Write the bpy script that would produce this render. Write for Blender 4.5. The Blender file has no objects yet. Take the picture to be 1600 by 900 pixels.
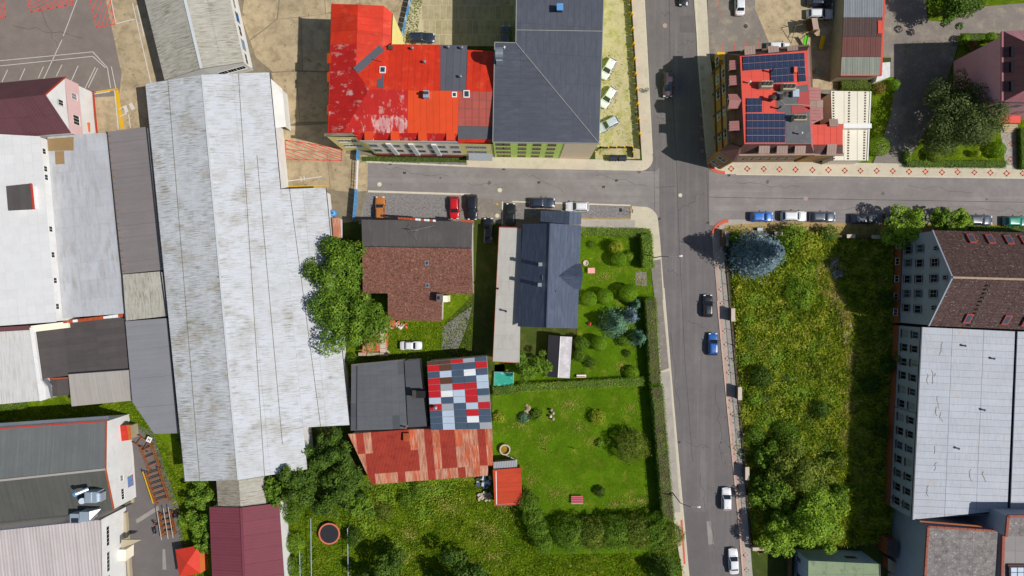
import bpy, math, random
import numpy as np
from mathutils import Vector, Matrix
R = math.radians
rnd = random.Random(7)
NP = np.random.default_rng(11)
S, H = 8.6, 125.0            # photo pixels per metre on the ground, flying height
scene = bpy.context.scene
# ---------------- camera, sky, sun, exposure ----------------
cam = bpy.data.objects.new('camera', bpy.data.cameras.new('camera'))
scene.collection.objects.link(cam); scene.camera = cam
cam.location = (0, 0, H); cam.rotation_euler = (0, 0, 0)
cam.data.sensor_width = 36; cam.data.lens = 18 * H / (800 / S)
cam.data.clip_end = 3000; cam.data.clip_start = 1
SUN_EL, SUN_AZ = 51.0, 14.0       # shadows fall to -x and a little to +y
world = bpy.data.worlds.new('World'); scene.world = world; world.use_nodes = True
wn = world.node_tree
sky = wn.nodes.new('ShaderNodeTexSky'); sky.sky_type = 'NISHITA'; sky.sun_disc = False
sky.sun_elevation = R(SUN_EL); sky.sun_rotation = R(90 + SUN_AZ)
bg = wn.nodes['Background']; bg.inputs[1].default_value = 0.082
wn.links.new(sky.outputs[0], bg.inputs[0])
sl = bpy.data.lights.new('sun', 'SUN'); sl.energy = 4.6; sl.angle = R(0.5); sl.color = (1, .97, .925)
sun = bpy.data.objects.new('sun', sl); scene.collection.objects.link(sun)
sd = Vector((-math.cos(R(SUN_AZ)) * math.cos(R(SUN_EL)), math.sin(R(SUN_AZ)) * math.cos(R(SUN_EL)), -math.sin(R(SUN_EL))))
sun.rotation_euler = sd.to_track_quat('-Z', 'Y').to_euler(); sun.location = -sd * 200
scene.view_settings.view_transform = 'Standard'; scene.view_settings.look = 'None'
scene.view_settings.exposure = 0.0; scene.view_settings.gamma = 1
scene.cycles.max_bounces = 5; scene.cycles.transparent_max_bounces = 4
scene.cycles.use_denoising = True
COL = scene.collection

# ---------------- measuring ----------------
def P(px, py, h=0.0):
    """world point that lies at height h under the photo pixel"""
    k = (H - h) / H
    return Vector(((px - 800) / S * k, (450 - py) / S * k, h))
def lin(hx):
    hx = hx.lstrip('#'); o = []
    for i in (0, 2, 4):
        c = int(hx[i:i + 2], 16) / 255
        o.append(c / 12.92 if c <= .04045 else ((c + .055) / 1.055) ** 2.4)
    return o
K_ALB = 0.75
def alb(hx, k=None):
    return tuple(min(.86, c * (K_ALB if k is None else k)) for c in lin(hx)) + (1,)

# ---------------- materials ----------------
MATS = {}
def M(name, hx, rough=.8, metal=0, var=.12, scale=.5, streak=None, spots=None, spots2=None, corr=None, bump=0, bscale=8, orand=0, spec=.3, k=None, uvgrid=None, coat=0):
    if name in MATS: return MATS[name]
    m = bpy.data.materials.new(name); m.use_nodes = True
    nt = m.node_tree; N, L = nt.nodes, nt.links
    b = N['Principled BSDF']
    b.inputs['Roughness'].default_value = rough; b.inputs['Metallic'].default_value = metal
    b.inputs['Specular IOR Level'].default_value = spec
    if coat: b.inputs['Coat Weight'].default_value = coat; b.inputs['Coat Roughness'].default_value = .05
    tc = N.new('ShaderNodeTexCoord')
    def noise(sc, det=4, vec=None, rgh=.6):
        n = N.new('ShaderNodeTexNoise'); n.inputs['Scale'].default_value = sc; n.inputs['Detail'].default_value = det
        n.inputs['Roughness'].default_value = rgh
        L.new(vec if vec is not None else tc.outputs['Object'], n.inputs['Vector']); return n.outputs['Fac']
    def rng(src, a, b_, c, d):
        n = N.new('ShaderNodeMapRange'); n.inputs[1].default_value = a; n.inputs[2].default_value = b_
        n.inputs[3].default_value = c; n.inputs[4].default_value = d; L.new(src, n.inputs[0]); return n.outputs[0]
    def mix(fac, a, b_, mode='MIX'):
        n = N.new('ShaderNodeMix'); n.data_type = 'RGBA'; n.blend_type = mode; n.clamp_result = False
        if isinstance(fac, float): n.inputs[0].default_value = fac
        else: L.new(fac, n.inputs[0])
        for s_, v in ((n.inputs[6], a), (n.inputs[7], b_)):
            if isinstance(v, tuple): s_.default_value = v
            else: L.new(v, s_)
        return n.outputs[2]
    col = alb(hx, k)
    cur = col
    for sp in (spots, spots2):
        if sp:      # (hex, scale, lo, hi[, amount])
            f = rng(noise(sp[1], 6, None, .68), sp[2], sp[3], 0, sp[4] if len(sp) > 4 else 1)
            cur = mix(f, cur, alb(sp[0], k))
    if streak:      # (hex, ufreq, vfreq, lo, hi[, amount])
        mp = N.new('ShaderNodeMapping'); mp.inputs['Scale'].default_value = (streak[1], streak[2], 1)
        uv = N.new('ShaderNodeUVMap'); uv.uv_map = 'UVMap'
        L.new(uv.outputs[0], mp.inputs['Vector'])
        f1 = rng(noise(1, 4, mp.outputs[0], .65), streak[3], streak[4], 0, streak[5] if len(streak) > 5 else 1)
        f2 = rng(noise(.22, 3), .3, .7, .25, 1)
        mu = N.new('ShaderNodeMath'); mu.operation = 'MULTIPLY'; L.new(f1, mu.inputs[0]); L.new(f2, mu.inputs[1])
        cur = mix(mu.outputs[0], cur, alb(streak[0], k))
    v1 = rng(noise(scale, 5), .25, .75, 1 - var, 1 + var)
    v2 = rng(noise(scale * 9, 3), .25, .75, 1 - var * .5, 1 + var * .5)
    mm = N.new('ShaderNodeMath'); mm.operation = 'MULTIPLY'; L.new(v1, mm.inputs[0]); L.new(v2, mm.inputs[1])
    val = mm.outputs[0]
    if orand:
        oi = N.new('ShaderNodeObjectInfo'); r = rng(oi.outputs['Random'], 0, 1, 1 - orand, 1 + orand)
        m2 = N.new('ShaderNodeMath'); m2.operation = 'MULTIPLY'; L.new(val, m2.inputs[0]); L.new(r, m2.inputs[1]); val = m2.outputs[0]
    cmb = N.new('ShaderNodeCombineColor')
    for i in range(3): L.new(val, cmb.inputs[i])
    cur = mix(1.0, cur, cmb.outputs[0], 'MULTIPLY')
    L.new(cur, b.inputs['Base Color'])
    hgt = None
    if corr:        # corrugation period in metres across the sheet
        uv = N.new('ShaderNodeUVMap'); uv.uv_map = 'UVMap'
        sx = N.new('ShaderNodeSeparateXYZ'); L.new(uv.outputs[0], sx.inputs[0])
        a = N.new('ShaderNodeMath'); a.operation = 'MULTIPLY'; a.inputs[1].default_value = 2 * math.pi / corr; L.new(sx.outputs[0], a.inputs[0])
        s_ = N.new('ShaderNodeMath'); s_.operation = 'SINE'; L.new(a.outputs[0], s_.inputs[0])
        hgt = s_.outputs[0]; dist = .02
    elif bump:
        hgt = noise(bscale, 4); dist = bump
    if hgt is not None:
        bp = N.new('ShaderNodeBump'); bp.inputs['Distance'].default_value = dist; bp.inputs['Strength'].default_value = .8
        L.new(hgt, bp.inputs['Height']); L.new(bp.outputs[0], b.inputs['Normal'])
    MATS[name] = m; return m
def LEAF(name, c1, c2, c3, trans=.35):
    """foliage: three leaf colours (linear), picked leaf by leaf"""
    if name in MATS: return MATS[name]
    m = bpy.data.materials.new(name); m.use_nodes = True; N, L = m.node_tree.nodes, m.node_tree.links
    b = N['Principled BSDF']; b.inputs['Roughness'].default_value = .55; b.inputs['Specular IOR Level'].default_value = .12
    g = N.new('ShaderNodeNewGeometry'); rp = N.new('ShaderNodeValToRGB')
    e = rp.color_ramp.elements; e[0].position = 0; LK = 1.95; c1, c2, c3 = [tuple(v * LK for v in q) for q in (c1, c2, c3)]; e[0].color = c1 + (1,); e[1].position = 1; e[1].color = c3 + (1,)
    x = e.new(.5); x.color = c2 + (1,)
    tc = N.new('ShaderNodeTexCoord'); n = N.new('ShaderNodeTexNoise'); n.inputs['Scale'].default_value = .55; n.inputs['Detail'].default_value = 3
    L.new(tc.outputs['Object'], n.inputs['Vector'])
    ad = N.new('ShaderNodeMath'); ad.operation = 'MULTIPLY_ADD'; ad.inputs[1].default_value = .55; L.new(g.outputs['Random Per Island'], ad.inputs[0])
    sb = N.new('ShaderNodeMath'); sb.operation = 'MULTIPLY_ADD'; sb.inputs[1].default_value = 1.5; sb.inputs[2].default_value = -.52
    L.new(n.outputs['Fac'], sb.inputs[0]); L.new(sb.outputs[0], ad.inputs[2])
    L.new(ad.outputs[0], rp.inputs[0]); L.new(rp.outputs[0], b.inputs['Base Color'])
    tr = N.new('ShaderNodeBsdfTranslucent'); L.new(rp.outputs[0], tr.inputs['Color'])
    mx = N.new('ShaderNodeMixShader'); mx.inputs[0].default_value = trans
    L.new(b.outputs[0], mx.inputs[1]); L.new(tr.outputs[0], mx.inputs[2])
    L.new(mx.outputs[0], N['Material Output'].inputs[0])
    MATS[name] = m; return m
def GLASS(name='glass_dark', hx='161c24', rough=.2):
    if name in MATS: return MATS[name]
    m = M(name, hx, rough=rough, var=.1, spec=.25); return m

# ---------------- objects ----------------
WL = {}
def tag(o, label=None, cat=None, group=None, kind=None):
    if label: o['label'] = label
    if cat: o['category'] = cat
    if group: o['group'] = group
    if kind: o['kind'] = kind
    return o
def thing(name, label, cat, loc=(0, 0, 0), group=None, rz=0):
    o = bpy.data.objects.new(name, None); COL.objects.link(o); o.location = loc; o.rotation_euler = (0, 0, rz)
    o.empty_display_size = .3
    WL[o] = Vector(loc); return tag(o, label, cat, group)
def link(name, me, parent=None, off=None):
    o = bpy.data.objects.new(name, me); COL.objects.link(o)
    if parent is not None: o.parent = parent; WL[o] = WL[parent]
    else: WL[o] = Vector((0, 0, 0))
    return o
class MB:
    def __init__(s): s.v = []; s.f = []; s.uv = []; s.sm = False
    def face(s, pts, uv=None):
        i = len(s.v); s.v += [tuple(p) for p in pts]; s.f.append(tuple(range(i, i + len(pts)))); s.uv.append(uv)
    def slab(s, pts, t, uv=None, lift=0):
        """pts: polygon (3D), thickness t downwards along its normal"""
        n = newell(pts)
        if n.z < -1e-6: pts = pts[::-1]; uv = uv[::-1] if uv else None; n = -n
        top = [p + n * lift for p in pts]; bot = [p - n * t for p in top]
        i = len(s.v); k = len(pts); s.v += [tuple(p) for p in top + bot]
        s.f.append(tuple(range(i, i + k))); s.uv.append(uv)
        s.f.append(tuple(range(i + 2 * k - 1, i + k - 1, -1))); s.uv.append(None)
        for a in range(k):
            b = (a + 1) % k; s.f.append((i + a, i + k + a, i + k + b, i + b)); s.uv.append(None)
    def prism(s, poly, z0, z1):
        s.slab([Vector((p[0], p[1], z1)) for p in poly], z1 - z0)
    def box(s, c, d, rz=0, M4=None):
        x, y, z = d[0] / 2, d[1] / 2, d[2] / 2; i = len(s.v)
        cs, sn = math.cos(rz), math.sin(rz)
        for a in (-x, x):
            for b in (-y, y):
                for e in (-z, z):
                    p = Vector((c[0] + a * cs - b * sn, c[1] + a * sn + b * cs, c[2] + e)) if M4 is None else M4 @ Vector((c[0] + a, c[1] + b, c[2] + e))
                    s.v.append(tuple(p))
        for f in ((0, 1, 3, 2), (4, 6, 7, 5), (0, 4, 5, 1), (2, 3, 7, 6), (0, 2, 6, 4), (1, 5, 7, 3)): s.f.append(tuple(i + a for a in f)); s.uv.append(None)
    def tube(s, p0, p1, r0, r1=None, n=8, cap=True):
        p0, p1 = Vector(p0), Vector(p1); r1 = r0 if r1 is None else r1; d = (p1 - p0)
        if d.length < 1e-6: return
        d.normalize(); a = d.orthogonal().normalized(); b = d.cross(a); i = len(s.v)
        for p, r in ((p0, r0), (p1, r1)):
            for k in range(n):
                t = 2 * math.pi * k / n; s.v.append(tuple(p + (a * math.cos(t) + b * math.sin(t)) * r))
        for k in range(n):
            q = (k + 1) % n; s.f.append((i + k, i + q, i + n + q, i + n + k)); s.uv.append(None)
        if cap:
            s.f.append(tuple(i + k for k in range(n - 1, -1, -1))); s.uv.append(None)
            s.f.append(tuple(i + n + k for k in range(n))); s.uv.append(None)
    def bar(s, p0, p1, w, h):
        """rectangular beam"""
        p0, p1 = Vector(p0), Vector(p1); d = (p1 - p0).normalized()
        u = Vector((0, 0, 1)) if abs(d.z) < .95 else Vector((1, 0, 0)); a = d.cross(u).normalized(); b = a.cross(d)
        i = len(s.v)
        for p in (p0, p1):
            for x, y in ((-1, -1), (1, -1), (1, 1), (-1, 1)): s.v.append(tuple(p + a * x * w / 2 + b * y * h / 2))
        for f in ((0, 1, 2, 3), (7, 6, 5, 4), (0, 4, 5, 1), (1, 5, 6, 2), (2, 6, 7, 3), (3, 7, 4, 0)): s.f.append(tuple(i + q for q in f)); s.uv.append(None)
    def lathe(s, c, prof, n=16):
        i = len(s.v)
        for r, z in prof:
            for k in range(n):
                t = 2 * math.pi * k / n; s.v.append((c[0] + r * math.cos(t), c[1] + r * math.sin(t), c[2] + z))
        for j in range(len(prof) - 1):
            for k in range(n):
                q = (k + 1) % n; s.f.append((i + j * n + k, i + j * n + q, i + (j + 1) * n + q, i + (j + 1) * n + k)); s.uv.append(None)
    def build(s, name, mat, parent=None, smooth=False, world=True):
        me = bpy.data.meshes.new(name)
        off = WL[parent] if (parent is not None and world) else Vector((0, 0, 0))
        vs = [(v[0] - off.x, v[1] - off.y, v[2] - off.z) for v in s.v] if off.length else s.v
        me.from_pydata(vs, [], s.f)
        if any(u for u in s.uv):
            ul = me.uv_layers.new(name='UVMap').data; li = 0
            for f, u in zip(s.f, s.uv):
                for k in range(len(f)):
                    if u: ul[li].uv = u[k]
                    li += 1
        if mat: me.materials.append(mat)
        if smooth: me.polygons.foreach_set('use_smooth', [True] * len(me.polygons))
        me.update()
        return link(name, me, parent)
def newell(pts):
    n = Vector((0, 0, 0))
    for a, b in zip(pts, list(pts[1:]) + [pts[0]]):
        n.x += (a.y - b.y) * (a.z + b.z); n.y += (a.z - b.z) * (a.x + b.x); n.z += (a.x - b.x) * (a.y + b.y)
    return n.normalized() if n.length > 0 else Vector((0, 0, 1))
def area2(poly): return sum(a[0] * b[1] - b[0] * a[1] for a, b in zip(poly, poly[1:] + poly[:1])) / 2
def offset_poly(poly, d):
    """shrink (d>0) a CCW polygon of 2D vectors"""
    o = []; n = len(poly)
    for i in range(n):
        a, b, c = poly[i - 1], poly[i], poly[(i + 1) % n]
        e1 = (b - a).normalized(); e2 = (c - b).normalized()
        n1 = Vector((-e1.y, e1.x)); n2 = Vector((-e2.y, e2.x))
        m = n1 + n2; l = m.length
        if l < .2: o.append(b + n1 * d); continue
        m /= l; o.append(b + m * (d / max(.35, m.dot(n1))))
    return o
def clip(poly, nrm, c, keep_less):
    """cut a list of 3D points by the vertical plane dot(xy,nrm)=c"""
    out = []
    for a, b in zip(poly, poly[1:] + poly[:1]):
        da = (a.x * nrm[0] + a.y * nrm[1] - c) * (1 if keep_less else -1); db = (b.x * nrm[0] + b.y * nrm[1] - c) * (1 if keep_less else -1)
        if da <= 0: out.append(a)
        if (da < 0 < db) or (db < 0 < da): out.append(a.lerp(b, da / (da - db)))
    return out
def roof(parent, pts, mat, du=None, dv=None, name='roof_sheet', t=.05, gap=.025, jit=.012, mats=None, base='roof', axis=None, u0=0, v0=0, under=None, thick=.15, label=None):
    """one roof plane from photo corners (px,py,h); u runs from corner 0 to corner 1 (the eave); pieces du x dv metres, children of the plane"""
    q = [P(*p) if not isinstance(p, Vector) else p for p in pts]
    a, b = (q[0], q[1]) if axis is None else (P(*axis[0]), P(*axis[1]))
    e = Vector((b.x - a.x, b.y - a.y)).normalized(); f = Vector((-e.y, e.x))
    us = [p.x * e.x + p.y * e.y for p in q]; vs = [p.x * f.x + p.y * f.y for p in q]
    ua, va = min(us), min(vs)
    n = newell(q); n = n if n.z > 0 else -n; k = 1 / max(.25, math.sqrt(max(0, 1 - (n.x * f.x + n.y * f.y) ** 2)))
    uvf = lambda p: (p.x * e.x + p.y * e.y - ua + 3, (p.x * f.x + p.y * f.y - va) * k + 3)
    mb = MB(); mb.slab(q, thick, [uvf(p) for p in q], lift=0 if not (du or dv) else -.03)
    ro = mb.build(base, under or (mat if not callable(mat) else mats[0]), parent)
    if label: ro['label'] = label
    if not (du or dv): return ro
    W, V = max(us) - ua, max(vs) - va
    def cuts(tot, d):
        if d is None: return [0, tot]
        if isinstance(d, (list, tuple)): return [x * tot for x in d]
        c = max(1, round(tot / d)); return [tot * i / c for i in range(c + 1)]
    cu, cv = cuts(W, du), cuts(V, dv)
    for i in range(len(cu) - 1):
        for j in range(len(cv) - 1):
            pc = q
            for nr, c, kl in ((e, ua + cu[i] + gap / 2, False), (e, ua + cu[i + 1] - gap / 2, True), (f, va + cv[j] + gap / 2, False), (f, va + cv[j + 1] - gap / 2, True)):
                pc = clip(pc, nr, c, kl)
                if len(pc) < 3: break
            if len(pc) < 3 or abs(area2([(p.x, p.y) for p in pc])) < .06: continue
            mm = mat(i, j) if callable(mat) else mat
            if mm is None: continue
            mb = MB(); mb.slab(pc, t, [uvf(p) for p in pc], lift=.02 + rnd.uniform(0, jit))
            mb.build(name, mm, ro)
    return ro
def walls(parent, pts, mat, inset=.25, z0=0.0, name='wall', drop=.12):
    """walls under a roof outline given as photo corners (px,py,h); returns the corner list [(Vector2, top)] counter-clockwise"""
    q = [P(*p) for p in pts]
    if area2([(p.x, p.y) for p in q]) < 0: q = q[::-1]
    po = offset_poly([Vector((p.x, p.y)) for p in q], inset)
    c = [(po[i], q[i].z - drop) for i in range(len(q))]
    mb = MB()
    for (a, za), (b, zb) in zip(c, c[1:] + c[:1]):
        l = (b - a).length
        mb.face([Vector((a.x, a.y, z0)), Vector((b.x, b.y, z0)), Vector((b.x, b.y, zb)), Vector((a.x, a.y, za))], [(0, 0), (l, 0), (l, zb - z0), (0, za - z0)])
    mb.build(name, mat, parent)
    return c
WINC = {}
def window(parent, a, b, f, z, w=1.1, h=1.4, fm=None, pm=None, sill=True, mull=1, out=0.0, rows=0):
    """window on the wall a->b (2D, outside on the right of a->b), f = fraction along, z = centre height"""
    fm = fm or MATS['white_paint']; pm = pm or MATS[rnd.choice(('glass_dark', 'glass_dark', 'glass_dark', 'glass_sky', 'curtain'))]; f += rnd.uniform(-.002, .002); key = (w, h, fm.name, pm.name, sill, mull, rows)
    d = (b - a).normalized(); nrm = Vector((d.y, -d.x)); p = a.lerp(b, f) + nrm * out
    if key not in WINC:
        fr = MB(); t = .09
        t = .07
        fr.box((0, -.015, h / 2 - t / 2), (w, .04, t)); fr.box((0, -.015, -h / 2 + t / 2), (w, .04, t))
        for s_ in (-1, 1): fr.box((s_ * (w / 2 - t / 2), -.015, 0), (t, .04, h - 2 * t))
        for k in range(mull): fr.box(((k + 1) / (mull + 1) * w - w / 2, -.015, 0), (.05, .03, h - 2 * t))
        for k in range(rows): fr.box((0, -.015, (k + 1) / (rows + 1) * h - h / 2), (w - 2 * t, .028, .05))
        pa = MB(); pa.box((0, -.012, 0), (w - 2 * t + .01, .02, h - 2 * t + .01))
        si = MB(); si.box((0, -.045, -h / 2 - .04), (w + .1, .09, .05))
        def me(mb, nm, mt):
            x = bpy.data.meshes.new(nm); x.from_pydata(mb.v, [], mb.f); x.materials.append(mt); return x
        WINC[key] = (me(fr, 'window', fm), me(pa, 'pane', pm), me(si, 'sill', fm))
    ms = WINC[key]
    o = link('window', ms[0], parent); o.location = Vector((p.x, p.y, z)) - WL[parent]; o.rotation_euler = (0, 0, math.atan2(d.y, d.x))
    for nm, k in (('pane', 1), ('sill', 2)):
        if nm == 'sill' and not sill: continue
        c = link(nm, ms[k], o)
    return o
def nearest_edge(c, px, py):
    """the wall (a,b) of a corner list whose ground line runs closest to the photo point"""
    t = P(px, py); t = Vector((t.x, t.y)); best = None
    for (a, _), (b, _) in zip(c, c[1:] + c[:1]):
        d = b - a; k = max(0, min(1, (t - a).dot(d) / max(1e-6, d.length_squared))); r = (a + d * k - t).length
        if best is None or r < best[0]: best = (r, a, b)
    return best[1], best[2]
def sheet(name, pts, mat, z, kind='structure', h=0, label=None, cat=None, parent=None):
    """flat ground polygon from photo pixels at height z"""
    mb = MB(); q = [P(x, y) for x, y in pts]; q = [Vector((p.x, p.y, z)) for p in q]
    if newell(q).z < 0: q = q[::-1]
    mb.face(q, [(p.x, p.y) for p in q]); o = mb.build(name, mat, parent)
    if parent is None: tag(o, label, cat, None, kind)
    return o
def raised(name, pts, mat, z1, z0=-.05, parent=None, kind='structure'):
    mb = MB(); q = [P(x, y) for x, y in pts]; q = [Vector((p.x, p.y, z1)) for p in q]
    mb.slab(q, z1 - z0, None); o = mb.build(name, mat, parent)
    if parent is None: tag(o, None, None, None, kind)
    return o
def pixpath(pts, step=1.0):
    """resample a pixel polyline to ground points"""
    w = [P(*p) for p in pts]; o = [w[0]]
    for a, b in zip(w, w[1:]):
        n = max(1, int((b - a).length / step))
        for i in range(1, n + 1): o.append(a.lerp(b, i / n))
    return o
def ribbon(name, pts, width, mat, z0, z1, parent=None, closed=False):
    """a strip along a pixel polyline, given width in metres"""
    w = [P(*p) for p in pts]; mb = MB(); L_, R_ = [], []
    for i, p in enumerate(w):
        a = w[max(0, i - 1)]; b = w[min(len(w) - 1, i + 1)]; d = (b - a); d = Vector((d.x, d.y)).normalized(); n = Vector((-d.y, d.x)) * width / 2
        L_.append(Vector((p.x + n.x, p.y + n.y, z1))); R_.append(Vector((p.x - n.x, p.y - n.y, z1)))
    for i in range(len(w) - 1): mb.slab([R_[i], R_[i + 1], L_[i + 1], L_[i]], z1 - z0)
    return mb.build(name, mat, parent)

# ---------------- foliage ----------------
def leaves(name, cen, nrm, size, mat, parent, aspect=.62):
    n = len(cen); off = np.array(WL[parent]) if parent is not None else np.zeros(3)
    nrm = nrm / (np.linalg.norm(nrm, axis=1, keepdims=True) + 1e-9)
    r = NP.normal(size=(n, 3)); t = np.cross(nrm, r); t /= (np.linalg.norm(t, axis=1, keepdims=True) + 1e-9); b = np.cross(nrm, t)
    s = np.broadcast_to(np.asarray(size).reshape(-1, 1), (n, 1)) * .5
    c = cen - off
    v = np.empty((n, 4, 3)); v[:, 0] = c - t * s; v[:, 1] = c - b * s * aspect + nrm * s * .12; v[:, 2] = c + t * s; v[:, 3] = c + b * s * aspect + nrm * s * .12
    me = bpy.data.meshes.new(name); me.vertices.add(n * 4); me.vertices.foreach_set('co', v.reshape(-1).astype(np.float32))
    me.loops.add(n * 4); me.loops.foreach_set('vertex_index', np.arange(n * 4, dtype=np.int32))
    me.polygons.add(n); me.polygons.foreach_set('loop_start', np.arange(0, n * 4, 4, dtype=np.int32))
    me.polygons.foreach_set('loop_total', np.full(n, 4, dtype=np.int32))
    me.materials.append(mat); me.update(calc_edges=True)
    return link(name, me, parent)
def sphere_dirs(n, zmin=-.35):
    z = NP.uniform(zmin, 1, n); a = NP.uniform(0, 2 * math.pi, n); r = np.sqrt(1 - z * z)
    return np.stack([r * np.cos(a), r * np.sin(a), z], 1)
def tree(name, label, px, py, rpx, h, mat, group=None, n=None, lobes=11, leaf=.42, cat='tree', squash=.8, rx=1, rz=0, bark=None, zc=.6, spread=.62):
    """broad-leaved tree: crown centre under pixel (px,py) at zc*h, crown radius rpx photo pixels"""
    c = P(px, py, zc * h); R0 = rpx / S * (H - zc * h) / H
    base = Vector((c.x, c.y, 0)); root = thing(name, label, cat, base, group)
    R0z = min(h * .52, R0 * squash)
    lob = []
    for i in range(int(lobes * 1.9)):
        d = sphere_dirs(1, -.5)[0]; k = rnd.uniform(.40, 1.0) * spread / .62
        lob.append((np.array([d[0] * R0 * k * rx, d[1] * R0 * k, d[2] * R0z * k]), R0 * rnd.uniform(.15, .36)))
    lob.append((np.zeros(3), R0 * .55))
    cr, sr = math.cos(rz), math.sin(rz)
    n = n or int(min(24000, max(900, 56 * R0 * R0 / (leaf * leaf))))
    wgt = np.array([l[1] ** 2 * rnd.uniform(.5, 1.1) for l in lob]); wgt /= wgt.sum()
    idx = NP.choice(len(lob), n, p=wgt); dirs = sphere_dirs(n, -.55)
    rad = np.array([l[1] for l in lob])[idx] * NP.uniform(.62, 1.06, n)
    cen = np.array([l[0] for l in lob])[idx] + dirs * rad[:, None] * np.array([1, 1, .85])
    cen = np.stack([cen[:, 0] * cr - cen[:, 1] * sr, cen[:, 0] * sr + cen[:, 1] * cr, cen[:, 2]], 1)
    cz = max(h - R0z - .3 * R0, R0z * .7); cz = zc * h
    cen += np.array([c.x, c.y, cz]); cen[:, 2] = np.maximum(cen[:, 2], .15)
    nr = dirs + NP.normal(scale=.45, size=(n, 3)) + np.array([0, 0, .35])
    leaves('crown', cen, nr, NP.uniform(.6, 1.3, n) * leaf, mat, root)
    mb = MB(); tr = max(.06, h * .022); top = Vector((c.x, c.y, cz))
    mb.tube(base, base.lerp(top, .55), tr, tr * .75, 7); mb.tube(base.lerp(top, .55), top + Vector((0, 0, R0z * .4)), tr * .75, tr * .3, 7)
    for l in lob[:8]:
        mb.tube(base.lerp(top, rnd.uniform(.4, .75)), top + Vector(l[0]) * .85, tr * .45, tr * .12, 5)
    mb.build('trunk', bark or MATS['bark'], root)
    return root
def conifer(name, label, px, py, rpx, h, mat, group=None, n=None, leaf=.45, cat='tree', zc=.45, zoff=None, power=.8, arms=15, loose=.14):
    c = P(px, py, h * zc); R0 = rpx / S * (H - h * .3) / H; root = thing(name, label, cat, (c.x, c.y, 0), group)
    n = n or int(min(13000, max(600, 60 * R0 * R0 / (leaf * leaf) * .6)))
    t = NP.uniform(0, 1, n) ** 1.35; whorl = np.floor(t * 22)
    az = (NP.integers(0, arms, n) + (whorl * .618) % 1) / arms * 2 * math.pi + NP.normal(scale=.1, size=n)
    rr = NP.uniform(.15, 1, n) ** .6
    rad = R0 * np.maximum(.05, (1 - t)) ** power * rr * (1 + NP.normal(scale=loose, size=n) * .6)
    z = h * (.06 + .94 * t) - rr * (1 - t) * h * .06 + NP.normal(scale=.12, size=n)
    cen = np.stack([c.x + rad * np.cos(az), c.y + rad * np.sin(az), np.maximum(.1, z)], 1)
    nr = np.stack([np.cos(az) * .55, np.sin(az) * .55, np.full(n, .8)], 1) + NP.normal(scale=.4, size=(n, 3))
    leaves('crown', cen, nr, NP.uniform(.6, 1.25, n) * leaf, mat, root, .4)
    mb = MB(); mb.tube((c.x, c.y, 0), (c.x, c.y, h * .93), max(.08, h * .02), .03, 7); mb.build('trunk', MATS['bark'], root)
    return root
def bush(name, label, px, py, rpx, h, mat, group=None, n=None, leaf=.2, cat='bush', ball=False, rx=1, rz=0):
    c = P(px, py, h * .5); R0 = rpx / S * (H - h * .5) / H; root = thing(name, label, cat, (c.x, c.y, 0), group)
    n = n or int(min(10000, max(400, 20 * R0 * (R0 + h * .5) / (leaf * leaf))))
    d = sphere_dirs(n, -.75)
    if ball: lump = NP.uniform(.93, 1.03, n)
    else:
        ph = [(NP.uniform(1.5, 4), NP.uniform(0, 6.3), NP.normal(size=3)) for _ in range(5)]
        lump = .86 + sum(.075 * np.sin(f * (d @ k) * 2 + p) for f, p, k in ph) + NP.normal(scale=.07, size=n)
    x, y = d[:, 0] * R0 * lump * rx, d[:, 1] * R0 * lump
    cr, sr = math.cos(rz), math.sin(rz)
    cen = np.stack([c.x + x * cr - y * sr, c.y + x * sr + y * cr, np.maximum(.06, h * .5 + d[:, 2] * h * .5 * lump)], 1)
    leaves('foliage', cen, d + NP.normal(scale=.3 if ball else .5, size=(n, 3)), NP.uniform(.6, 1.3, n) * leaf, mat, root)
    mb = MB()
    for k in range(5):
        a = k * 1.257 + .3; mb.tube((c.x, c.y, 0), (c.x + math.cos(a) * R0 * .6 * rx, c.y + math.sin(a) * R0 * .6, h * .75), .05, .02, 5)
    mb.build('stem', MATS['bark'], root); return root
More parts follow.
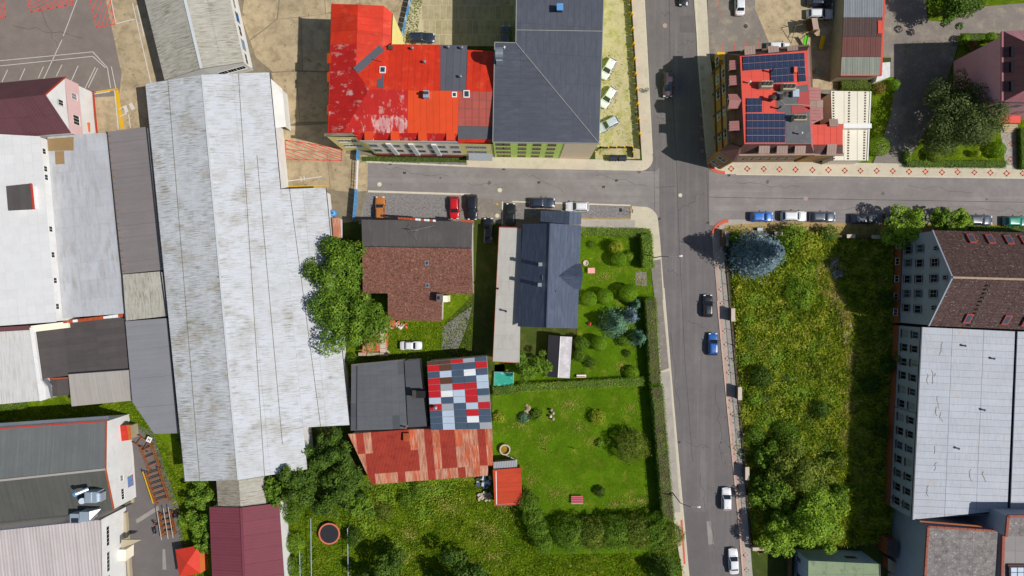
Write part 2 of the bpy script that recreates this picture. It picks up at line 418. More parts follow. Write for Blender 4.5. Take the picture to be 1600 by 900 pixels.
def hedge(name, label, pts, w, h, mat, leaf=.17, topmat=None, cat='hedge', group=None, dens=1.0, rough=.10):
    """clipped hedge along a photo-pixel line (measured at the hedge top)"""
    q = [P(x, y, h) for x, y in pts]; root = thing(name, label, cat, (q[0].x, q[0].y, 0), group)
    cs, ns = [], []
    core = MB()
    for a, b in zip(q, q[1:]):
        d = Vector((b.x - a.x, b.y - a.y)); l = d.length; d /= l; nn = Vector((-d.y, d.x))
        A = (l + w) * w + 2 * l * h + 2 * w * h; n = int(A / (leaf * leaf) * 2.1 * dens)
        pt = (l + .3) * w; ps = 2 * l * h; pe = 2 * w * h; u = NP.uniform(0, pt + ps + pe, n)
        s_ = NP.uniform(-.02, 1.02, n) * l; k = NP.uniform(-.5, .5, n) * w; z = NP.uniform(0.02, 1, n) * h
        top = u < pt; side = (u >= pt) & (u < pt + ps); end = u >= pt + ps
        sg = np.where(NP.uniform(size=n) < .5, -1, 1)
        z = np.where(top, h, z); k = np.where(side, sg * w / 2, k); s_ = np.where(end, np.where(sg > 0, l, 0), s_)
        j = NP.normal(scale=rough, size=(n, 3))
        cs.append(np.stack([a.x + d.x * s_ + nn.x * k, a.y + d.y * s_ + nn.y * k, z], 1) + j)
        nv = np.stack([np.where(side, nn.x * sg, 0) + np.where(end, d.x * sg, 0), np.where(side, nn.y * sg, 0) + np.where(end, d.y * sg, 0), np.where(top, 1.0, .25)], 1)
        ns.append(nv + NP.normal(scale=.4, size=(n, 3)))
        core.prism([Vector((a.x, a.y)) - nn * w * .42, Vector((b.x, b.y)) - nn * w * .42, Vector((b.x, b.y)) + nn * w * .42, Vector((a.x, a.y)) + nn * w * .42], 0, h - .08)
    c = np.concatenate(cs); c[:, 2] = np.maximum(c[:, 2], .04)
    leaves('foliage', c, np.concatenate(ns), NP.uniform(.6, 1.3, len(c)) * leaf, mat, root)
    core.build('branches', topmat or MATS['hedge_core'], root); return root
def inpoly(pts, x, y):
    ins = np.zeros(len(x), bool); n = len(pts)
    for i in range(n):
        x0, y0 = pts[i]; x1, y1 = pts[(i + 1) % n]
        c = ((y0 > y) != (y1 > y)) & (x < (x1 - x0) * (y - y0) / (y1 - y0 + 1e-12) + x0); ins ^= c
    return ins
def scatter(pts, dens, hole=None):
    p = [P(x, y) for x, y in pts]; p = [(a.x, a.y) for a in p]; xs = [a[0] for a in p]; ys = [a[1] for a in p]
    A = (max(xs) - min(xs)) * (max(ys) - min(ys)); n = int(A * dens)
    x = NP.uniform(min(xs), max(xs), n); y = NP.uniform(min(ys), max(ys), n); k = inpoly(p, x, y)
    return x[k], y[k]
def grass(name, label, pts, dens, ht, wid, mat, z=0, cat='grass', lean=.5, clumps=0):
    """blades of grass over a pixel polygon: one mass"""
    x, y = scatter(pts, dens)
    n = len(x); a = NP.uniform(0, 2 * math.pi, n); hh = NP.uniform(.5, 1.25, n) * ht; w = NP.uniform(.6, 1.3, n) * wid
    if clumps:
        f = np.sin(x * .9 + 1.3 * np.sin(y * .7)) * np.sin(y * .8 + 1.1 * np.sin(x * .6)); hh *= 1 + clumps * f
    la = NP.uniform(0, 2 * math.pi, n); ll = hh * NP.uniform(.2, 1.6, n) * lean
    v = np.empty((n, 3, 3)); v[:, 0] = np.stack([x - np.cos(a) * w, y - np.sin(a) * w, np.full(n, z)], 1); v[:, 1] = np.stack([x + np.cos(a) * w, y + np.sin(a) * w, np.full(n, z)], 1)
    v[:, 2] = np.stack([x + np.cos(la) * ll, y + np.sin(la) * ll, z + hh], 1)
    me = bpy.data.meshes.new(name); me.vertices.add(n * 3); me.vertices.foreach_set('co', v.reshape(-1).astype(np.float32))
    me.loops.add(n * 3); me.loops.foreach_set('vertex_index', np.arange(n * 3, dtype=np.int32))
    me.polygons.add(n); me.polygons.foreach_set('loop_start', np.arange(0, n * 3, 3, dtype=np.int32)); me.polygons.foreach_set('loop_total', np.full(n, 3, dtype=np.int32))
    me.materials.append(mat); me.update(calc_edges=True)
    o = link(name, me); return tag(o, label, cat, None, 'stuff')
# ---------------- materials ----------------
M('bark', '5a4a3a', var=.3, scale=3); M('hedge_core', '4a5e1c', var=.3, scale=2, k=.6)
M('white_paint', 'f2f0ea', rough=.5, var=.05); GLASS()
M('curtain', '8f9498', rough=.25, var=.15, scale=2, spec=.6); M('glass_sky', '3a4654', rough=.06, var=.1, spec=.9)
M('asphalt', '736d6c', rough=.9, var=.10, scale=.12, spots=('7f7875', .35, .45, .75, .7), spots2=('5a5452', 1.6, .62, .72, .5), streak=('8a837f', .9, .02, .48, .62, .6), bump=.01, bscale=30)
M('asphalt_street', '8b8481', rough=.9, var=.10, scale=.15, spots=('9a938e', .3, .45, .7, .7), spots2=('6a6462', 1.4, .62, .72, .5), streak=('a09993', .02, .8, .48, .62, .6), bump=.01, bscale=30)
M('asphalt_lot', '847870', rough=.9, var=.08, scale=.2, spots=('8f8378', .4, .4, .7, .7), bump=.01, bscale=30)
M('asphalt_old', '8a8178', rough=.95, var=.18, scale=.3, spots=('a59882', .5, .5, .66, .8), spots2=('6a625c', 1.2, .58, .7, .6))
M('asphalt_patch', '6f6967', rough=.9, var=.1, scale=.4); M('tar', '4e4a49', rough=.7, var=.1)
M('patch_pale', '9a948d', rough=.9, var=.12, scale=.8)
M('pave', 'd2c6ae', rough=.9, var=.09, scale=.3, spots=('bcae95', .8, .52, .7, .6), spots2=('9b9080', 3, .66, .75, .5))
M('pave_grey', 'b3aba0', rough=.9, var=.1, scale=.4, spots=('948c80', 1.0, .52, .7, .6))
M('pave_asph', '8b837b', rough=.9, var=.15, scale=.6, spots=('a59c90', 1.2, .55, .7, .6))
M('kerb', 'd9cfb8', rough=.9, var=.1, scale=1.2); M('kerb_red', 'cbb09c', rough=.9, var=.15, scale=1)
M('brick_red', 'dd6a50', rough=.9, var=.15, scale=2, orand=.1); M('brick_rose', 'c9a294', rough=.9, var=.15, scale=2, orand=.12)
M('concrete', 'bfab88', rough=.9, var=.13, scale=.18, spots=('9c8a6c', .5, .45, .62, .8), spots2=('6e6250', 1.1, .58, .68, .75), orand=.08)
M('concrete_dark', '8d8069', rough=.9, var=.18, scale=.4, spots=('6c624f', .6, .5, .7, .8))
M('slab', 'b3a682', rough=.9, var=.12, scale=.5, spots=('8f8660', .9, .5, .7, .7), orand=.08); M('slab_joint', 'cbbd98', rough=.95, var=.12)
M('gravel_grass', 'c4b78e', rough=.95, var=.14, scale=.5, spots=('a8a45c', .55, .5, .6, .8), spots2=('8f9a3c', .9, .55, .66, .8))
M('gravel', '8f8a88', rough=1, var=.3, scale=2.5, spots=('5f5b59', 4, .5, .6, .7), spots2=('6a7040', .5, .62, .75, .6), bump=.06, bscale=9)
M('dirt', 'b69a6a', rough=1, var=.2, scale=.8, spots=('8a7a40', .8, .5, .65, .8))
M('lawn', '6a8410', rough=1, var=.34, scale=.35, spots=('44600a', 2.6, .52, .62, .7), spots2=('b0a044', .7, .55, .69, .75), bump=.05, bscale=12, k=.62, spec=.1)
M('lawn_rich', '5e820c', rough=1, var=.3, scale=.3, spots=('527410', 2.0, .52, .66, .6), spots2=('a4a03c', .45, .54, .72, .7), bump=.05, bscale=12, k=.62, spec=.1)
M('meadow', '909c18', rough=1, var=.3, scale=.3, spots=('aea24a', .35, .48, .62, .9), spots2=('64801c', .3, .55, .7, .9), bump=.1, bscale=6, k=.6)
M('wild', '4a5a1c', rough=1, var=.3, scale=.4, spots=('6d6438', .5, .52, .66, .8), k=.6)
M('mark_white', 'd8d2c8', rough=.8, var=.12, scale=2); M('mark_red', 'e2564c', rough=.8, var=.1, scale=2); M('mark_yellow', 'e0b01a', rough=.8, var=.1, scale=2)
M('iron', '4a4440', rough=.7, var=.2, scale=3); M('manhole_pale', 'e0d6b4', rough=.9, var=.1); M('manhole_rose', 'b59a90', rough=.9, var=.1)
M('black_iron', '1c1b1c', rough=.6, var=.1); M('steel', 'a8adb2', rough=.4, metal=.6, var=.1)
G1 = (.030, .062, .006); G2 = (.070, .125, .012); G3 = (.150, .215, .022)
LEAF('leaf_mid', G1, G2, G3)
LEAF('leaf_bright', (.05, .095, .008), (.115, .185, .015), (.21, .275, .03))
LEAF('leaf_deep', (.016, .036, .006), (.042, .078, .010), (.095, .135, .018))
LEAF('leaf_dark', (.02, .034, .010), (.048, .068, .018), (.105, .125, .04))
LEAF('leaf_yellow', (.09, .12, .010), (.19, .22, .018), (.30, .29, .035))
LEAF('leaf_olive', (.035, .058, .008), (.085, .115, .014), (.17, .18, .03))
LEAF('leaf_blue', (.02, .036, .044), (.06, .092, .105), (.16, .21, .22), .1)
LEAF('leaf_teal', (.016, .042, .024), (.045, .092, .052), (.105, .175, .10), .1)
LEAF('leaf_ball', (.04, .092, .005), (.09, .165, .008), (.18, .255, .018))
LEAF('leaf_red', (.10, .05, .02), (.16, .10, .03), (.12, .13, .03))
LEAF('grass_meadow', (.035, .075, .004), (.15, .195, .011), (.34, .315, .04), .25)
LEAF('grass_dry', (.12, .11, .03), (.26, .21, .08), (.38, .30, .14), .2)
LEAF('grass_lawn', (.024, .055, .002), (.075, .118, .004), (.18, .20, .016), .2)

# ---------------- the ground ----------------
gm = MB(); gm.face([Vector(p) for p in ((-900, -900, -.04), (900, -900, -.04), (900, 900, -.04), (-900, 900, -.04))]); tag(gm.build('ground', MATS['wild']), kind='structure')
E = 260       # how far (pixels) surfaces run on beyond the picture
sheet('yard', [(150, -E), (660, -E), (640, 20), (626, 70), (740, 80), (740, 215), (575, 246), (575, 300), (565, 345), (520, 350), (500, 300), (430, 300), (230, 220), (60, 230), (60, 150), (150, 140)], MATS['concrete_dark'], -.012)
YARD = [  # concrete slabs of the works yard
    [(386, -40), (440, -40), (432, 30), (390, 62), (378, 30)], [(441, -40), (505, -40), (508, 22), (434, 30)], [(506, -40), (560, -40), (562, 4), (509, 21)],
    [(561, -40), (644, -40), (636, 24), (624, 40), (563, 5)], [(391, 64), (433, 31), (470, 27), (472, 110), (426, 112), (400, 90)], [(471, 27), (525, 20), (525, 112), (473, 110)],
    [(424, 114), (462, 112), (468, 190), (446, 196)], [(463, 112), (525, 113), (525, 190), (469, 190)], [(440, 198), (540, 192), (540, 240), (440, 232)],
    [(441, 234), (510, 238), (516, 296), (441, 298)], [(511, 238), (552, 241), (550, 300), (517, 297)], [(553, 241), (575, 243), (574, 298), (551, 300)]]
yard = bpy.data.objects['yard']
for q in YARD: raised('slab', q, MATS['concrete'], .012 + rnd.uniform(0, .012), parent=yard)
sheet('parking_lot', [(-E, -E), (150, -E), (163, -10), (190, 115), (186, 150), (148, 152), (-E, 210)], MATS['asphalt_lot'], .008)
sheet('service_lane', [(150, -E), (330, -E), (330, 60), (262, 130), (235, 230), (60, 235), (148, 152), (186, 150), (190, 115), (163, -10)], MATS['concrete'], .002)
lot = bpy.data.objects['parking_lot']; lane = bpy.data.objects['service_lane']
def line(parent, a, b, mat, w=.14, z=.014, name='parking_line'): return ribbon(name, [a, b], w, MATS[mat], z - .004, z, parent)
for a, b in (((0, 95), (145, 81)), ((0, 103), (145, 88)), ((12, 109), (3, 128)), ((39, 107), (31, 125)), ((68, 104), (60, 122)), ((97, 101), (88, 119)), ((122, 103), (109, 132)), ((149, 105), (131, 142)), ((153, 106), (138, 137)), ((124, -10), (99, 56)), ((97, 62), (68, 124)),
             ((145, 81), (168, 106)), ((145, 88), (165, 106)), ((168, 106), (173, 138)), ((174, 104), (181, 138))): line(lot, a, b, 'mark_white', .12 if b[1] - a[1] > 12 else .10)
def hatch(parent, quad, n, z=.016):
    for a, b in zip(quad, quad[1:] + quad[:1]): line(parent, a, b, 'mark_red', .16, z, 'hatch_line')
    (ax, ay), (bx, by), (cx, cy), (dx, dy) = quad
    for i in range(1, n * 2):
        t = i / n      # diagonal lines from the top/left sides to the bottom/right sides
        def top(t): return (ax + (bx - ax) * t, ay + (by - ay) * t) if t <= 1 else (bx + (cx - bx) * (t - 1), by + (cy - by) * (t - 1))
        def bot(t): return (ax + (dx - ax) * t, ay + (dy - ay) * t) if t <= 1 else (dx + (cx - dx) * (t - 1), dy + (cy - dy) * (t - 1))
        line(parent, top(t), bot(t), 'mark_red', .12, z, 'hatch_line')
hatch(lot, [(114, 7), (114, -12), (41, -8), (48, 19)], 5)
hatch(lot, [(0, 29), (9, 27), (4, -10), (-20, -10)], 3)
hatch(lane, [(180, 38), (170, -10), (139, -10), (151, 43)], 4, .020)
hatch(yard, [(534, 232), (534, 251), (446, 249), (446, 219)], 5, .034)
for a, b in (((172, -10), (181, 37)), ((181, 37), (211, 30)), ((207, 5), (236, 130)), ((214, 8), (225, 55)), ((179, 141), (185, 202)), ((186, 171), (192, 167)), ((187, 182), (198, 177)), ((201, 179), (204, 200)), ((146, 147), (172, 143))): line(lane, a, b, 'mark_white', .16, .012)
for q in ([(192, 166), (197, 164), (201, 174), (196, 177)], [(201, 163), (206, 160), (211, 170), (206, 172)]): sheet('arrow_block', q, MATS['mark_white'], .012, parent=lane)
ribbon('yellow_line', [(182, 140), (191, 201)], .7, MATS['mark_yellow'], .004, .010, lane); ribbon('yellow_line', [(150, 144), (184, 139)], .3, MATS['mark_yellow'], .004, .010, lane)
line(yard, (449, 283), (503, 276), 'mark_white', .16, .036); line(yard, (470, 276), (471, 283), 'mark_white', .16, .042); line(yard, (475, 275), (476, 282), 'mark_white', .16, .042)
ribbon('yellow_line', [(441, 292), (514, 290)], .25, MATS['mark_yellow'], .03, .036, yard); ribbon('yellow_line', [(432, 200), (441, 290)], .3, MATS['mark_yellow'], .03, .036, yard)
# back yard of the slate building: cast slabs with pale joints
sheet('slab_yard', [(632, -60), (806, -60), (806, 72), (612, 72)], MATS['slab_joint'], .002)
sy = bpy.data.objects['slab_yard']
for j, (y0, y1) in enumerate(((-58, -15), (-15, 8), (8, 31), (31, 54), (54, 72))):
    for i in range(19):
        x0 = 640 + i * 9.6 + (3 if j % 2 else 0) - (y0 * .02); 
        if x0 > 796 or (x0 < 655 and y0 > 5): continue
        raised('slab', [(x0 + .5, y0 + .5), (x0 + 9.2, y0 + .5), (x0 + 9.0, y1 - .5), (x0 + .3, y1 - .5)], MATS['slab'], .012 + rnd.uniform(0, .008), parent=sy)
sheet('gravel_yard', [(935, -E), (983, -E), (1000, 248), (930, 250)], MATS['gravel_grass'], .004)
# roads
sheet('main_road', [(994, -E), (1079, -E), (1086, 0), (1094, 95), (1106, 240), (1140, 262), (1140, 352), (1125, 362), (1124, 380), (1121, 470), (1137, 640), (1153, 800), (1161, 900), (1186, 900 + E), (1100, 900 + E), (1074, 900), (1066, 800), (1050, 620), (1034, 450), (1027, 350), (1005, 330), (1000, 258), (1015, 240), (1003, 0)], MATS['asphalt'], .004)
sheet('side_street', [(572, 247), (1024, 268), (1030, 262), (1030, 340), (985, 323), (572, 300)], MATS['asphalt_street'], .0085)
sheet('side_street', [(1108, 266), (1600, 279), (1600 + E, 286), (1600 + E, 362), (1600, 354), (1108, 352)], MATS['asphalt_street'], .0085)
mr = bpy.data.objects['main_road']; ss = bpy.data.objects['side_street']; se = bpy.data.objects['side_street.001']
ribbon('seam', [(1045, -60), (1047, 95), (1057, 250), (1060, 350), (1070, 560), (1082, 720)], .07, MATS['tar'], 0, .0125, mr)
ribbon('seam', [(1022, 262), (1023, 340)], .06, MATS['tar'], 0, .0125, mr); ribbon('seam', [(1104, 266), (1107, 352)], .06, MATS['tar'], 0, .0125, mr)
ribbon('seam', [(1107, 308), (1600, 316), (1700, 318)], .09, MATS['tar'], 0, .0130, se); ribbon('seam', [(1024, 293), (1058, 291)], .06, MATS['tar'], 0, .0128, mr)
sheet('patch', [(1062, 25), (1084, 24), (1086, 51), (1062, 51)], MATS['asphalt_patch'], .0085, parent=mr); sheet('patch', [(1104, 815), (1110, 814), (1115, 850), (1107, 851)], MATS['patch_pale'], .0085, parent=mr)
sheet('patch', [(1070, 802), (1103, 800), (1112, 900), (1078, 900)], MATS['asphalt_patch'], .0080, parent=mr)
for x, y, m, r, z, p in ((1039, 40, 'manhole_rose', .42, .013, mr), (1063, 305, 'manhole_pale', .35, .013, mr), (1259, 310, 'manhole_rose', .42, .0165, se), (593, 288, 'manhole_pale', .4, .0135, ss), (781, 297, 'manhole_pale', .4, .0135, ss), (777, 337, 'manhole_pale', .38, .022, ss), (777, 319, 'mark_yellow', .2, .022, ss)):
    mb = MB(); c = P(x, y); mb.lathe((c.x, c.y, z), [(r, -.01), (r, 0), (r * .8, .002), (r * .78, -.001), (.01, -.001)], 16); mb.build('manhole_cover', MATS[m], p)
sheet('forecourt', [(572, 300), (985, 322), (985, 362), (560, 350)], MATS['asphalt_old'], .004)
sheet('gravel_parking', [(575, 303), (700, 306), (700, 350), (565, 350)], MATS['gravel'], .010); sheet('gravel_parking', [(905, 322), (983, 323), (985, 340), (905, 340)], MATS['gravel'], .010); sheet('gravel_parking', [(807, 325), (850, 327), (848, 340), (807, 338)], MATS['gravel'], .010)
ribbon('kerb', [(575, 299), (735, 304)], .35, MATS['kerb'], -.02, .06, ss); ribbon('kerb', [(800, 315), (985, 321)], .25, MATS['kerb'], -.02, .06, ss); ribbon('kerb', [(572, 253), (790, 262)], .3, MATS['kerb'], -.02, .08, ss)
ribbon('kerb', [(905, 341), (985, 341), (985, 322)], .25, MATS['dirt'], -.02, .08, ss); ribbon('kerb', [(785, 315), (785, 350)], .25, MATS['kerb'], -.02, .08, ss)
# pavements
arc = lambda cx, cy, rx, ry, a0, a1, n=7: [(cx + rx * math.cos(R(a0 + (a1 - a0) * i / n)), cy - ry * math.sin(R(a0 + (a1 - a0) * i / n))) for i in range(n + 1)]
pw = raised('pavement', [(975, -E), (993, -E), (1006, 0), (1019, 240)] + arc(1001, 247, 19, 20, 0, -90) + [(790, 263), (729, 261), (729, 244), (1003, 251), (1000, 200), (985, 0)], MATS['pave'], .10)
pe = raised('pavement', [(1080, -E), (1098, -E), (1104, 0), (1108, 80), (1118, 150), (1128, 250), (1300, 254), (1600 + E, 263), (1600 + E, 284), (1600, 278), (1200, 273)] + arc(1135, 255, 30, 17, -90, -180)[0:] + [(1099, 200), (1091, 95), (1084, 0)], MATS['pave'], .10)
ps = raised('pavement', arc(1140, 368, 28, 25, 180, 90) + [(1180, 343), (1180, 349), (1132, 352), (1129, 368), (1138, 470), (1158, 675), (1175, 890), (1199, 900 + E), (1187, 900 + E), (1161, 900), (1153, 800), (1137, 640), (1121, 470)], MATS['pave_grey'], .10)
pl = raised('pavement', [(905, 343), (985, 343), (987, 322), (1000, 323)] + arc(1005, 345, 23, 22, 80, 0) + [(1031, 372), (1037, 450), (1051, 620), (1067, 800), (1075, 890), (1100, 900 + E), (1088, 900 + E), (1065, 890), (1050, 800), (1040, 675), (1032, 620), (1022, 450), (1017, 362), (1010, 357), (905, 357)], MATS['pave'], .10)
sheet('patch', [(1024, 470), (1035, 468), (1045, 575), (1033, 580)], MATS['pave_asph'], .104, parent=pl); sheet('patch', [(1016, 408), (1032, 405), (1036, 468), (1023, 470)], MATS['pave_asph'], .104, parent=pl); sheet('patch', [(908, 344), (992, 344), (992, 356), (908, 356)], MATS['pave_grey'], .104, parent=pl)
sheet('patch', [(1033, 582), (1046, 580), (1063, 800), (1051, 800)], MATS['pave_grey'], .104, parent=pl)
sheet('tactile_strip', [(1063, 812), (1066, 812), (1071, 881), (1068, 881)], MATS['brick_red'], .106, parent=pl)
ribbon('kerb', [(1037, 450), (1051, 620), (1067, 800), (1075, 890), (1092, 1060)], .22, MATS['kerb'], 0, .112, pl)
ribbon('kerb', [(1012, 369), (1121, 470), (1137, 640), (1153, 800), (1161, 900), (1180, 1060)][1:], .30, MATS['kerb_red'], 0, .112, ps)
ribbon('kerb', [(1084, -60), (1091, 95), (1104, 240)], .25, MATS['kerb'], 0, .112, pe); ribbon('kerb', [(1150, 272.5), (1600, 278.5), (1700, 281)], .22, MATS['kerb'], 0, .112, pe); ribbon('kerb', [(1006.5, 0), (1019, 240)], .2, MATS['kerb'], 0, .112, pw)
ribbon('brick_band', arc(1135, 255, 27, 15, -95, -175), .55, MATS['brick_red'], 0, .108, pe); ribbon('brick_band', arc(1140, 368, 26, 23, 175, 95), .6, MATS['brick_red'], 0, .108, ps)
ribbon('brick_band', [(1163, 890), (1156, 800), (1140, 640), (1124, 470), (1116, 380)], .35, MATS['brick_rose'], 0, .106, ps)
def diamond(parent, px, py, r, mat, w=.2, ang=0):
    c = P(px, py); mb = MB(); k = r / S; pts = [Vector((c.x + k * math.cos(R(a + ang)), c.y + k * math.sin(R(a + ang)), 0)) for a in (0, 90, 180, 270)]
    for a, b in zip(pts, pts[1:] + pts[:1]):
        d = (b - a).normalized(); n = Vector((-d.y, d.x, 0)) * w; z = Vector((0, 0, .106))
        mb.slab([a + z, b + z, b + n + z, a + n + z], .02)
    mb.build('brick_diamond', mat, parent)
for i in range(19): diamond(pe, 1142 + i * 25.3 + rnd.uniform(-.5, .5), 263.5 + i * .42 + rnd.uniform(-.4, .4), 5.0 + rnd.uniform(-.3, .3), MATS['brick_red'], .2, rnd.uniform(-4, 4))
for y, x in ((367, 1118), (389, 1120), (452, 1125), (474, 1127), (517, 1131), (538, 1133), (560, 1135), (582, 1137), (625, 1141), (647, 1143), (700, 1148), (722, 1150), (760, 1153), (800, 1157), (867, 1163), (890, 1165), (912, 1167)): diamond(ps, x + 1, y, 4.0, MATS['brick_rose'], .16)
for i in range(8): diamond(pe, 1101 - i * .6 - (4 if i < 4 else 0), 236 - i * 18.5, 3.6, MATS['brick_rose'], .14)
# car park behind the solar house, drives and yards on the right
sheet('car_park', [(1104, -E), (1320, -E), (1318, 130), (1300, 150), (1112, 96), (1106, 70)], MATS['asphalt_old'], .004)
sheet('sand_yard', [(1180, -40), (1316, -40), (1314, 140), (1256, 140), (1256, 90), (1205, 75), (1180, 14)], MATS['concrete'], .008)
cp = bpy.data.objects['car_park']
for a, b in (((1123, 0), (1125, 28)), ((1143, 0), (1144, 26)), ((1128, 66), (1129, 82)), ((1147, 66), (1148, 82)), ((1166, 64), (1167, 80)), ((1185, 63), (1186, 78))): line(cp, a, b, 'mark_red', .1, .012)
mb = MB(); c = P(1165, 41); mb.lathe((c.x, c.y, .01), [(.4, -.01), (.4, 0), (.01, .002)], 14); mb.build('manhole_cover', MATS['iron'], cp)
sheet('drive', [(1380, -E), (1440, -30), (1450, 32), (1480, 35), (1520, 12), (1600 + E, -20), (1600 + E, 52), (1500, 52), (1500, 60), (1488, 100), (1462, 180), (1425, 240), (1410, 262), (1362, 262), (1392, 180), (1392, 90), (1378, 90)], MATS['asphalt_old'], .004)
sheet('garden_path', [(1562, 196), (1590, 194), (1592, 264), (1572, 264)], MATS['pave_grey'], .012)
gp = bpy.data.objects['garden_path']
for x, y in ((1580, 224), (1579, 249)): diamond(gp, x, y, 4.6, MATS['brick_red'], .15); gp.children[-1].location.z = -.085
sheet('dirt_verge', [(1128, 345), (1180, 347), (1600, 350), (1600 + E, 356), (1600 + E, 366), (1390, 372), (1330, 370), (1132, 366)], MATS['dirt'], .014)
# green areas
sheet('lawn', [(1110 + 30, 362), (1300, 366), (1400, 368), (1400, 845), (1260, 862), (1178, 862), (1165, 740), (1150, 560)], MATS['meadow'], .004)
sheet('lawn', [(906, 357), (1016, 358), (1022, 450), (1034, 620), (1052, 840), (1000, 870), (800, 870), (768, 800), (770, 570), (900, 560)], MATS['lawn_rich'], .008)
sheet('lawn', [(545, 740), (812, 740), (880, 860), (1060, 862), (1100, 900 + E), (440, 900 + E), (440, 760)], MATS['lawn'], .006)
sheet('lawn', [(590, 455), (742, 455), (772, 355), (790, 590), (520, 590)], MATS['lawn'], .008)
sheet('lawn', [(-E, 630), (200, 610), (300, 680), (330, 760), (330, 900 + E), (280, 900 + E), (250, 700), (-E, 700)], MATS['lawn'], .004)
sheet('lawn', [(1440, -E), (1600 + E, -E), (1600 + E, -20), (1520, 12), (1480, 35), (1450, 32)], MATS['lawn'], .006); sheet('lawn', [(1502, 60), (1600 + E, 52), (1600 + E, 262), (1411, 262), (1426, 240), (1463, 180), (1489, 100)], MATS['lawn'], .006); sheet('lawn', [(1316, 122), (1400, 120), (1392, 180), (1360, 258), (1316, 256)], MATS['lawn'], .010)
sheet('works_lane', [(196, 660), (238, 672), (282, 800), (310, 900 + E), (200, 900 + E), (196, 800)], MATS['asphalt_patch'], .010)
wl = bpy.data.objects['works_lane']; sheet('patch', [(212, 812), (247, 790), (249, 796), (214, 818)], MATS['patch_pale'], .016, parent=wl); sheet('patch', [(254, 858), (258, 858), (260, 890), (254, 890)], MATS['patch_pale'], .016, parent=wl)
sheet('driveway', [(741, 340), (783, 350), (772, 585), (735, 585), (690, 545), (700, 500), (738, 462)], MATS['wild'], .012); sheet('driveway', [(692, 510), (738, 478), (730, 510), (716, 545), (690, 545)], MATS['gravel'], .016)
sheet('garden_plot', [(993, 425), (1010, 425), (1011, 447), (993, 446)], MATS['pave_asph'], .014)

# cracks, drains and oil spots on the asphalt
def crack(parent, a, b, w, z, wob=4, n=9):
    pts = [(a[0] + (b[0] - a[0]) * i / n + (rnd.uniform(-wob, wob) if 0 < i < n else 0), a[1] + (b[1] - a[1]) * i / n + (rnd.uniform(-wob, wob) if 0 < i < n else 0)) for i in range(n + 1)]
    ribbon('crack', pts, w, MATS['tar'], z - .006, z, parent)
for a, b in (((1030, 20), (1050, 22)), ((1060, 70), (1085, 62)), ((1024, 180), (1050, 190)), ((1060, 330), (1100, 300)), ((1042, 420), (1066, 430)), ((1048, 520), (1062, 640)), ((1075, 500), (1105, 515)), ((1072, 690), (1110, 700)), ((1120, 600), (1128, 720)), ((1060, 375), (1105, 392)), ((1095, 740), (1118, 860))): crack(mr, a, b, .06, .0115)
for a, b in (((600, 262), (700, 275)), ((820, 270), (880, 300)), ((930, 275), (1010, 290)), ((730, 285), (790, 292))): crack(ss, a, b, .05, .0150)
for a, b in (((1150, 285), (1250, 292)), ((1300, 330), (1380, 322)), ((1420, 290), (1520, 300)), ((1530, 325), (1600, 330))): crack(se, a, b, .05, .0150)
for a, b in (((20, 40), (130, 60)), ((60, 10), (90, 75))): crack(lot, a, b, .06, .0170)
for x, y, p, z in ((610, 256, ss, .0135), (632, 270, ss, .0135), (787, 264, ss, .0135), (963, 282, ss, .0135), (943, 292, ss, .0135), (842, 285, ss, .0135), (1139, 274, se, .0135), (1030, 342, mr, .0125), (1061, 691, mr, .0125), (1106, 348, mr, .0125)):
    c = P(x, y); mb = MB(); mb.box((c.x, c.y, z), (.55, .4, .012), rnd.uniform(0, .3)); mb.build('drain_grate', MATS['iron'], p)
M('oil', '6c6664', rough=.7, var=.2, scale=1.5)
for k in range(15):
    p, z, x, y = [(ss, .0142, rnd.uniform(590, 1010), rnd.uniform(258, 300)), (se, .0142, rnd.uniform(1120, 1590), rnd.uniform(284, 340)), (mr, .0110, rnd.uniform(1050, 1085), rnd.uniform(0, 330))][k % 3]
    c = P(x, y); r_ = rnd.uniform(.12, .4); q = [Vector((c.x + r_ * rnd.uniform(.6, 1.2) * math.cos(a * .785), c.y + r_ * rnd.uniform(.6, 1.2) * math.sin(a * .785), z)) for a in range(8)]; mb = MB(); mb.face(q); mb.build('oil_spot', MATS['oil'], p)
# ---------------- buildings, west side ----------------
M('wall_white', 'f2f0ec', var=.08, scale=.4, spots=('d2ccbc', .6, .55, .75, .5)); M('wall_cream', 'f6ead0', var=.08, scale=.4, k=.9); M('wall_grey', '9aa0a6', var=.08, scale=.5); M('wall_yellow', 'fbe694', var=.07, scale=.4, k=.92); M('wall_pink', 'eec6c2', var=.05, scale=.4)
M('hall_sheet', 'd0d3d5', rough=.7, var=.07, scale=.35, streak=('5f4f2c', 5.5, .45, .45, .66, .95), spots=('b2b4b0', .5, .45, .7, .5), spots2=('9c8c66', .2, .50, .68, .6), orand=.02)
M('hall_sheet_clean', 'd6d9dd', rough=.7, var=.06, scale=.3, streak=('665a40', 6.0, .4, .49, .70, .85), spots=('b6b4ae', .3, .42, .7, .7), spots2=('a29a84', .22, .52, .72, .55), orand=.02)
M('hall_dirty', 'a9a294', rough=.75, var=.1, scale=.4, streak=('5f4a22', 5.0, .6, .38, .62, .95), orand=.04)
M('ridge_cap', 'd3d6d6', rough=.6, var=.05); M('stain', '7c745a', rough=.9, var=.3, scale=1.2)
M('maroon', '6b4347', rough=.7, var=.1, scale=.6, corr=.5, orand=.05); M('burgundy', '80404a', rough=.55, var=.06, scale=.4, corr=.52, orand=.03)
M('tile_white', 'e2e1df', rough=.6, var=.04, scale=.5, orand=.03, spots=('c9c6bd', 1.6, .58, .8, .5))
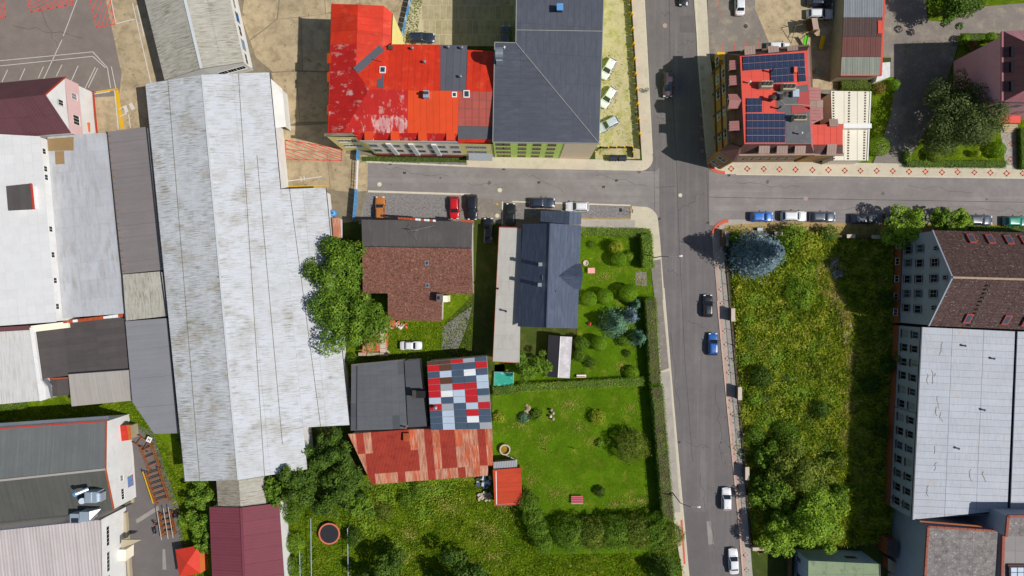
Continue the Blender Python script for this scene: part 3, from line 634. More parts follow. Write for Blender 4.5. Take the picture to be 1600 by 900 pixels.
M('metal_pale', 'c8c9cc', rough=.42, metal=.15, var=.08, scale=.25, streak=('a8a29a', .25, 1.2, .45, .65, .75), orand=.04); M('brown_sheet', '9c8058', rough=.8, var=.08, scale=.6)
M('roof_taupe', '837b79', rough=.75, var=.06, scale=.3, streak=('948b87', 2.6, .05, .40, .66, .6), orand=.02); M('roof_midgrey', '8d8c90', rough=.75, var=.05, scale=.3, streak=('7d7c80', 2.8, .05, .40, .66, .6), orand=.03)
M('roof_beige', 'b3aca4', rough=.75, var=.05, scale=.4, orand=.02, streak=('948b80', 2.8, .06, .4, .66, .7)); M('roof_rusty_white', 'bdb9ab', rough=.8, var=.1, scale=.4, streak=('5a4d28', 4.6, .5, .42, .66, .9), orand=.03)
M('bitumen', '57514f', rough=.85, var=.12, scale=.4, orand=.10, spots=('6c6258', .6, .6, .74, .6)); M('gutter', '2b2f3a', rough=.6, var=.1); M('brick_old', 'b5532e', rough=.9, var=.2, scale=1.5, orand=.1)
M('roof_darkgrey', '6e7170', rough=.7, var=.07, scale=.3, streak=('80837f', 2.2, .05, .4, .66, .8), orand=.025); M('roof_olive', '5c5c56', rough=.75, var=.1, scale=.3, streak=('4c4c44', 2.0, .08, .42, .66, .8), orand=.03)
M('roof_pinkwhite', 'cdc2bf', rough=.75, var=.05, scale=.4, streak=('a49693', 1.6, .05, .4, .6, .5), orand=.03, corr=.55); M('red_trim', 'c8402c', rough=.6, var=.1); M('blue_paint', '5f9fd8', rough=.5, var=.12, scale=1.5)
M('awning_red', 'd23a26', rough=.7, var=.1, scale=.8, orand=.06); M('awning_orange', 'e0763a', rough=.7, var=.1); M('duct', 'b9c6d2', rough=.35, metal=.4, var=.08, orand=.06); M('wood', '8a6a48', rough=.85, var=.2, scale=2, orand=.08)
M('wall_plinth', 'b7aa8e', var=.12, scale=.5)
def avg(pts): return P(sum(p[0] for p in pts) / len(pts), sum(p[1] for p in pts) / len(pts))
def building(name, label, ref, cat='building', group=None):
    c = P(*ref); return thing(name, label, cat, (c.x, c.y, 0), group)
def strip3(parent, a, b, w, t, mat, name, lift=.03):
    """bar along two (px,py,h) points"""
    mb = MB(); z = Vector((0, 0, lift)); mb.bar(P(*a) + z, P(*b) + z, w, t); return mb.build(name, mat, parent)
def lerp3(a, b, t): return tuple(x + (y - x) * t for x, y in zip(a, b))

# 1 the long hall
hall = building('long_hall', 'long pale corrugated production hall with a low ridge running down its length', (400, 440))
L0, L1, R0, R1 = (227, 131, 6.5), (289, 752, 6.5), (316, 117, 8.3), (373, 750, 8.3)
E0, E1 = (421, 113, 6.2), (480, 733, 6.2)
roof(hall, [L1, L0, R0, R1], lambda i, j: MATS['hall_sheet'], du=9.0, dv=[0, .40, 1], mats=[MATS['hall_sheet']])
roof(hall, [E0, E1, R1, R0], lambda i, j: MATS['hall_sheet_clean'], du=9.0, dv=[0, .46, 1], mats=[MATS['hall_sheet_clean']])
X0, X1 = (509, 293, 4.7), (546, 664, 4.7); Y0, Y1 = lerp3(E0, E1, .295), lerp3(E0, E1, .895)
roof(hall, [X0, X1, Y1, Y0], lambda i, j: MATS['hall_sheet_clean'], du=9.0, dv=[0, .5, 1], mats=[MATS['hall_sheet_clean']])
rc = MB(); a, b = P(*R0), P(*R1)
rc.bar(a + Vector((0, 0, .1)), b + Vector((0, 0, .1)), .32, .08); rc.build('ridge_cap', MATS['ridge_cap'], hall)
for a, b in ((lerp3(L0, R0, .40), lerp3(L1, R1, .28)), (lerp3(E0, R0, .46), lerp3(E1, R1, .62)), (lerp3(Y0, R0, .30), lerp3(Y1, R1, .32)), (lerp3(X0, Y0, .8), lerp3(X1, Y1, .62))):
    strip3(hall, a, b, .075, .03, MATS['stain'], 'lap_joint', .065)
hw = walls(hall, [L0, R0, E0, Y0, X0, X1, Y1, E1, R1, L1], MATS['wall_white'], .5)
for p in (L0, L1), (E0, Y0), (X0, X1): strip3(hall, p[0], p[1], .16, .14, MATS['gutter'], 'gutter', -.08)
mb = MB(); mb.slab([P(422, 122, 5.9), P(441, 139, 3.4), P(447, 198, 3.4), P(430, 200, 5.9)], .12); mb.build('canopy', MATS['wall_white'], hall)
mb = MB(); a, b = P(441, 139, 3.4), P(447, 198, 3.4); mb.face([Vector((a.x - .2, a.y, 0)), Vector((b.x - .2, b.y, 0)), Vector((b.x - .2, b.y, 3.3)), Vector((a.x - .2, a.y, 3.3))]); mb.build('wall', MATS['wall_white'], hall)
a, b = nearest_edge(hw, 524, 330)
for f in (.05, .11): window(hall, a, b, f, 1.5, 1.6, 1.2, pm=MATS['blue_paint'])
annex = building('hall_annex', 'short rust-stained annex at the south end of the long hall', (376, 772))
roof(annex, [(341, 794, 4.6), (338, 751, 4.6), (373, 750, 5.6), (376, 793, 5.6)], MATS['hall_dirty'], du=2.5, dv=3.2); roof(annex, [(410, 745, 4.6), (416, 787, 4.6), (376, 793, 5.6), (373, 750, 5.6)], MATS['roof_rusty_white'], du=2.5, dv=3.2)
walls(annex, [(341, 794, 4.6), (338, 751, 4.6), (373, 750, 5.6), (410, 745, 4.6), (416, 787, 4.6), (376, 793, 5.6)], MATS['wall_white'])
bh = building('burgundy_hall', 'hall with ribbed burgundy metal roof below the rusty annex', (384, 850))
roof(bh, [(333, 940, 4.6), (327, 792, 4.6), (377, 793, 6), (383, 940, 6)], MATS['burgundy'], du=2.6, dv=None); roof(bh, [(436, 786, 4.6), (447, 940, 4.6), (383, 940, 6), (377, 793, 6)], MATS['burgundy'], du=2.6)
walls(bh, [(327, 792, 4.6), (377, 793, 6), (436, 786, 4.6), (447, 940, 4.6), (383, 940, 6), (333, 940, 4.6)], MATS['wall_white']); strip3(bh, (377, 793, 6), (383, 940, 6), .4, .1, MATS['burgundy'], 'ridge_cap', .1)

# 2 hall with blue trim at the top edge
h2 = building('trim_hall', 'brown-streaked corrugated hall with blue-trimmed white wall at the top edge', (320, 30))
roof(h2, [(257, 125, 5), (204, -90, 5), (268, -90, 7), (315, 107, 7)], lambda i, j: MATS['roof_rusty_white'], du=4.2, dv=4.2, mats=[MATS['roof_rusty_white']]); roof(h2, [(340, -90, 5), (381, 97, 5), (315, 107, 7), (268, -90, 7)], MATS['roof_rusty_white'], du=4.2, dv=4.2)
c = walls(h2, [(204, -90, 5), (268, -90, 7), (340, -90, 5), (381, 97, 5), (315, 107, 7), (257, 125, 5)], MATS['wall_white'], .2)
strip3(h2, (315, 107, 7), (268, -90, 7), .5, .06, MATS['ridge_cap'], 'ridge_cap', .09)
a, b = nearest_edge(c, 384, 50)
for k in range(8): window(h2, a, b, .06 + k * .12, 2.6, 1.9, 1.3, fm=MATS['blue_paint'] if k % 2 else None)
strip3(h2, (389, 98, 0), (362, -20, 0), .3, .6, MATS['blue_paint'], 'plinth', .3)
a, b = nearest_edge(c, 360, 104)
for k in range(3): window(h2, a, b, .3 + k * .25, 2.4, 1.6, 1.4, mull=2)
strip3(h2, (396, 107, .4), (330, 110, .4), .12, .5, MATS['blue_paint'], 'plinth', .2)

# 3 house with maroon roof and pink band
mh = building('gabled_house', 'house with dark maroon gable roof and white wall with a pink storey', (60, 190), 'house')
N0, N1, RA, RB, S0, S1 = (-70, 136, 8.2), (102, 120, 8.2), (-70, 163, 13.5), (70, 148, 13.5), (-70, 222, 8.2), (110, 208, 8.2)
roof(mh, [N1, N0, RA, RB], MATS['maroon'], du=2.4, dv=2.2); roof(mh, [S0, S1, RB, RA], MATS['maroon'], du=2.4, dv=2.2)
c = walls(mh, [N0, N1, RB, S1, S0, RA], MATS['wall_white'], .3)
qa, qb = P(*N1), P(*S1); pa, pb = Vector((qa.x - .28, qa.y - .1)), Vector((qb.x - .28, qb.y + .1))
pk = MB(); pk.face([Vector((pb.x + .06, pb.y, 4.3)), Vector((pa.x + .06, pa.y, 4.3)), Vector((pa.x + .06, pa.y, 8.0)), Vector((pb.x + .06, pb.y, 8.0))][::1]); pk.build('pink_storey', MATS['wall_pink'], mh)
window(mh, pb, pa, .5, 9.7, 1.0, 1.3, out=.05); window(mh, pb, pa, .28, 6.0, 1.7, 1.7, out=.12, mull=2); window(mh, pb, pa, .72, 6.0, 1.1, 1.5, out=.12)
strip3(mh, (pa.x * S + 800 + 1, 450 - pa.y * S, .2), (pb.x * S + 800 + 1, 450 - pb.y * S, .2), .08, .4, MATS['red_trim'], 'plinth', .15)
strip3(mh, N1, RB, .25, .12, MATS['red_trim'], 'barge_board', .0); strip3(mh, S1, RB, .25, .12, MATS['maroon'], 'barge_board', .06)
mb = MB(); q = P(137, 199, 2.3); mb.box((q.x - .4, q.y, 2.3), (1.6, 1.7, .15)); mb.build('door_canopy', MATS['awning_orange'], mh)

# 4 white tiled roof + pale metal roof
wt = building('white_roof_block', 'block with white tiled roof and a row of small windows along its edge', (30, 360))
NW, NE, SE, SW = (-70, 206, 9.2), (62, 213, 8.6), (87, 503, 8.6), (-70, 514, 9.2)
roof(wt, [NE, SE, SW, NW], MATS['tile_white'], du=1.5, dv=1.45, name='roof_tile', t=.04, gap=.04)
c = walls(wt, [NW, NE, SE, SW], MATS['wall_white'], .12)
a, b = nearest_edge(c, 125, 370)
for y in (234, 262, 275, 357, 398, 439, 480): window(wt, a, b, (y - 213) / 290 if a.y > b.y else 1 - (y - 213) / 290, 7.65, 1.0, .9)
dq = [(10, 291, 10.0), (49, 287, 10.0), (53, 327, 10.0), (13, 329, 10.0)]
roof(wt, dq, MATS['bitumen'], du=1.1, base='dormer'); walls(wt, dq, MATS['wall_white'], .2, 8.4, 'dormer_wall'); strip3(wt, dq[1], dq[2], .2, .3, MATS['red_trim'], 'fascia', 0)
pm = building('pale_roof_block', 'low block with smooth pale metal roof and brown patch sheets', (135, 350))
q = [(74, 214, 6.5), (165, 207, 6.1), (193, 490, 6.1), (99, 497, 6.5)]
roof(pm, [q[1], q[2], q[3], q[0]], MATS['metal_pale'], du=3.2, dv=3.6, t=.04, gap=.02, jit=.006); walls(pm, q, MATS['wall_white'], .15)
for z in ([(74, 217), (115, 214), (115, 235), (76, 236)], [(86, 236.5), (100, 236), (101, 256), (87, 257)]):
    mb = MB(); mb.slab([P(x, y, 6.58 - (x - 74) / 91 * .4) for x, y in z], .05, lift=.05); mb.build('patch_sheet', MATS['brown_sheet'], pm)
tp = building('taupe_roof_block', 'low link block with ribbed taupe roof between pale roof and long hall', (208, 315))
q = [(167, 206, 5.5), (229, 198, 5.8), (252, 422, 5.8), (190, 428, 5.5)]
roof(tp, [q[2], q[1], q[0], q[3]], MATS['roof_taupe'], du=2.1, dv=None); walls(tp, q, MATS['wall_white'], .1)
strip3(tp, q[0], q[3], .28, .1, MATS['gutter'], 'gutter', .05); strip3(tp, q[1], q[2], .2, .12, MATS['gutter'], 'gutter', .05)
for k in range(21):
    p = P(*lerp3((169, 213, 5.55), (191.5, 424, 5.55), k / 20)); mb = MB(); mb.box((p.x + .25, p.y, 5.72), (.38, .12, .12)); mb.build('rafter_end', MATS['wood'], tp)
bg_ = building('stained_roof_block', 'small block with beige stained roof at the end of the taupe one', (222, 462))
q = [(191, 429, 6.0), (251, 424, 6.0), (260, 494, 6.0), (196, 501, 6.0)]
roof(bg_, [q[3], q[2], q[1], q[0]], MATS['roof_rusty_white'], du=2.4, dv=2.7); walls(bg_, q, MATS['wall_white'], .1)
strip3(bg_, q[0], q[3], .2, .12, MATS['gutter'], 'gutter', .04); strip3(bg_, q[1], q[2], .2, .12, MATS['gutter'], 'gutter', .04)
gr = building('grey_wing', 'grey ribbed roof wing with a slanting corner beside the long hall', (235, 585))
q = [(196, 502, 5.5), (261, 497, 5.8), (278, 677, 5.8), (241, 678, 5.6), (207, 628, 5.5)]
roof(gr, [q[2], q[1], q[0], q[4], q[3]], MATS['roof_midgrey'], du=5.2, dv=None); walls(gr, q, MATS['wall_grey'], .15); strip3(gr, q[1], q[2], .14, .12, MATS['gutter'], 'gutter', .04)
wl2 = building('stepped_block', 'block with weathered white roof and broad white parapet at the left edge', (20, 570))
q = [(-70, 522, 5.0), (46, 513, 5.0), (62, 626, 5.0), (-70, 638, 5.0)]
M('roof_old_white', 'd8d6d2', rough=.75, var=.07, scale=.4, streak=('9a958a', 3.6, .3, .46, .7, .7), orand=.02); roof(wl2, [q[3], q[2], q[1], q[0]], MATS['roof_old_white'], du=2.2, dv=None, gap=.01)
walls(wl2, [(-70, 520, 5.0), (51, 511, 5.0), (62, 590, 5), (71, 605, 5), (72, 624, 5.0), (-70, 638, 5.0)], MATS['wall_white'], .05)
mb = MB(); mb.slab([P(46, 512, 5.3), P(52, 511, 5.3), P(63, 592, 5.3), P(71, 604, 5.3), P(72, 624, 5.3), P(62, 627, 5.3)], .5); mb.build('parapet', MATS['wall_white'], wl2)
strip3(wl2, (-70, 519, 5.3), (46, 512, 5.3), .8, .3, MATS['maroon'], 'parapet', -.1)
bt = building('bitumen_roof_block', 'block with patched black bitumen roof and broken brick parapet', (128, 545))
q = [(50, 512, 4.5), (197, 491, 4.5), (203, 576, 4.5), (65, 592, 4.5)]
roof(bt, [q[3], q[2], q[1], q[0]], MATS['bitumen'], du=5.5, dv=1.1, t=.02, gap=.01, name='roofing_strip'); walls(bt, q, MATS['wall_white'], .05)
for k in range(12):
    a, b = lerp3((100, 503.5, 4.9), (194, 492.5, 4.9), k / 12), lerp3((100, 503.5, 4.9), (194, 492.5, 4.9), (k + .94) / 12)
    strip3(bt, a, b, .5 + rnd.uniform(-.1, .1), .6, MATS['brick_old'] if k in (0, 1, 3, 4, 5, 7, 11, 6) else MATS['wall_white'], 'parapet_stone', rnd.uniform(-.1, .1))
strip3(bt, (50, 514, 4.9), (108, 507, 4.9), 1.1, .5, MATS['wall_cream'], 'parapet', 0)
k2 = building('black_lean_to', 'small black roofed lean-to between white parapet and beige ribbed roof', (95, 605))
q = [(78, 592, 3.2), (108, 590, 3.2), (108, 617, 3.2), (82, 620, 3.2)]; roof(k2, q, MATS['bitumen'], du=1.2); walls(k2, q, MATS['wall_plinth'], .1); strip3(k2, q[0], q[1], .2, .2, MATS['brick_old'], 'parapet', 0)
bq = building('beige_ribbed_shed', 'shed with beige ribbed metal roof beside the grass strip', (158, 606))
q = [(107, 584, 4.8), (205, 577, 4.8), (207, 626, 4.2), (112, 635, 4.2)]; roof(bq, [q[3], q[2], q[1], q[0]], MATS['roof_beige'], du=2.4); walls(bq, q, MATS['wall_white'], .15)
strip3(bq, q[0], q[1], .2, .14, MATS['gutter'], 'gutter', .02)
# pipes by the lean-to
pp = thing('pipe_bundle', 'bent bundle of pale pipes hanging off the white parapet', 'pipes', P(76, 605)); 
for k in range(4):
    mb = MB(); a, b, c_ = P(67 + k * 2.2, 594 + k * .4, 5.5), P(76 + k * 1.6, 604 + k * .3, 5.5), P(80 + k * .6, 622, 4.4); mb.tube(a, b, .06, n=6); mb.tube(b, c_, .06, n=6); mb.build('pipe', MATS['steel'], pp)

# 5 grey factory with the roof units, bottom left
lf = building('grey_factory', 'factory with two-tone dark grey ribbed roof and white end wall at bottom left', (90, 730))
N0, N1, RA, RB, S0, S1 = (-70, 674, 7.2), (166, 658, 7.2), (-70, 758, 8.8), (165, 733, 8.8), (-70, 823, 7.2), (178, 797, 7.2)
roof(lf, [N1, N0, RA, RB], MATS['roof_darkgrey'], du=2.3, dv=None); roof(lf, [S0, S1, RB, RA], MATS['roof_olive'], du=2.3)
c = walls(lf, [N0, N1, RB, S1, S0, RA], MATS['wall_white'], .1)
strip3(lf, N0, N1, .22, .2, MATS['red_trim'], 'fascia', 0); strip3(lf, RA, RB, .35, .1, MATS['roof_beige'], 'ridge_cap', .08); strip3(lf, N1, RB, .2, .2, MATS['brick_old'], 'barge_board', 0); strip3(lf, S1, RB, .2, .2, MATS['brick_old'], 'barge_board', 0)
strip3(lf, (-70, 668, 6.6), (170, 652, 6.6), .5, .25, MATS['steel'], 'gutter', 0)
a, b = nearest_edge(c, 203, 740)
for f in (.18, .3, .62): window(lf, a, b, f, 4.2, 1.0, .9)
window(lf, a, b, .45, 1.6, 1.9, 1.6, fm=MATS['brick_old'], pm=MATS['blue_paint'])
strip3(lf, (197, 660, .25), (207, 785, .25), .5, .5, MATS['wall_plinth'], 'plinth', 0)
mf = building('pinkwhite_factory', 'factory with pale pinkish ribbed roof and white wall with ribbon windows', (90, 860))
q = [(-70, 836, 7.6), (157, 812, 7.6), (160, 990, 7.6), (-70, 1000, 7.6)]
roof(mf, [q[0], q[1], q[2], q[3]], MATS['roof_pinkwhite'], du=2.2, dv=9); c = walls(mf, [(-70, 836, 7.6), (158, 812, 7.6), (161, 990, 7.6), (-70, 1000, 7.6)], MATS['wall_white'], .05)
a, b = nearest_edge(c, 200, 880)
for y in (838, 878, 915): 
    f = (P(168, y, 5.8).y - a.y) / (b.y - a.y); window(mf, a, b, f, 5.7, 3.4, .9, mull=4, sill=False)
strip3(mf, (196, 800, .4), (208, 960, .4), .5, .9, MATS['wall_plinth'], 'plinth', 0)
mb = MB(); mb.slab([P(190, 855, 3.3), P(190, 843, 3.3), P(221, 842, 2.7), P(216, 846, 2.7)], .15); mb.slab([P(190, 856, 3.2), P(207, 850, 3.0), P(222, 843, 2.8), P(190, 843, 3.3)], .1, lift=.1); mb.build('door_canopy', MATS['wall_plinth'], mf)
mb = MB(); a_, b_ = P(199, 854, 1.2), P(206, 872, 1.2); mb.box((a_.x - .3, (a_.y + b_.y) / 2, 1.3), (1.6, 2.0, 2.6)); mb.build('porch', MATS['wall_cream'], mf)
strip3(lf, (155, 812, 7.8), (206, 786, 1), .2, .2, MATS['iron'], 'downpipe', .1)
# roof units
u = thing('roof_ventilator', 'pale sheet-metal ventilation unit with round duct on dark grey roof', 'ventilator', P(143, 776, 8.0))
def pbox(parent, name, x0, y0, x1, y1, z0, z1, mat, taper=0):
    a, b = P(x0, y0, z1), P(x1, y1, z1); cx, cy = (a.x + b.x) / 2, (a.y + b.y) / 2; w, d = abs(b.x - a.x), abs(a.y - b.y); mb = MB()
    t = [Vector((cx + sx * w / 2, cy + sy * d / 2, z1)) for sx, sy in ((-1, -1), (1, -1), (1, 1), (-1, 1))]; k = 1 + taper
    bt_ = [Vector((cx + sx * w / 2 * k, cy + sy * d / 2 * k, z0)) for sx, sy in ((-1, -1), (1, -1), (1, 1), (-1, 1))]
    mb.face(t); mb.face(bt_[::-1])
    for i in range(4): j = (i + 1) % 4; mb.face([bt_[i], bt_[j], t[j], t[i]])
    return mb.build(name, mat, parent)
pbox(u, 'housing', 132, 769, 151, 786, 7.6, 10.2, MATS['duct']); pbox(u, 'hood', 151, 771, 158, 784, 8.4, 9.8, MATS['duct']); pbox(u, 'cover', 133, 770, 142, 785, 10.2, 10.32, MATS['duct'])
mb = MB(); mb.tube(P(118, 772, 10.6), P(138, 764, 9.6), .32, n=12); mb.build('duct', MATS['duct'], u); mb = MB(); mb.tube(P(116.5, 772.5, 10.6), P(119, 771.5, 10.6), .45, n=12); mb.build('duct_cap', MATS['blue_paint'], u)
mb = MB(); mb.tube(P(128, 783, 7.4), P(128, 783, 10.0), .5, .5, 12); mb.build('fan', MATS['duct'], u)
u = thing('roof_cooler', 'stepped sheet-metal cooling unit at the junction of two factory roofs', 'ventilator', P(130, 808, 7.3))
pbox(u, 'housing', 109, 803, 124, 818, 7.0, 9.2, MATS['duct']); pbox(u, 'housing', 124, 800, 138, 815, 7.0, 9.6, MATS['duct']); pbox(u, 'grille', 111, 810, 122, 817, 9.2, 9.3, MATS['gutter'])
mb = MB(); mb.slab([P(138, 800, 9.4), P(158, 795, 8.2), P(147, 812, 8.4), P(138, 815, 9.4)], .7); mb.build('cowl', MATS['steel'], u)
# kiosk and tent
k = building('red_kiosk', 'small hut with red and orange roof against the white factory wall', (193, 676), 'hut')
roof(k, [(179, 666, 3.0), (182, 690, 3.0), (200, 688, 3.4), (198, 664, 3.4)], MATS['awning_red'], du=.9, base='roof'); roof(k, [(206, 687, 2.4), (204, 664, 2.4), (198, 664, 3.4), (200, 688, 3.4)], MATS['awning_orange'], du=.9)
walls(k, [(179, 666, 2.6), (204, 664, 2.6), (206, 687, 2.6), (182, 690, 2.6)], MATS['wall_plinth'], .15)
g = building('red_gazebo', 'red pyramid-roofed gazebo tent with orange side beside the works lane', (294, 878), 'tent')
ap = (292, 880, 3.5); cs = [(274, 859, 2.3), (311, 852, 2.3), (313, 896, 2.3), (280, 901, 2.3)]
for a, b in zip(cs, cs[1:] + cs[:1]): roof(g, [a, b, ap], MATS['awning_red'], base='canopy', thick=.03)
mb = MB()
for x in cs:
    p = P(*x); mb = MB(); mb.tube((p.x, p.y, 0), (p.x, p.y, 2.3), .05, n=6); mb.build('pole', MATS['steel'], g)
a, b = P(*cs[1]), P(*cs[2]); mb = MB(); mb.face([a, b, Vector((b.x + .5, b.y, .1)), Vector((a.x + .5, a.y, .1))]); mb.build('side_panel', MATS['awning_orange'], g)
# ---------------- red-roofed building ----------------
M('red_roof', 'da381c', rough=.5, var=.14, scale=.6, orand=.09, streak=('a02a1a', 1.6, .25, .52, .72, .7), spots=('e4603c', .7, .54, .70, .6)); M('red_worn', 'c4241c', rough=.55, var=.12, scale=.5, orand=.06, streak=('e8c0b4', .9, .5, .56, .66, .85), spots=('a81c18', .6, .5, .7, .5))
M('red_peeled', 'c2271d', rough=.6, var=.12, scale=.5, orand=.06, streak=('ecdcd6', 1.0, .35, .50, .57, .95)); M('orange_roof', 'e24a18', rough=.55, var=.07, scale=.5, orand=.05, streak=('c23a14', .8, .2, .56, .76, .5)); M('grey_sheet', '5f6068', rough=.6, var=.06, scale=.5, orand=.05)
M('rose_tile', 'b0564a', rough=.8, var=.1, scale=.8, orand=.06); M('grey_felt', '5b5c60', rough=.85, var=.1, scale=.8); M('plinth_maroon', '6e2f2c', var=.1)
rb = building('red_roofed_building', 'tall building with red sheet-metal roofs, dormers and a yellow and cream front', (620, 150))
A, B, Cc, D = (519, 6, 11.5), (559, 7, 13), (556, 111, 13), (577, 140, 13.8)
MR, SL, SW_ = (771, 143, 13.8), (536, 207, 12.3), (513, 208, 11.5)
rr = lambda *m: (lambda i, j: MATS[m[(i * 7 + j * 3) % len(m)]])
W1, W2 = (517, 70, 11.5), (558, 68, 13)
roof(rb, [W1, A, B, W2], MATS['red_roof'], du=2.2, dv=4.4); roof(rb, [SW_, W1, W2, Cc, D, SL], MATS['red_worn'], du=1.6, dv=5)
roof(rb, [(599, 9, 12.1), (597, 75, 12.1), Cc, B], MATS['red_roof'], du=2.3, dv=None); roof(rb, [(613, 20, 11.3), (611, 67, 11.3), (597, 75, 12.1), (599, 9, 12.1)], MATS['red_roof'], du=2.3)
NE1 = (612, 69, 11.7)
def rn(i, j): return MATS['red_roof']
VB = (597, 75, 12.1); rx = lambda x: lerp3(D, MR, (x - 577) / 194)
roof(rb, [(688, 70, 11.8), NE1, VB, Cc, D, rx(688)], rn, du=1.05, mats=[MATS['red_roof']], axis=((612, 69, 11.5), (688, 70, 11.5)), under=MATS['red_worn'])
roof(rb, [(730, 71, 11.8), (688.3, 70, 11.8), rx(688.3), rx(728)], MATS['grey_sheet'], du=1.05); roof(rb, [(771, 80, 12), (730.5, 78, 12), rx(728.5), MR], MATS['red_roof'], du=1.05)
T1, T2 = (637, 208, 12.3), (715, 209, 12.3)
roof(rb, [SL, T1, rx(637), D], lambda i, j: MATS['red_peeled' if j == 0 and i > 2 else 'red_worn'], du=1.05, dv=[0, .42, 1], mats=[MATS['red_worn']], axis=(SL, T1), gap=.012, under=MATS['red_worn']); roof(rb, [T1, T2, rx(717), rx(637.3)], MATS['orange_roof'], du=1.05, under=MATS['red_worn'])
roof(rb, [(715.5, 197, 12.6), (770, 198, 12.6), MR, rx(717.3)], MATS['rose_tile'], du=1.25, dv=1.4, name='roof_tile', under=MATS['grey_felt'], gap=.05); roof(rb, [(715.5, 217, 12.2), (769, 217, 12.2), (770, 198.2, 12.6), (715.5, 197.2, 12.6)], MATS['grey_felt'])
strip3(rb, Cc, VB, 1.3, .06, MATS['grey_sheet'], 'valley_flashing', .1)
# steep lower slope with dormers
roof(rb, [(560, 219, 11.1), (715, 222, 11.1), T2, (552, 207, 12.3)], MATS['red_worn'], du=1.3); roof(rb, [(716, 223, 11.5), (769, 223, 11.5), (769, 217.3, 12.1), (715.5, 217.3, 12.1)], MATS['red_roof'])
for x in (576, 617, 660, 704):
    p = P(x, 212, 12.4); mb = MB(); mb.slab([Vector((p.x + a, p.y + b, z)) for a, b, z in ((-.7, -.7, 12.2), (.7, -.7, 12.2), (.7, .7, 12.5), (-.7, .7, 12.5))], .1); o = mb.build('dormer', MATS['orange_roof'], rb)
    mb = MB(); mb.box((p.x, p.y, 11.7), (1.15, 1.1, 1.0)); mb.build('dormer_wall', MATS['wall_cream'], o)
for y in (92, 121, 172):
    p = P(514, y, 11.1); mb = MB(); mb.slab([Vector((p.x + a, p.y + b, z)) for a, b, z in ((-.25, -.8, 11.3), (.5, -.8, 11.6), (.5, .8, 11.6), (-.25, .8, 11.3))], .1); mb.build('dormer', MATS['orange_roof'], rb)
OUT = [(517, 7, 11.5), (598, 10, 11.5), (613, 21, 11.3), (611, 69, 11.5), (771, 80, 11.5), (769, 224, 11.5), (566, 220, 11.5), (562, 213, 11.5), (511, 213, 11.5)]
c = walls(rb, OUT, MATS['wall_yellow'], -.05, drop=.3)
strip3(rb, (507, 211, 11.7), (561, 210, 11.7), .5, .35, MATS['concrete_dark'], 'cornice', 0); strip3(rb, (563, 220, 11.5), (722, 222, 11.5), .22, .2, MATS['wall_grey'], 'gutter', -.1); strip3(rb, (519, 5, 11.5), (513, 208, 11.5), .2, .2, MATS['red_roof'], 'fascia', -.1)
a, b = nearest_edge(c, 650, 241); d = (b - a).normalized(); nv = Vector((d.y, -d.x))
fx = lambda px: (P(px, 243).x - a.x) / (b.x - a.x)
mb = MB(); f0, f1 = fx(591), fx(724); p0, p1 = a.lerp(b, f0) + nv * .06, a.lerp(b, f1) + nv * .06
mb.face([Vector((p0.x, p0.y, 1.6)), Vector((p1.x, p1.y, 1.6)), Vector((p1.x, p1.y, 10.9)), Vector((p0.x, p0.y, 10.9))]); mb.build('cream_front', MATS['wall_cream'], rb)
mb = MB(); mb.prism([p0, p0 + nv * .25, p1 + nv * .25, p1], 0, 1.5); mb.build('plinth', MATS['plinth_maroon'], rb)
for zz in (4.4, 8.4):
    for i in range(8): window(rb, a, b, f0 + (f1 - f0) * (i + .5) / 8 + (.008 if i % 2 else -.008), zz, 1.4, 2.1, out=.07, fm=MATS['wall_grey'], pm=MATS['glass_dark'])
    for i in range(3): window(rb, a, b, fx(738 + i * 10), zz, 1.0, 1.8, out=.01, fm=MATS['wall_grey'], pm=MATS['glass_dark'])
for px in (623, 655, 688):
    q = a.lerp(b, fx(px)) + nv * .2; mb = MB(); mb.box((q.x, q.y, 5.6), (.8, .22, 10.4), math.atan2(d.y, d.x)); mb.build('pilaster', MATS['white_paint'], rb)
q = a.lerp(b, fx(752)) + nv * .5; mb = MB(); mb.box((q.x, q.y, 2.6), (4.2, 1.3, .2), math.atan2(d.y, d.x)); mb.build('door_canopy', MATS['wall_grey'], rb)
a, b = nearest_edge(c, 562, 238)
for zz in (4.4, 8.4):
    for i in range(3): window(rb, a, b, .3 + i * .2, zz, 1.1, 1.8, pm=MATS['glass_dark'])
# roof furniture
def stack(parent, px, py, h, r, top, mat, name='vent_pipe'):
    p = P(px, py, h); mb = MB(); mb.tube((p.x, p.y, h - .5), (p.x, p.y, top), r, r, 10); mb.lathe((p.x, p.y, top), [(r * 1.5, 0), (r * 1.5, .12), (.02, .3)], 10); return mb.build(name, mat, parent)
def skylight(parent, px, py, h, w, d, frame, ang=0, pane=None, slope=(0, 0), name='skylight', lift=.12):
    p = P(px, py, h); sx, sy = slope; z = lambda x, y: h + sx * x + sy * y + lift; cs, sn = math.cos(ang), math.sin(ang)
    def ring(kx, ky, e): return [Vector((p.x + x * cs - y * sn, p.y + x * sn + y * cs, z(x, y) + e)) for x, y in ((-w / 2 * kx, -d / 2 * ky), (w / 2 * kx, -d / 2 * ky), (w / 2 * kx, d / 2 * ky), (-w / 2 * kx, d / 2 * ky))]
    mb = MB(); mb.slab(ring(1, 1, 0), .22); o = mb.build(name, frame, parent); kx, ky = 1 - .28 / w, 1 - .28 / d; mb = MB(); mb.slab(ring(kx, ky, .012), .03); mb.build('pane', pane or MATS['glass_sky'], o); return o
skylight(rb, 598, 109, 13.1, 1.0, 1.1, MATS['white_paint'], slope=(0, -.2)); mb = MB(); mb.slab([P(589, 138, 13.75), P(599, 138, 13.75), P(600, 101, 12.6), P(590, 101, 12.6)], .04, lift=.09); mb.build('flashing', MATS['grey_sheet'], rb)
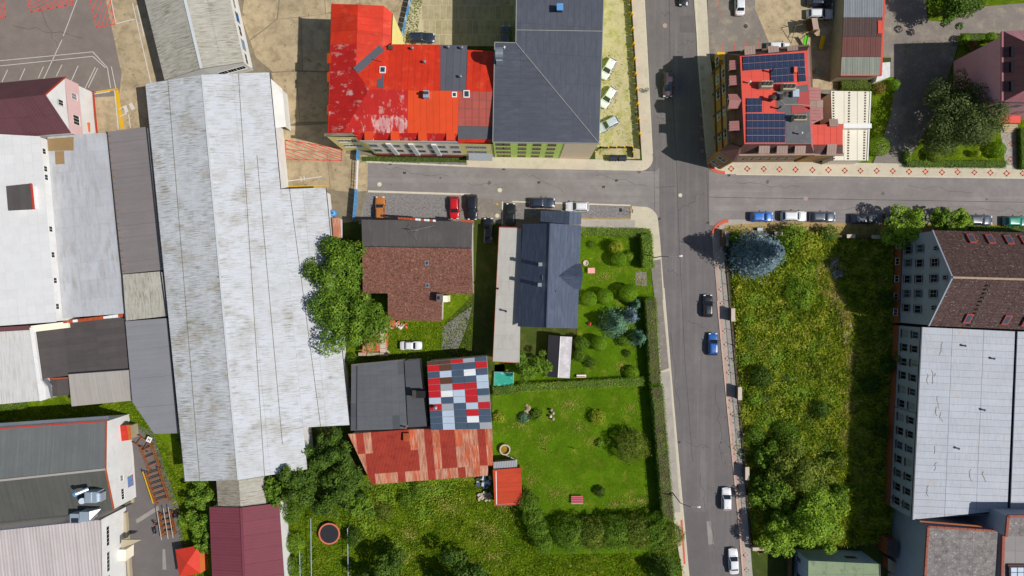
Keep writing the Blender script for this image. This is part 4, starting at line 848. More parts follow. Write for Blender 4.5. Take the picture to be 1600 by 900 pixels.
skylight(rb, 710, 148, 13.7, .8, .8, MATS['white_paint'], slope=(0, .3)); skylight(rb, 729, 147, 13.8, 1.0, 1.1, MATS['white_paint'], slope=(0, .3))
for x, y, h in ((645, 77, 12), (664, 98, 12.6), (701, 75, 12), (722, 76, 12), (720, 121, 13.2)): stack(rb, x, y, h, .16, h + .7, MATS['steel'])
o = pbox(rb, 'chimney', 661, 141, 670, 152, 13, 14.8, MATS['duct'])
for k_ in range(3): stack(o, 663 + k_ * 2.6, 146, 14.8, .14, 15.2, MATS['iron'], 'flue')
pbox(rb, 'hatch', 606, 71, 613, 77, 11.7, 12.4, MATS['iron']); stack(rb, 597, 97, 12.6, .05, 14.5, MATS['steel'], 'mast')

# ---------------- slate building ----------------
M('slate', '4a4f5a', rough=.6, var=.05, scale=.3, orand=.03, streak=('5c616c', .5, 1.6, .42, .62, .6)); M('slate_edge', '9a9892', rough=.6, var=.1); M('wall_lime', 'd4ee78', var=.05, scale=.4, k=.95); M('wall_beige', 'f6dcb8', var=.05, scale=.4, k=.95)
sb = building('slate_roofed_building', 'tall building with wide dark slate-grey roof and lime green front', (860, 120))
SEc, SWc, NWc, IC = (936, 224, 13.3), (770, 222, 13.3), (773, 66, 14.6), (806, 67, 14.6)
TN, TE = (808, -90, 14.6), (946, -90, 13.3)
roof(sb, [SEc, TE, TN, IC], MATS['slate'], du=4.6, dv=.95, name='roof_course', gap=.015, jit=.008); roof(sb, [SWc, SEc, IC, NWc], MATS['slate'], du=4.6, dv=.95, name='roof_course', gap=.015, jit=.008)
strip3(sb, IC, SEc, .10, .08, MATS['slate_edge'], 'hip_cap', .07); strip3(sb, (806, 47, 14.6), (941, 49, 13.35), .10, .06, MATS['slate_edge'], 'snow_guard', .07)
for a_, b_ in ((SWc, SEc), (SEc, TE), (SWc, NWc), (NWc, IC), (IC, TN)): strip3(sb, a_, b_, .12, .16, MATS['slate_edge'], 'gutter', -.02)
c = walls(sb, [SWc, SEc, TE, TN, IC, NWc], MATS['wall_lime'], .02)
a, b = nearest_edge(c, 860, 249); d = (b - a).normalized(); nv = Vector((d.y, -d.x)); fx = lambda px: (P(px, 249).x - a.x) / (b.x - a.x)
p0, p1 = a.lerp(b, fx(874)) + nv * .06, a.lerp(b, .995) + nv * .06
mb = MB(); mb.face([Vector((p0.x, p0.y, 0)), Vector((p1.x, p1.y, 0)), Vector((p1.x, p1.y, 13)), Vector((p0.x, p0.y, 13))]); mb.build('beige_front', MATS['wall_beige'], sb)
for px in (783, 792, 815, 836, 857):
    for zz in (2.0, 5.2, 8.4, 11.6): window(sb, a, b, fx(px), zz, 1.35, 1.5, fm=M('reveal', '5e3d34', var=.1), pm=MATS['glass_dark'], mull=1)
mb = MB(); mb.tube(P(774, 83, 16.6), P(786, 83, 16.6), .95, .95, 14); o = mb.build('exhaust_drum', MATS['steel'], sb); pbox(o, 'duct', 775, 87, 785, 95, 14.2, 16.2, MATS['duct'])
stack(sb, 788, 76, 14.4, .12, 15.1, MATS['white_paint']); o = pbox(sb, 'chimney', 871, 6, 879, 14, 13.8, 15.4, MATS['iron']); pbox(o, 'cap', 870, 5, 880, 16, 15.5, 15.6, MATS['blue_paint'])

# ---------------- brown-roofed house ----------------
M('shingle', '86594a', rough=.9, var=.14, scale=1.0, spots=('5a3828', 3.5, .48, .58, .85), spots2=('aa8470', 3.0, .56, .64, .8), orand=.07); M('felt_dark', '5a5653', rough=.85, var=.1, scale=.4, streak=('716b66', 1.0, .25, .5, .72, .8), orand=.06)
M('felt_old', '6c6763', rough=.85, var=.1); M('wall_shabby', 'd9cfc4', var=.15, scale=.8, spots=('a86a55', .9, .56, .66, .9))
bhs = building('brown_roofed_house', 'house with brown shingle roof, dark felt strip and a south wing', (652, 420), 'house')
a1, a2, r1, r2 = (565, 343, 6.2), (738, 346, 6.2), (566, 385, 6.9), (737, 388, 6.9); s1, s2 = (567, 458, 5.2), (739, 460, 5.2)
roof(bhs, [a2, a1, r1, r2], MATS['felt_dark'], du=2.0, name='roofing_strip', t=.02, gap=.01)
roof(bhs, [s1, s2, r2, r1], MATS['shingle'], du=1.4, dv=.85, name='shingle_panel', t=.03, gap=.012, jit=.02, under=MATS['bark'])
roof(bhs, [(606, 500, 4.5), (690, 502, 4.5), (691, 459.5, 5.15), (606, 458.5, 5.15)], MATS['shingle'], du=1.4, dv=.85, name='shingle_panel', t=.03, gap=.012, jit=.02, under=MATS['bark'])
walls(bhs, [a1, a2, s2, (691, 459.5, 5.15), (690, 502, 4.5), (606, 500, 4.5), (606, 458.5, 5.15), s1], MATS['wall_shabby'], .18)
strip3(bhs, r1, r2, .14, .06, MATS['gutter'], 'lap_joint', .05)
for k_ in range(16): p = P(*lerp3(r1, r2, (k_ + .5) / 16)); mb = MB(); mb.box((p.x, p.y + .1, 6.98), (.14, .14, .1)); mb.build('bracket', MATS['iron'], bhs)
for k_ in range(13):
    a_, b_ = lerp3((622, 341, 6.5), (681, 345, 6.5), k_ / 13), lerp3((622, 341, 6.5), (681, 345, 6.5), (k_ + .9) / 13)
    strip3(bhs, a_, b_, .35, .35, MATS['wall_white'] if k_ in (6, 7, 9, 10, 12) else MATS['brick_old'], 'parapet_stone', rnd.uniform(-.1, .1))
strip3(bhs, (720, 345, 6.4), (740, 346.5, 6.4), .35, .3, MATS['brick_old'], 'parapet_stone', 0)
skylight(bhs, 667, 411, 6.3, .7, .8, MATS['steel'], slope=(0, .17)); skylight(bhs, 668, 446, 5.5, .65, .75, MATS['steel'], slope=(0, .17))
ch = pbox(bhs, 'chimney', 682, 459, 691, 472, 4.5, 6.9, MATS['felt_old']); pbox(ch, 'flue', 683.5, 463, 687, 468, 6.9, 7.0, MATS['black_iron']); pbox(bhs, 'chimney_base', 691, 462, 699, 472, 0, 5.6, MATS['wall_cream'])
an = thing('roof_aerial', 'thin guyed aerial mast standing on the dark felt roof strip', 'aerial', P(651, 362, 6.5)); mb = MB(); t = P(647, 345, 9.2); bse = P(651, 362, 6.5); mb.tube(bse, (bse.x, bse.y, 9.4), .04, n=6); mb.build('mast', MATS['steel'], an)
for gx, gy in ((640, 350), (678, 352), (652, 380)): mb = MB(); mb.tube((bse.x, bse.y, 9.0), P(gx, gy, 6.5), .02, n=4); mb.build('guy_wire', MATS['steel'], an)
for zz in (8.6, 9.0, 9.3): mb = MB(); mb.tube((bse.x - .6, bse.y, zz), (bse.x + .6, bse.y, zz), .02, n=4); mb.build('crossbar', MATS['steel'], an)

# ---------------- blue-grey house and its long flat annex ----------------
M('slate_blue', '4b5568', rough=.55, var=.05, scale=.4, orand=.04, streak=('677082', .4, 2.0, .45, .62, .6)); M('roof_light', 'bcb8b0', rough=.8, var=.07, scale=.3, streak=('a9a093', .25, 1.1, .48, .66, .7), orand=.03)
dh = building('blue_grey_house', 'house with steep blue-grey tiled roof, side gable and two slim chimneys', (858, 430), 'house')
w1, w2, rn_, rs, e1, e2 = (817, 350, 6.2), (809, 510, 6.2), (860, 349, 10.1), (854.5, 512, 10.1), (908, 352, 6.0), (902, 513, 6.0)
roof(dh, [w1, w2, rs, rn_], MATS['slate_blue'], du=3.0, dv=.62, name='roof_course', t=.03, gap=.012); roof(dh, [e2, e1, rn_, rs], MATS['slate_blue'], du=3.0, dv=.62, name='roof_course', t=.03, gap=.012)
strip3(dh, rn_, rs, .25, .1, MATS['slate_blue'], 'ridge_cap', .07)
c = walls(dh, [w1, rn_, e1, e2, rs, w2], MATS['wall_cream'], .4)
dg = [(910, 432, 7.2), (868, 431, 8.2)]
roof(dh, [(909, 412.5, 6.3), (886, 412.5, 6.9), (868, 431, 8.8), (910.5, 432, 8.65)], MATS['slate_blue'], du=1.2, dv=.62, base='gable_roof', name='roof_course', t=.03); roof(dh, [(885.5, 451.5, 6.9), (908, 452, 6.3), (910.5, 432, 8.65), (868, 431, 8.8)], MATS['slate_blue'], du=1.2, dv=.62, base='gable_roof', name='roof_course', t=.03)
mb = MB(); g1, g2, g3 = P(908, 414, 6.2), P(907, 450, 6.2), P(909, 432, 8.4); mb.face([Vector((g2.x, g2.y, 0)), Vector((g1.x, g1.y, 0)), g1, g3, g2]); mb.build('gable_wall', MATS['wall_cream'], dh)
for x, y in ((844.5, 413), (843.5, 445)):
    o = pbox(dh, 'chimney', x - 2.5, y - 2.5, x + 2.5, y + 2.5, 7.8, 11.0, MATS['white_paint']); pbox(o, 'cap', x - 2.8, y - 2.8, x + 2.8, y + 2.8, 11.05, 11.15, MATS['steel'])
skylight(dh, 821, 423.5, 6.6, .9, .8, MATS['steel'], slope=(.77, 0), lift=.2); o = pbox(dh, 'roof_hatch', 847, 430, 854, 438, 8.6, 9.4, MATS['slate_blue'])
stack(dh, 868, 455, 8.6, .06, 9.2, MATS['iron'])
q = [(845, 329, 3.6), (890, 330.5, 5.4), (908.5, 332, 4.2), (908, 351, 4.2), (889, 350.5, 5.4), (844, 350.5, 3.6)]
roof(dh, [q[5], q[0], q[1], q[4]], MATS['slate_blue'], du=1.2, dv=.7, base='porch_roof', name='roof_course', t=.03); roof(dh, [q[2], q[3], q[4], q[1]], MATS['slate_blue'], du=1.2, dv=.7, base='porch_roof', name='roof_course', t=.03)
walls(dh, q, MATS['wall_cream'], .2, name='porch_wall')
fa = building('flat_annex', 'long narrow annex with pale beige flat roof beside the blue-grey house', (793, 460))
q = [(780, 355, 5.0), (815, 356, 5.0), (812, 567, 5.0), (770, 565, 5.0)]
roof(fa, [q[1], q[2], q[3], q[0]], MATS['roof_light'], du=2.4, dv=None, t=.03, gap=.02); walls(fa, q, MATS['wall_cream'], .2)
strip3(fa, q[0], q[1], .15, .12, MATS['red_trim'], 'fascia', 0); strip3(fa, q[2], q[3], .1, .12, MATS['brick_old'], 'fascia', 0); strip3(fa, q[0], q[3], .06, .1, MATS['brick_old'], 'fascia', 0)
for x, y in ((790.5, 486), (778, 451)): stack(fa, x, y, 5.0, .14, 6.2, MATS['iron'])

# ---------------- workshop row: grey flat, patchwork, rust ----------------
M('flat_grey', '5f6165', rough=.7, var=.06, scale=.4, orand=.04, streak=('6c6e72', .35, 1.5, .45, .62, .6)); M('flat_grey2', '54565a', rough=.75, var=.08, scale=.4, orand=.08)
for nm, hx in (('sheet_red', 'c01a22'), ('sheet_blue', '45566a'), ('sheet_pale', 'b9c8d8'), ('sheet_white', 'e6e8ea'), ('sheet_grey', 'a2a5a8'), ('sheet_brown', '5f3a28')): M(nm, hx, rough=.5, var=.06, scale=.6, corr=.3, orand=.03, streak=('807a78', 1.2, .2, .62, .8, .4))
M('rust_dark', 'a43a29', rough=.85, var=.12, scale=.6, corr=.25, orand=.08, spots=('8a2019', .8, .5, .7, .7)); M('rust_pale', 'cf9a7e', rough=.85, var=.15, scale=.6, corr=.25, orand=.08, streak=('a84a2a', 2.6, .35, .42, .58, .95)); M('rust_bright', 'c45c36', rough=.85, var=.15, scale=.6, corr=.25, orand=.08, streak=('d4b49c', 2.8, .35, .46, .60, .9))
gf = building('grey_flat_workshop', 'workshop with flat grey sheet roof in two strips and a chimney', (605, 618))
q = [(549, 571, 4.4), (630, 563, 4.4), (636, 670, 4.4), (548, 673, 4.4)]
roof(gf, [q[3], q[2], q[1], q[0]], lambda i, j: MATS['flat_grey2'] if (i, j) in ((7, 4), (0, 0), (0, 1), (6, 0)) else MATS['flat_grey'], du=1.2, dv=2.4, mats=[MATS['flat_grey']], t=.03, gap=.012, jit=.006); walls(gf, q, MATS['wall_shabby'], .1)
q = [(632, 563.5, 4.0), (655, 562, 4.0), (667, 666, 4.0), (637.5, 668, 4.0)]
roof(gf, [q[3], q[2], q[1], q[0]], MATS['flat_grey2'], du=3.2, dv=3.2, t=.03, gap=.012); walls(gf, q, MATS['wall_shabby'], .1); strip3(gf, (549, 570, 4.6), (630, 562.5, 4.6), .2, .2, MATS['felt_old'], 'parapet', 0)
strip3(gf, (558, 572, 4.5), (557, 671, 4.5), .1, .06, MATS['gutter'], 'lap_joint', .0)
o = pbox(gf, 'chimney', 645, 611, 664, 622, 4, 5.6, MATS['black_iron']); pbox(o, 'cap', 644, 610, 650, 623, 5.6, 5.75, MATS['iron']); stack(gf, 634, 667, 4.4, .12, 5.4, MATS['brick_old'])
pw_ = building('patchwork_roof_shed', 'shed with patchwork roof of red, blue, white and brown sheets', (718, 617))
Z = {'r': 'sheet_red', 'b': 'sheet_blue', 'p': 'sheet_pale', 'w': 'sheet_white', 'g': 'sheet_grey', 'n': 'sheet_brown'}
cols = ['nrbrrrprbbb', 'nnpngwbgppp', 'rbbbrppbbbb', 'gbwbrrrprwb', 'brbppbgrbbg']
q = [(673, 672, 4.6), (769, 670, 4.6), (760.5, 557, 5.4), (667, 565, 5.4)]
mb = MB(); mb.slab([P(*x) for x in q], .12, lift=-.03); ro = mb.build('roof', MATS['sheet_grey'], pw_)
def bil(q, u, v): return lerp3(lerp3(q[0], q[1], u), lerp3(q[3], q[2], u), v)
for i, cst in enumerate(cols):
    ys = [1 - .062 - .088 * max(0, j - 1) - (0 if j else -.0) for j in range(1, 11)]; ys = [1.0] + [1 - .06 - (k_ / 10) * .94 for k_ in range(0, 11)]
    for j, ch_ in enumerate(cst):
        u0, u1, v1, v0 = i / 5 + .003, (i + 1) / 5 - .003, ys[j] - .003, ys[j + 1] + .002
        pts = [P(*bil(q, *uv)) for uv in ((u0, v0), (u1, v0), (u1, v1), (u0, v1))]; mb = MB(); pts = [p_ + Vector((0, 0, rnd.uniform(0, .035))) for p_ in pts]; mb.slab(pts, .04, [(y * 13, x * 11) for x, y in ((u0, v0), (u1, v0), (u1, v1), (u0, v1))], lift=.02 + rnd.uniform(0, .03)); mb.build('roof_sheet', MATS[Z[ch_]], ro)
walls(pw_, q, MATS['wall_shabby'], .2); o = stack(pw_, 681, 636, 4.9, .22, 5.9, MATS['steel'])
rs_ = building('rusty_roof_shed', 'long shed under a patched rusty red sheet roof', (660, 710))
q = [(581, 757, 3.4), (762, 743, 3.4), (763, 728, 3.6), (770, 728, 3.6), (769, 668, 4.3), (637, 671, 4.3), (544, 678, 4.3)]
pat = 'pdpdddddrpdprdddbbbdb'; ptab = {'p': 'rust_pale', 'd': 'rust_dark', 'r': 'rust_bright', 'b': 'rust_pale'}
def rust(i, j):
    if j == 0: return MATS[('rust_pale', 'rust_bright', 'rust_pale', 'rust_dark')[(i * 5 + 1) % 4]]
    k_ = 'pdp' if i < 3 else ''
    if i < 3: return MATS['rust_dark'] if (i + j) % 2 else MATS['rust_pale']
    if 3 <= i <= 7: return MATS['rust_dark']
    if i == 8: return MATS['rust_bright'] if j == 2 else MATS['rust_dark']
    if i == 9: return MATS['rust_pale']
    if i in (10, 12, 13): return MATS['rust_dark']
    if i == 11: return MATS['rust_bright']
    if i == 17: return MATS['rust_dark']
    return MATS['rust_bright'] if (i + j) % 3 else MATS['rust_pale']
roof(rs_, q, rust, du=1.32, dv=[0, .2, .6, 1], mats=[MATS['rust_dark']], jit=.04, gap=.0); walls(rs_, q, MATS['wall_shabby'], .25)
o = pbox(rs_, 'chimney', 630, 677, 639, 690, 4, 4.9, MATS['brick_old'])
rd = building('small_red_shed', 'small square shed with bright red metal roof on the lawn', (793, 760), 'shed')
q = [(770, 734, 3.0), (814, 731, 3.0), (816, 785, 2.8), (810, 789, 2.8), (773, 791, 2.8)]
roof(rd, [q[4], q[3], q[2], q[1], q[0]], MATS['rust_bright'] if 0 else M('red_enamel', 'c6431f', rough=.5, var=.08, scale=.6, orand=.05, streak=('b82a18', .3, 1.6, .5, .66, .8)), du=None, dv=.85, gap=.01); walls(rd, q, MATS['wood'], .2)
strip3(rd, (775, 736, 3.0), (776, 788, 2.8), .14, .06, MATS['white_paint'], 'trim', .06); strip3(rd, (776, 788, 2.8), (812, 786, 2.8), .1, .06, MATS['steel'], 'gutter', .06)
roof(rd, [(771, 733, 2.6), (808, 730, 2.6), (807, 719, 2.4), (771, 722, 2.4)], MATS['sheet_grey'], base='porch_roof'); walls(rd, [(771, 733, 2.5), (808, 730, 2.5), (807, 719, 2.4), (771, 722, 2.4)], MATS['wood'], .2, name='porch_wall')
# garden shed
gs = building('garden_shed', 'narrow garden shed with one white roof slope and one with shade in its colour', (874, 556), 'shed')
q = [(857, 523, 2.5), (876, 525.5, 3.5), (894, 526.5, 2.5), (890, 591, 2.5), (872, 590, 3.5), (854, 588, 2.5)]
M('shed_shaded', '3c3a40', rough=.7, var=.1, scale=.6); roof(gs, [q[0], q[5], q[4], q[1]], MATS['shed_shaded'], du=1.2, base='roof', gap=.008); M('felt_white', 'b6b0b2', rough=.6, var=.1, scale=.6, spots=('dcd8da', .8, .45, .6, .6)); roof(gs, [q[3], q[2], q[1], q[4]], MATS['felt_white'], du=1.2, gap=.008)  # west slope given a dark colour that stands in for its shade
walls(gs, q, MATS['wood'], .15); strip3(gs, q[1], q[4], .14, .05, MATS['white_paint'], 'ridge_cap', .06)
# ---------------- solar house ----------------
M('wall_brown', 'b88a50', var=.1, scale=.6, spots=('9a6c3a', .8, .5, .7, .7)); M('wall_trim', '6f5a48', var=.1); M('mansard', '6b4a44', rough=.8, var=.12, scale=.8, orand=.06); M('mansard_rose', 'a8716c', rough=.75, var=.1, scale=.8, orand=.1); M('salmon', 'e0503e', rough=.6, var=.06, scale=.5, orand=.04); M('salmon_dull', 'b24a48', rough=.7, var=.1, scale=.6, orand=.06)
M('tar_roof', '68686a', rough=.85, var=.14, scale=.5, spots=('88888a', .9, .56, .7, .5)); M('timber', 'a58d80', rough=.85, var=.12, scale=1.0, orand=.1); M('cream_sheet', 'efe8d2', rough=.6, var=.04, scale=.4, orand=.02)
def pvmat():
    m = bpy.data.materials.new('solar_cell'); m.use_nodes = True; N, L = m.node_tree.nodes, m.node_tree.links; b = N['Principled BSDF']
    b.inputs['Roughness'].default_value = .18; tc = N.new('ShaderNodeUVMap'); tc.uv_map = 'UVMap'
    br = N.new('ShaderNodeTexBrick'); br.offset = 0; br.inputs['Scale'].default_value = 1; br.inputs['Brick Width'].default_value = .33; br.inputs['Row Height'].default_value = .33; br.inputs['Mortar Size'].default_value = .018
    br.inputs['Color1'].default_value = (.013, .021, .052, 1); br.inputs['Color2'].default_value = (.019, .029, .066, 1); br.inputs['Mortar'].default_value = (.045, .06, .10, 1)
    L.new(tc.outputs[0], br.inputs['Vector']); L.new(br.outputs[0], b.inputs['Base Color']); MATS['solar_cell'] = m
pvmat(); M('alu', 'a4a9b2', rough=.4, metal=.5, var=.03)
sh = building('solar_house', 'corner tenement with red flat roof full of solar panels and brown mansard sides', (1210, 160))
TOP = [(1156, 88, 12.5), (1261, 79, 12.5), (1267, 225, 12.5), (1163, 225, 12.5)]
roof(sh, [TOP[3], TOP[2], TOP[1], TOP[0]], MATS['salmon'], du=1.9, dv=2.2, name='roof_sheet', t=.03, gap=.03, jit=.005)
COR = [(1134, 84, 9), (1264, 72, 9), (1272, 240, 9), (1147, 241, 9), (1139, 231, 9)]
roof(sh, [COR[4], COR[0], TOP[0], TOP[3]], MATS['mansard'], du=1.4, dv=.8, base='mansard', t=.03); roof(sh, [COR[3], COR[2], TOP[2], TOP[3]], MATS['mansard'], du=1.4, dv=.8, base='mansard', t=.03); roof(sh, [COR[0], COR[1], TOP[1], TOP[0]], MATS['mansard'], du=1.4, dv=.8, base='mansard', t=.03); roof(sh, [COR[1], COR[2], TOP[2], TOP[1]], MATS['mansard_rose'], du=1.4, dv=.8, base='mansard', t=.03); roof(sh, [COR[3], TOP[3], COR[4]], MATS['mansard'], base='mansard')
c = walls(sh, COR, MATS['wall_brown'], .3)
for a_, b_ in zip(COR, COR[1:] + COR[:1]): strip3(sh, a_, b_, .55, .4, MATS['timber'] if a_[1] > 200 else MATS['wall_trim'], 'cornice', -.1)
aW, bW = nearest_edge(c, 1114, 150)
d = (bW - aW).normalized(); nv = Vector((d.y, -d.x)); fy = lambda py: (P(1114, py).y - aW.y) / (bW.y - aW.y)
for y, zz in ((124, 3.4), (148, 3.4), (181, 3.4), (214, 3.4), (114, 6.8), (138, 6.8), (172, 6.8), (208, 6.8), (96, 3.4)): window(sh, aW, bW, fy(450 - (450 - y) * (1 - zz / H)), zz, 1.5, 1.7, out=.05)
for zz in (1.6, 5.1): mb = MB(); m_ = (aW + bW) / 2 + nv * .1; mb.box((m_.x, m_.y, zz), ((bW - aW).length - .4, .3, .25), math.atan2(d.y, d.x)); mb.build('string_course', MATS['wall_trim'], sh)
for f in (.02, .27, .52, .77, .98): mb = MB(); m_ = aW.lerp(bW, f) + nv * .06; mb.box((m_.x, m_.y, 4.4), (.35, .2, 8.6), math.atan2(d.y, d.x)); mb.build('pilaster', MATS['wall_trim'], sh)
aS, bS = nearest_edge(c, 1200, 256)
for zz in (3.2, 6.6):
    for k_ in range(8): window(sh, aS, bS, (k_ + .7) / 8.6, zz, 1.4, 1.7, fm=MATS['wall_trim'], out=.05, pm=MATS['glass_dark'])
mb = MB(); dS = (bS - aS).normalized(); nS = Vector((dS.y, -dS.x)); m_ = (aS + bS) / 2 + nS * .12; mb.box((m_.x, m_.y, 1.4), ((bS - aS).length, .3, .25), math.atan2(dS.y, dS.x)); mb.build('string_course', MATS['wall_trim'], sh)
def dormer(parent, cx, cy, z, w, dpt, ang, roofm, wallm, hgt=1.5, gable=False):
    """dormer whose front looks along ang"""
    p = P(cx, cy, z); Mx = Matrix.Translation(p) @ Matrix.Rotation(ang, 4, 'Z'); mb = MB(); mb.box((-dpt * .1, 0, -hgt / 2), (dpt * .75, w * .86, hgt), M4=Mx); o = mb.build('dormer', wallm, parent)
    mb = MB()
    if gable:
        for s_ in (-1, 1): mb.slab([Mx @ Vector(v) for v in ((dpt / 2, 0, .55), (-dpt / 2, 0, .55), (-dpt / 2, s_ * w / 2, -.1), (dpt / 2, s_ * w / 2, -.1))], .1)
    else:
        n_ = 4
        for k_ in range(n_):
            y0, y1 = -w / 2 + w * k_ / n_, -w / 2 + w * (k_ + .94) / n_; mb.slab([Mx @ Vector(v) for v in ((dpt / 2, y0, .02), (dpt / 2, y1, .02), (-dpt / 2, y1, .35), (-dpt / 2, y0, .35))], .08)
    mb.build('dormer_roof', roofm, o)
    mb = MB(); mb.box((dpt * .29, 0, -hgt * .5), (.06, w * .66, hgt * .66), M4=Mx); w_ = mb.build('dormer_window', MATS['white_paint'], o); mb = MB(); mb.box((dpt * .31, 0, -hgt * .5), (.06, w * .52, hgt * .5), M4=Mx); mb.build('pane', MATS['glass_dark'], o)
for cy in (102, 126, 197): dormer(sh, 1147, cy, 11.6, 1.6, 1.6, math.pi, MATS['mansard_rose'], MATS['wall_trim'])
dormer(sh, 1149, 158, 11.9, 2.4, 2.3, math.pi, MATS['mansard_rose'], MATS['wall_brown'], 2.2, True)
for cx in (1194, 1222, 1250): dormer(sh, cx, 231, 11.7, 1.8, 1.9, -math.pi / 2, MATS['timber'], MATS['mansard'])
for cx in (1171, 1208, 1238): dormer(sh, cx, 80, 11.5, 1.8, 1.7, math.pi / 2, MATS['timber'], MATS['mansard'])
for cx, cy in ((1272, 147), (1272, 178)): dormer(sh, cx, cy, 11.0, 2.2, 2.2, 0, MATS['mansard_rose'], MATS['mansard_rose'])
# corner oriel
o = P(1143, 237, 9.5); mb = MB(); 
oc = [P(1123, 237, 9.6), P(1140, 222, 9.6), P(1161, 228, 9.6), P(1151, 252, 9.6), P(1146, 252, 9.6)]
oc2 = [Vector((p.x, p.y)) for p in oc]; oc2 = oc2 if area2([tuple(v) for v in oc2]) > 0 else oc2[::-1]
mb.prism(offset_poly(oc2, .15), 1.2, 9.5); tw = mb.build('corner_oriel', MATS['wall_brown'], sh)
apx = P(1156, 232, 12.0)
for i_ in range(len(oc)):
    mb = MB(); mb.slab([oc[i_] + Vector((0, 0, .1)), oc[(i_ + 1) % len(oc)] + Vector((0, 0, .1)), apx], .08); mb.build('oriel_roof', MATS['mansard'], tw)
ed = [(offset_poly(oc2, .15)[i_], offset_poly(oc2, .15)[(i_ + 1) % 5]) for i_ in range(5)]
for a_, b_ in ed:
    n_ = Vector((b_.y - a_.y, -(b_.x - a_.x))).normalized()
    if n_.x < .1 and n_.y < .3 and (b_ - a_).length > 1.2:
        for zz in (3.2, 6.9): window(sh, a_, b_, .5, zz, min(1.6, (b_ - a_).length * .7), 1.6, out=.03)
# lower red roof and rose roofs on the east
pt = building('east_wing', 'lower wing with salmon red sheet roof between solar house and cream roof', (1292, 215))
q = [(1268, 226, 10.2), (1317, 226, 10.2), (1317, 194, 10.2), (1268, 195, 10.2)]; roof(pt, q, MATS['salmon'], du=1.0, dv=1.7, gap=.04); 
roof(pt, [(1275, 241, 9.0), (1317, 241, 9.0), (1317, 226.5, 10.1), (1268, 226.5, 10.1)], MATS['mansard'], du=1.2, dv=.8, base='mansard'); walls(pt, [(1274, 241, 9), (1317, 241, 9), (1317, 194, 9), (1268, 195, 9)], MATS['wall_brown'], .3); strip3(pt, (1272, 241, 9), (1318, 241, 9), .5, .35, MATS['timber'], 'cornice', -.1)
dormer(pt, 1299, 234, 9.9, 1.6, 1.7, -math.pi / 2, MATS['timber'], MATS['mansard']); dormer(pt, 1302, 192, 10.3, 1.5, 1.3, math.pi / 2, MATS['timber'], MATS['mansard'])
roof(pt, [(1268, 160, 10.4), (1285, 158, 9.6), (1286, 186, 9.6), (1268, 194, 10.4)], MATS['mansard_rose'], du=1.1, base='roof'); walls(pt, [(1268, 160, 9.4), (1284, 158, 9.4), (1285, 186, 9.4), (1268, 194, 9.4)], MATS['mansard_rose'], .1)
roof(pt, [(1264, 141, 9.4), (1279, 139, 9.0), (1281, 157, 9.0), (1266, 158, 9.4)], MATS['mansard_rose'], du=1.1); walls(pt, [(1264, 141, 9.0), (1279, 139, 9.0), (1281, 157, 9.0), (1266, 158, 9.0)], MATS['mansard_rose'], .1)
roof(pt, [(1266, 157, 11.0), (1286, 156, 11.0), (1286, 168, 11.0), (1266, 168, 11.0)], MATS['timber'], du=.9)
# roof details
for q in ([(1213, 140), (1262, 132), (1267, 224), (1228, 224), (1227, 176), (1214, 175)],): 
    mb = MB(); mb.slab([P(x, y, 12.5) for x, y in q], .04, lift=.075); mb.build('tar_sheet', MATS['tar_roof'], sh)
for q in ([(1249, 144), (1264, 142), (1265, 172), (1245, 162)], [(1236, 165), (1265, 168), (1265, 175), (1237, 178)]): mb = MB(); mb.slab([P(x, y, 12.5) for x, y in q], .04, lift=.12); mb.build('roof_sheet', MATS['salmon_dull'], sh)
def panels(q, nx, ny):
    """solar modules over a pixel quad NW,NE,SE,SW"""
    for i in range(nx):
        for j in range(ny):
            f = lambda u, v: lerp3(lerp3(q[0], q[1], u), lerp3(q[3], q[2], u), v); e = .03 / nx * nx; g_ = .018
            uv = [((i + g_) / nx, (j + 1 - g_) / ny), ((i + 1 - g_) / nx, (j + 1 - g_) / ny), ((i + 1 - g_) / nx, (j + g_) / ny), ((i + g_) / nx, (j + g_) / ny)]
            pts = [P(*(f(*x)[:2]), 12.75) for x in uv]; mb = MB(); mb.slab(pts, .05); fr = mb.build('solar_panel', MATS['alu'], sh)
            c_ = sum(pts, Vector()) / 4; mb = MB(); mb.slab([p.lerp(c_, .025) for p in pts], .02, [(0, 0), (1, 0), (1, 1.35), (0, 1.35)], lift=.008); mb.build('cells', MATS['solar_cell'], fr)
panels([(1161, 88, 0), (1257, 82, 0), (1258, 104.5, 0), (1162, 110.5, 0)], 11, 2); panels([(1204, 108, 0), (1240, 105, 0), (1241, 128, 0), (1205, 130, 0)], 4, 2); panels([(1247, 105, 0), (1258, 104.8, 0), (1260, 127, 0), (1248, 128, 0)], 1, 2)
panels([(1167, 153, 0), (1191, 153, 0), (1191, 175.5, 0), (1167, 176, 0)], 3, 2); panels([(1167, 177, 0), (1227, 177, 0), (1227, 223, 0), (1167, 223, 0)], 7, 4)
for x0, y0, x1, y1, z1, nm in ((1190, 126, 1208, 136, 14.0, 'chimney'), (1224, 130, 1244, 140, 13.9, 'chimney'), (1241, 179, 1261, 188, 13.9, 'chimney'), (1239, 139, 1249, 151, 13.3, 'roof_hatch')):
    o = pbox(sh, nm, x0, y0, x1, y1, 12.4, z1, MATS['wall_plinth'] if nm == 'chimney' else MATS['duct'])
    if nm == 'chimney':
        for k_ in range(3): stack(o, x0 + (x1 - x0) * (k_ + .6) / 3.4, (y0 + y1) / 2, z1, .22, z1 + .25, MATS['iron'], 'flue')
pbox(sh, 'chimney', 1241, 104, 1246, 113, 12.4, 13.3, MATS['brick_red'])
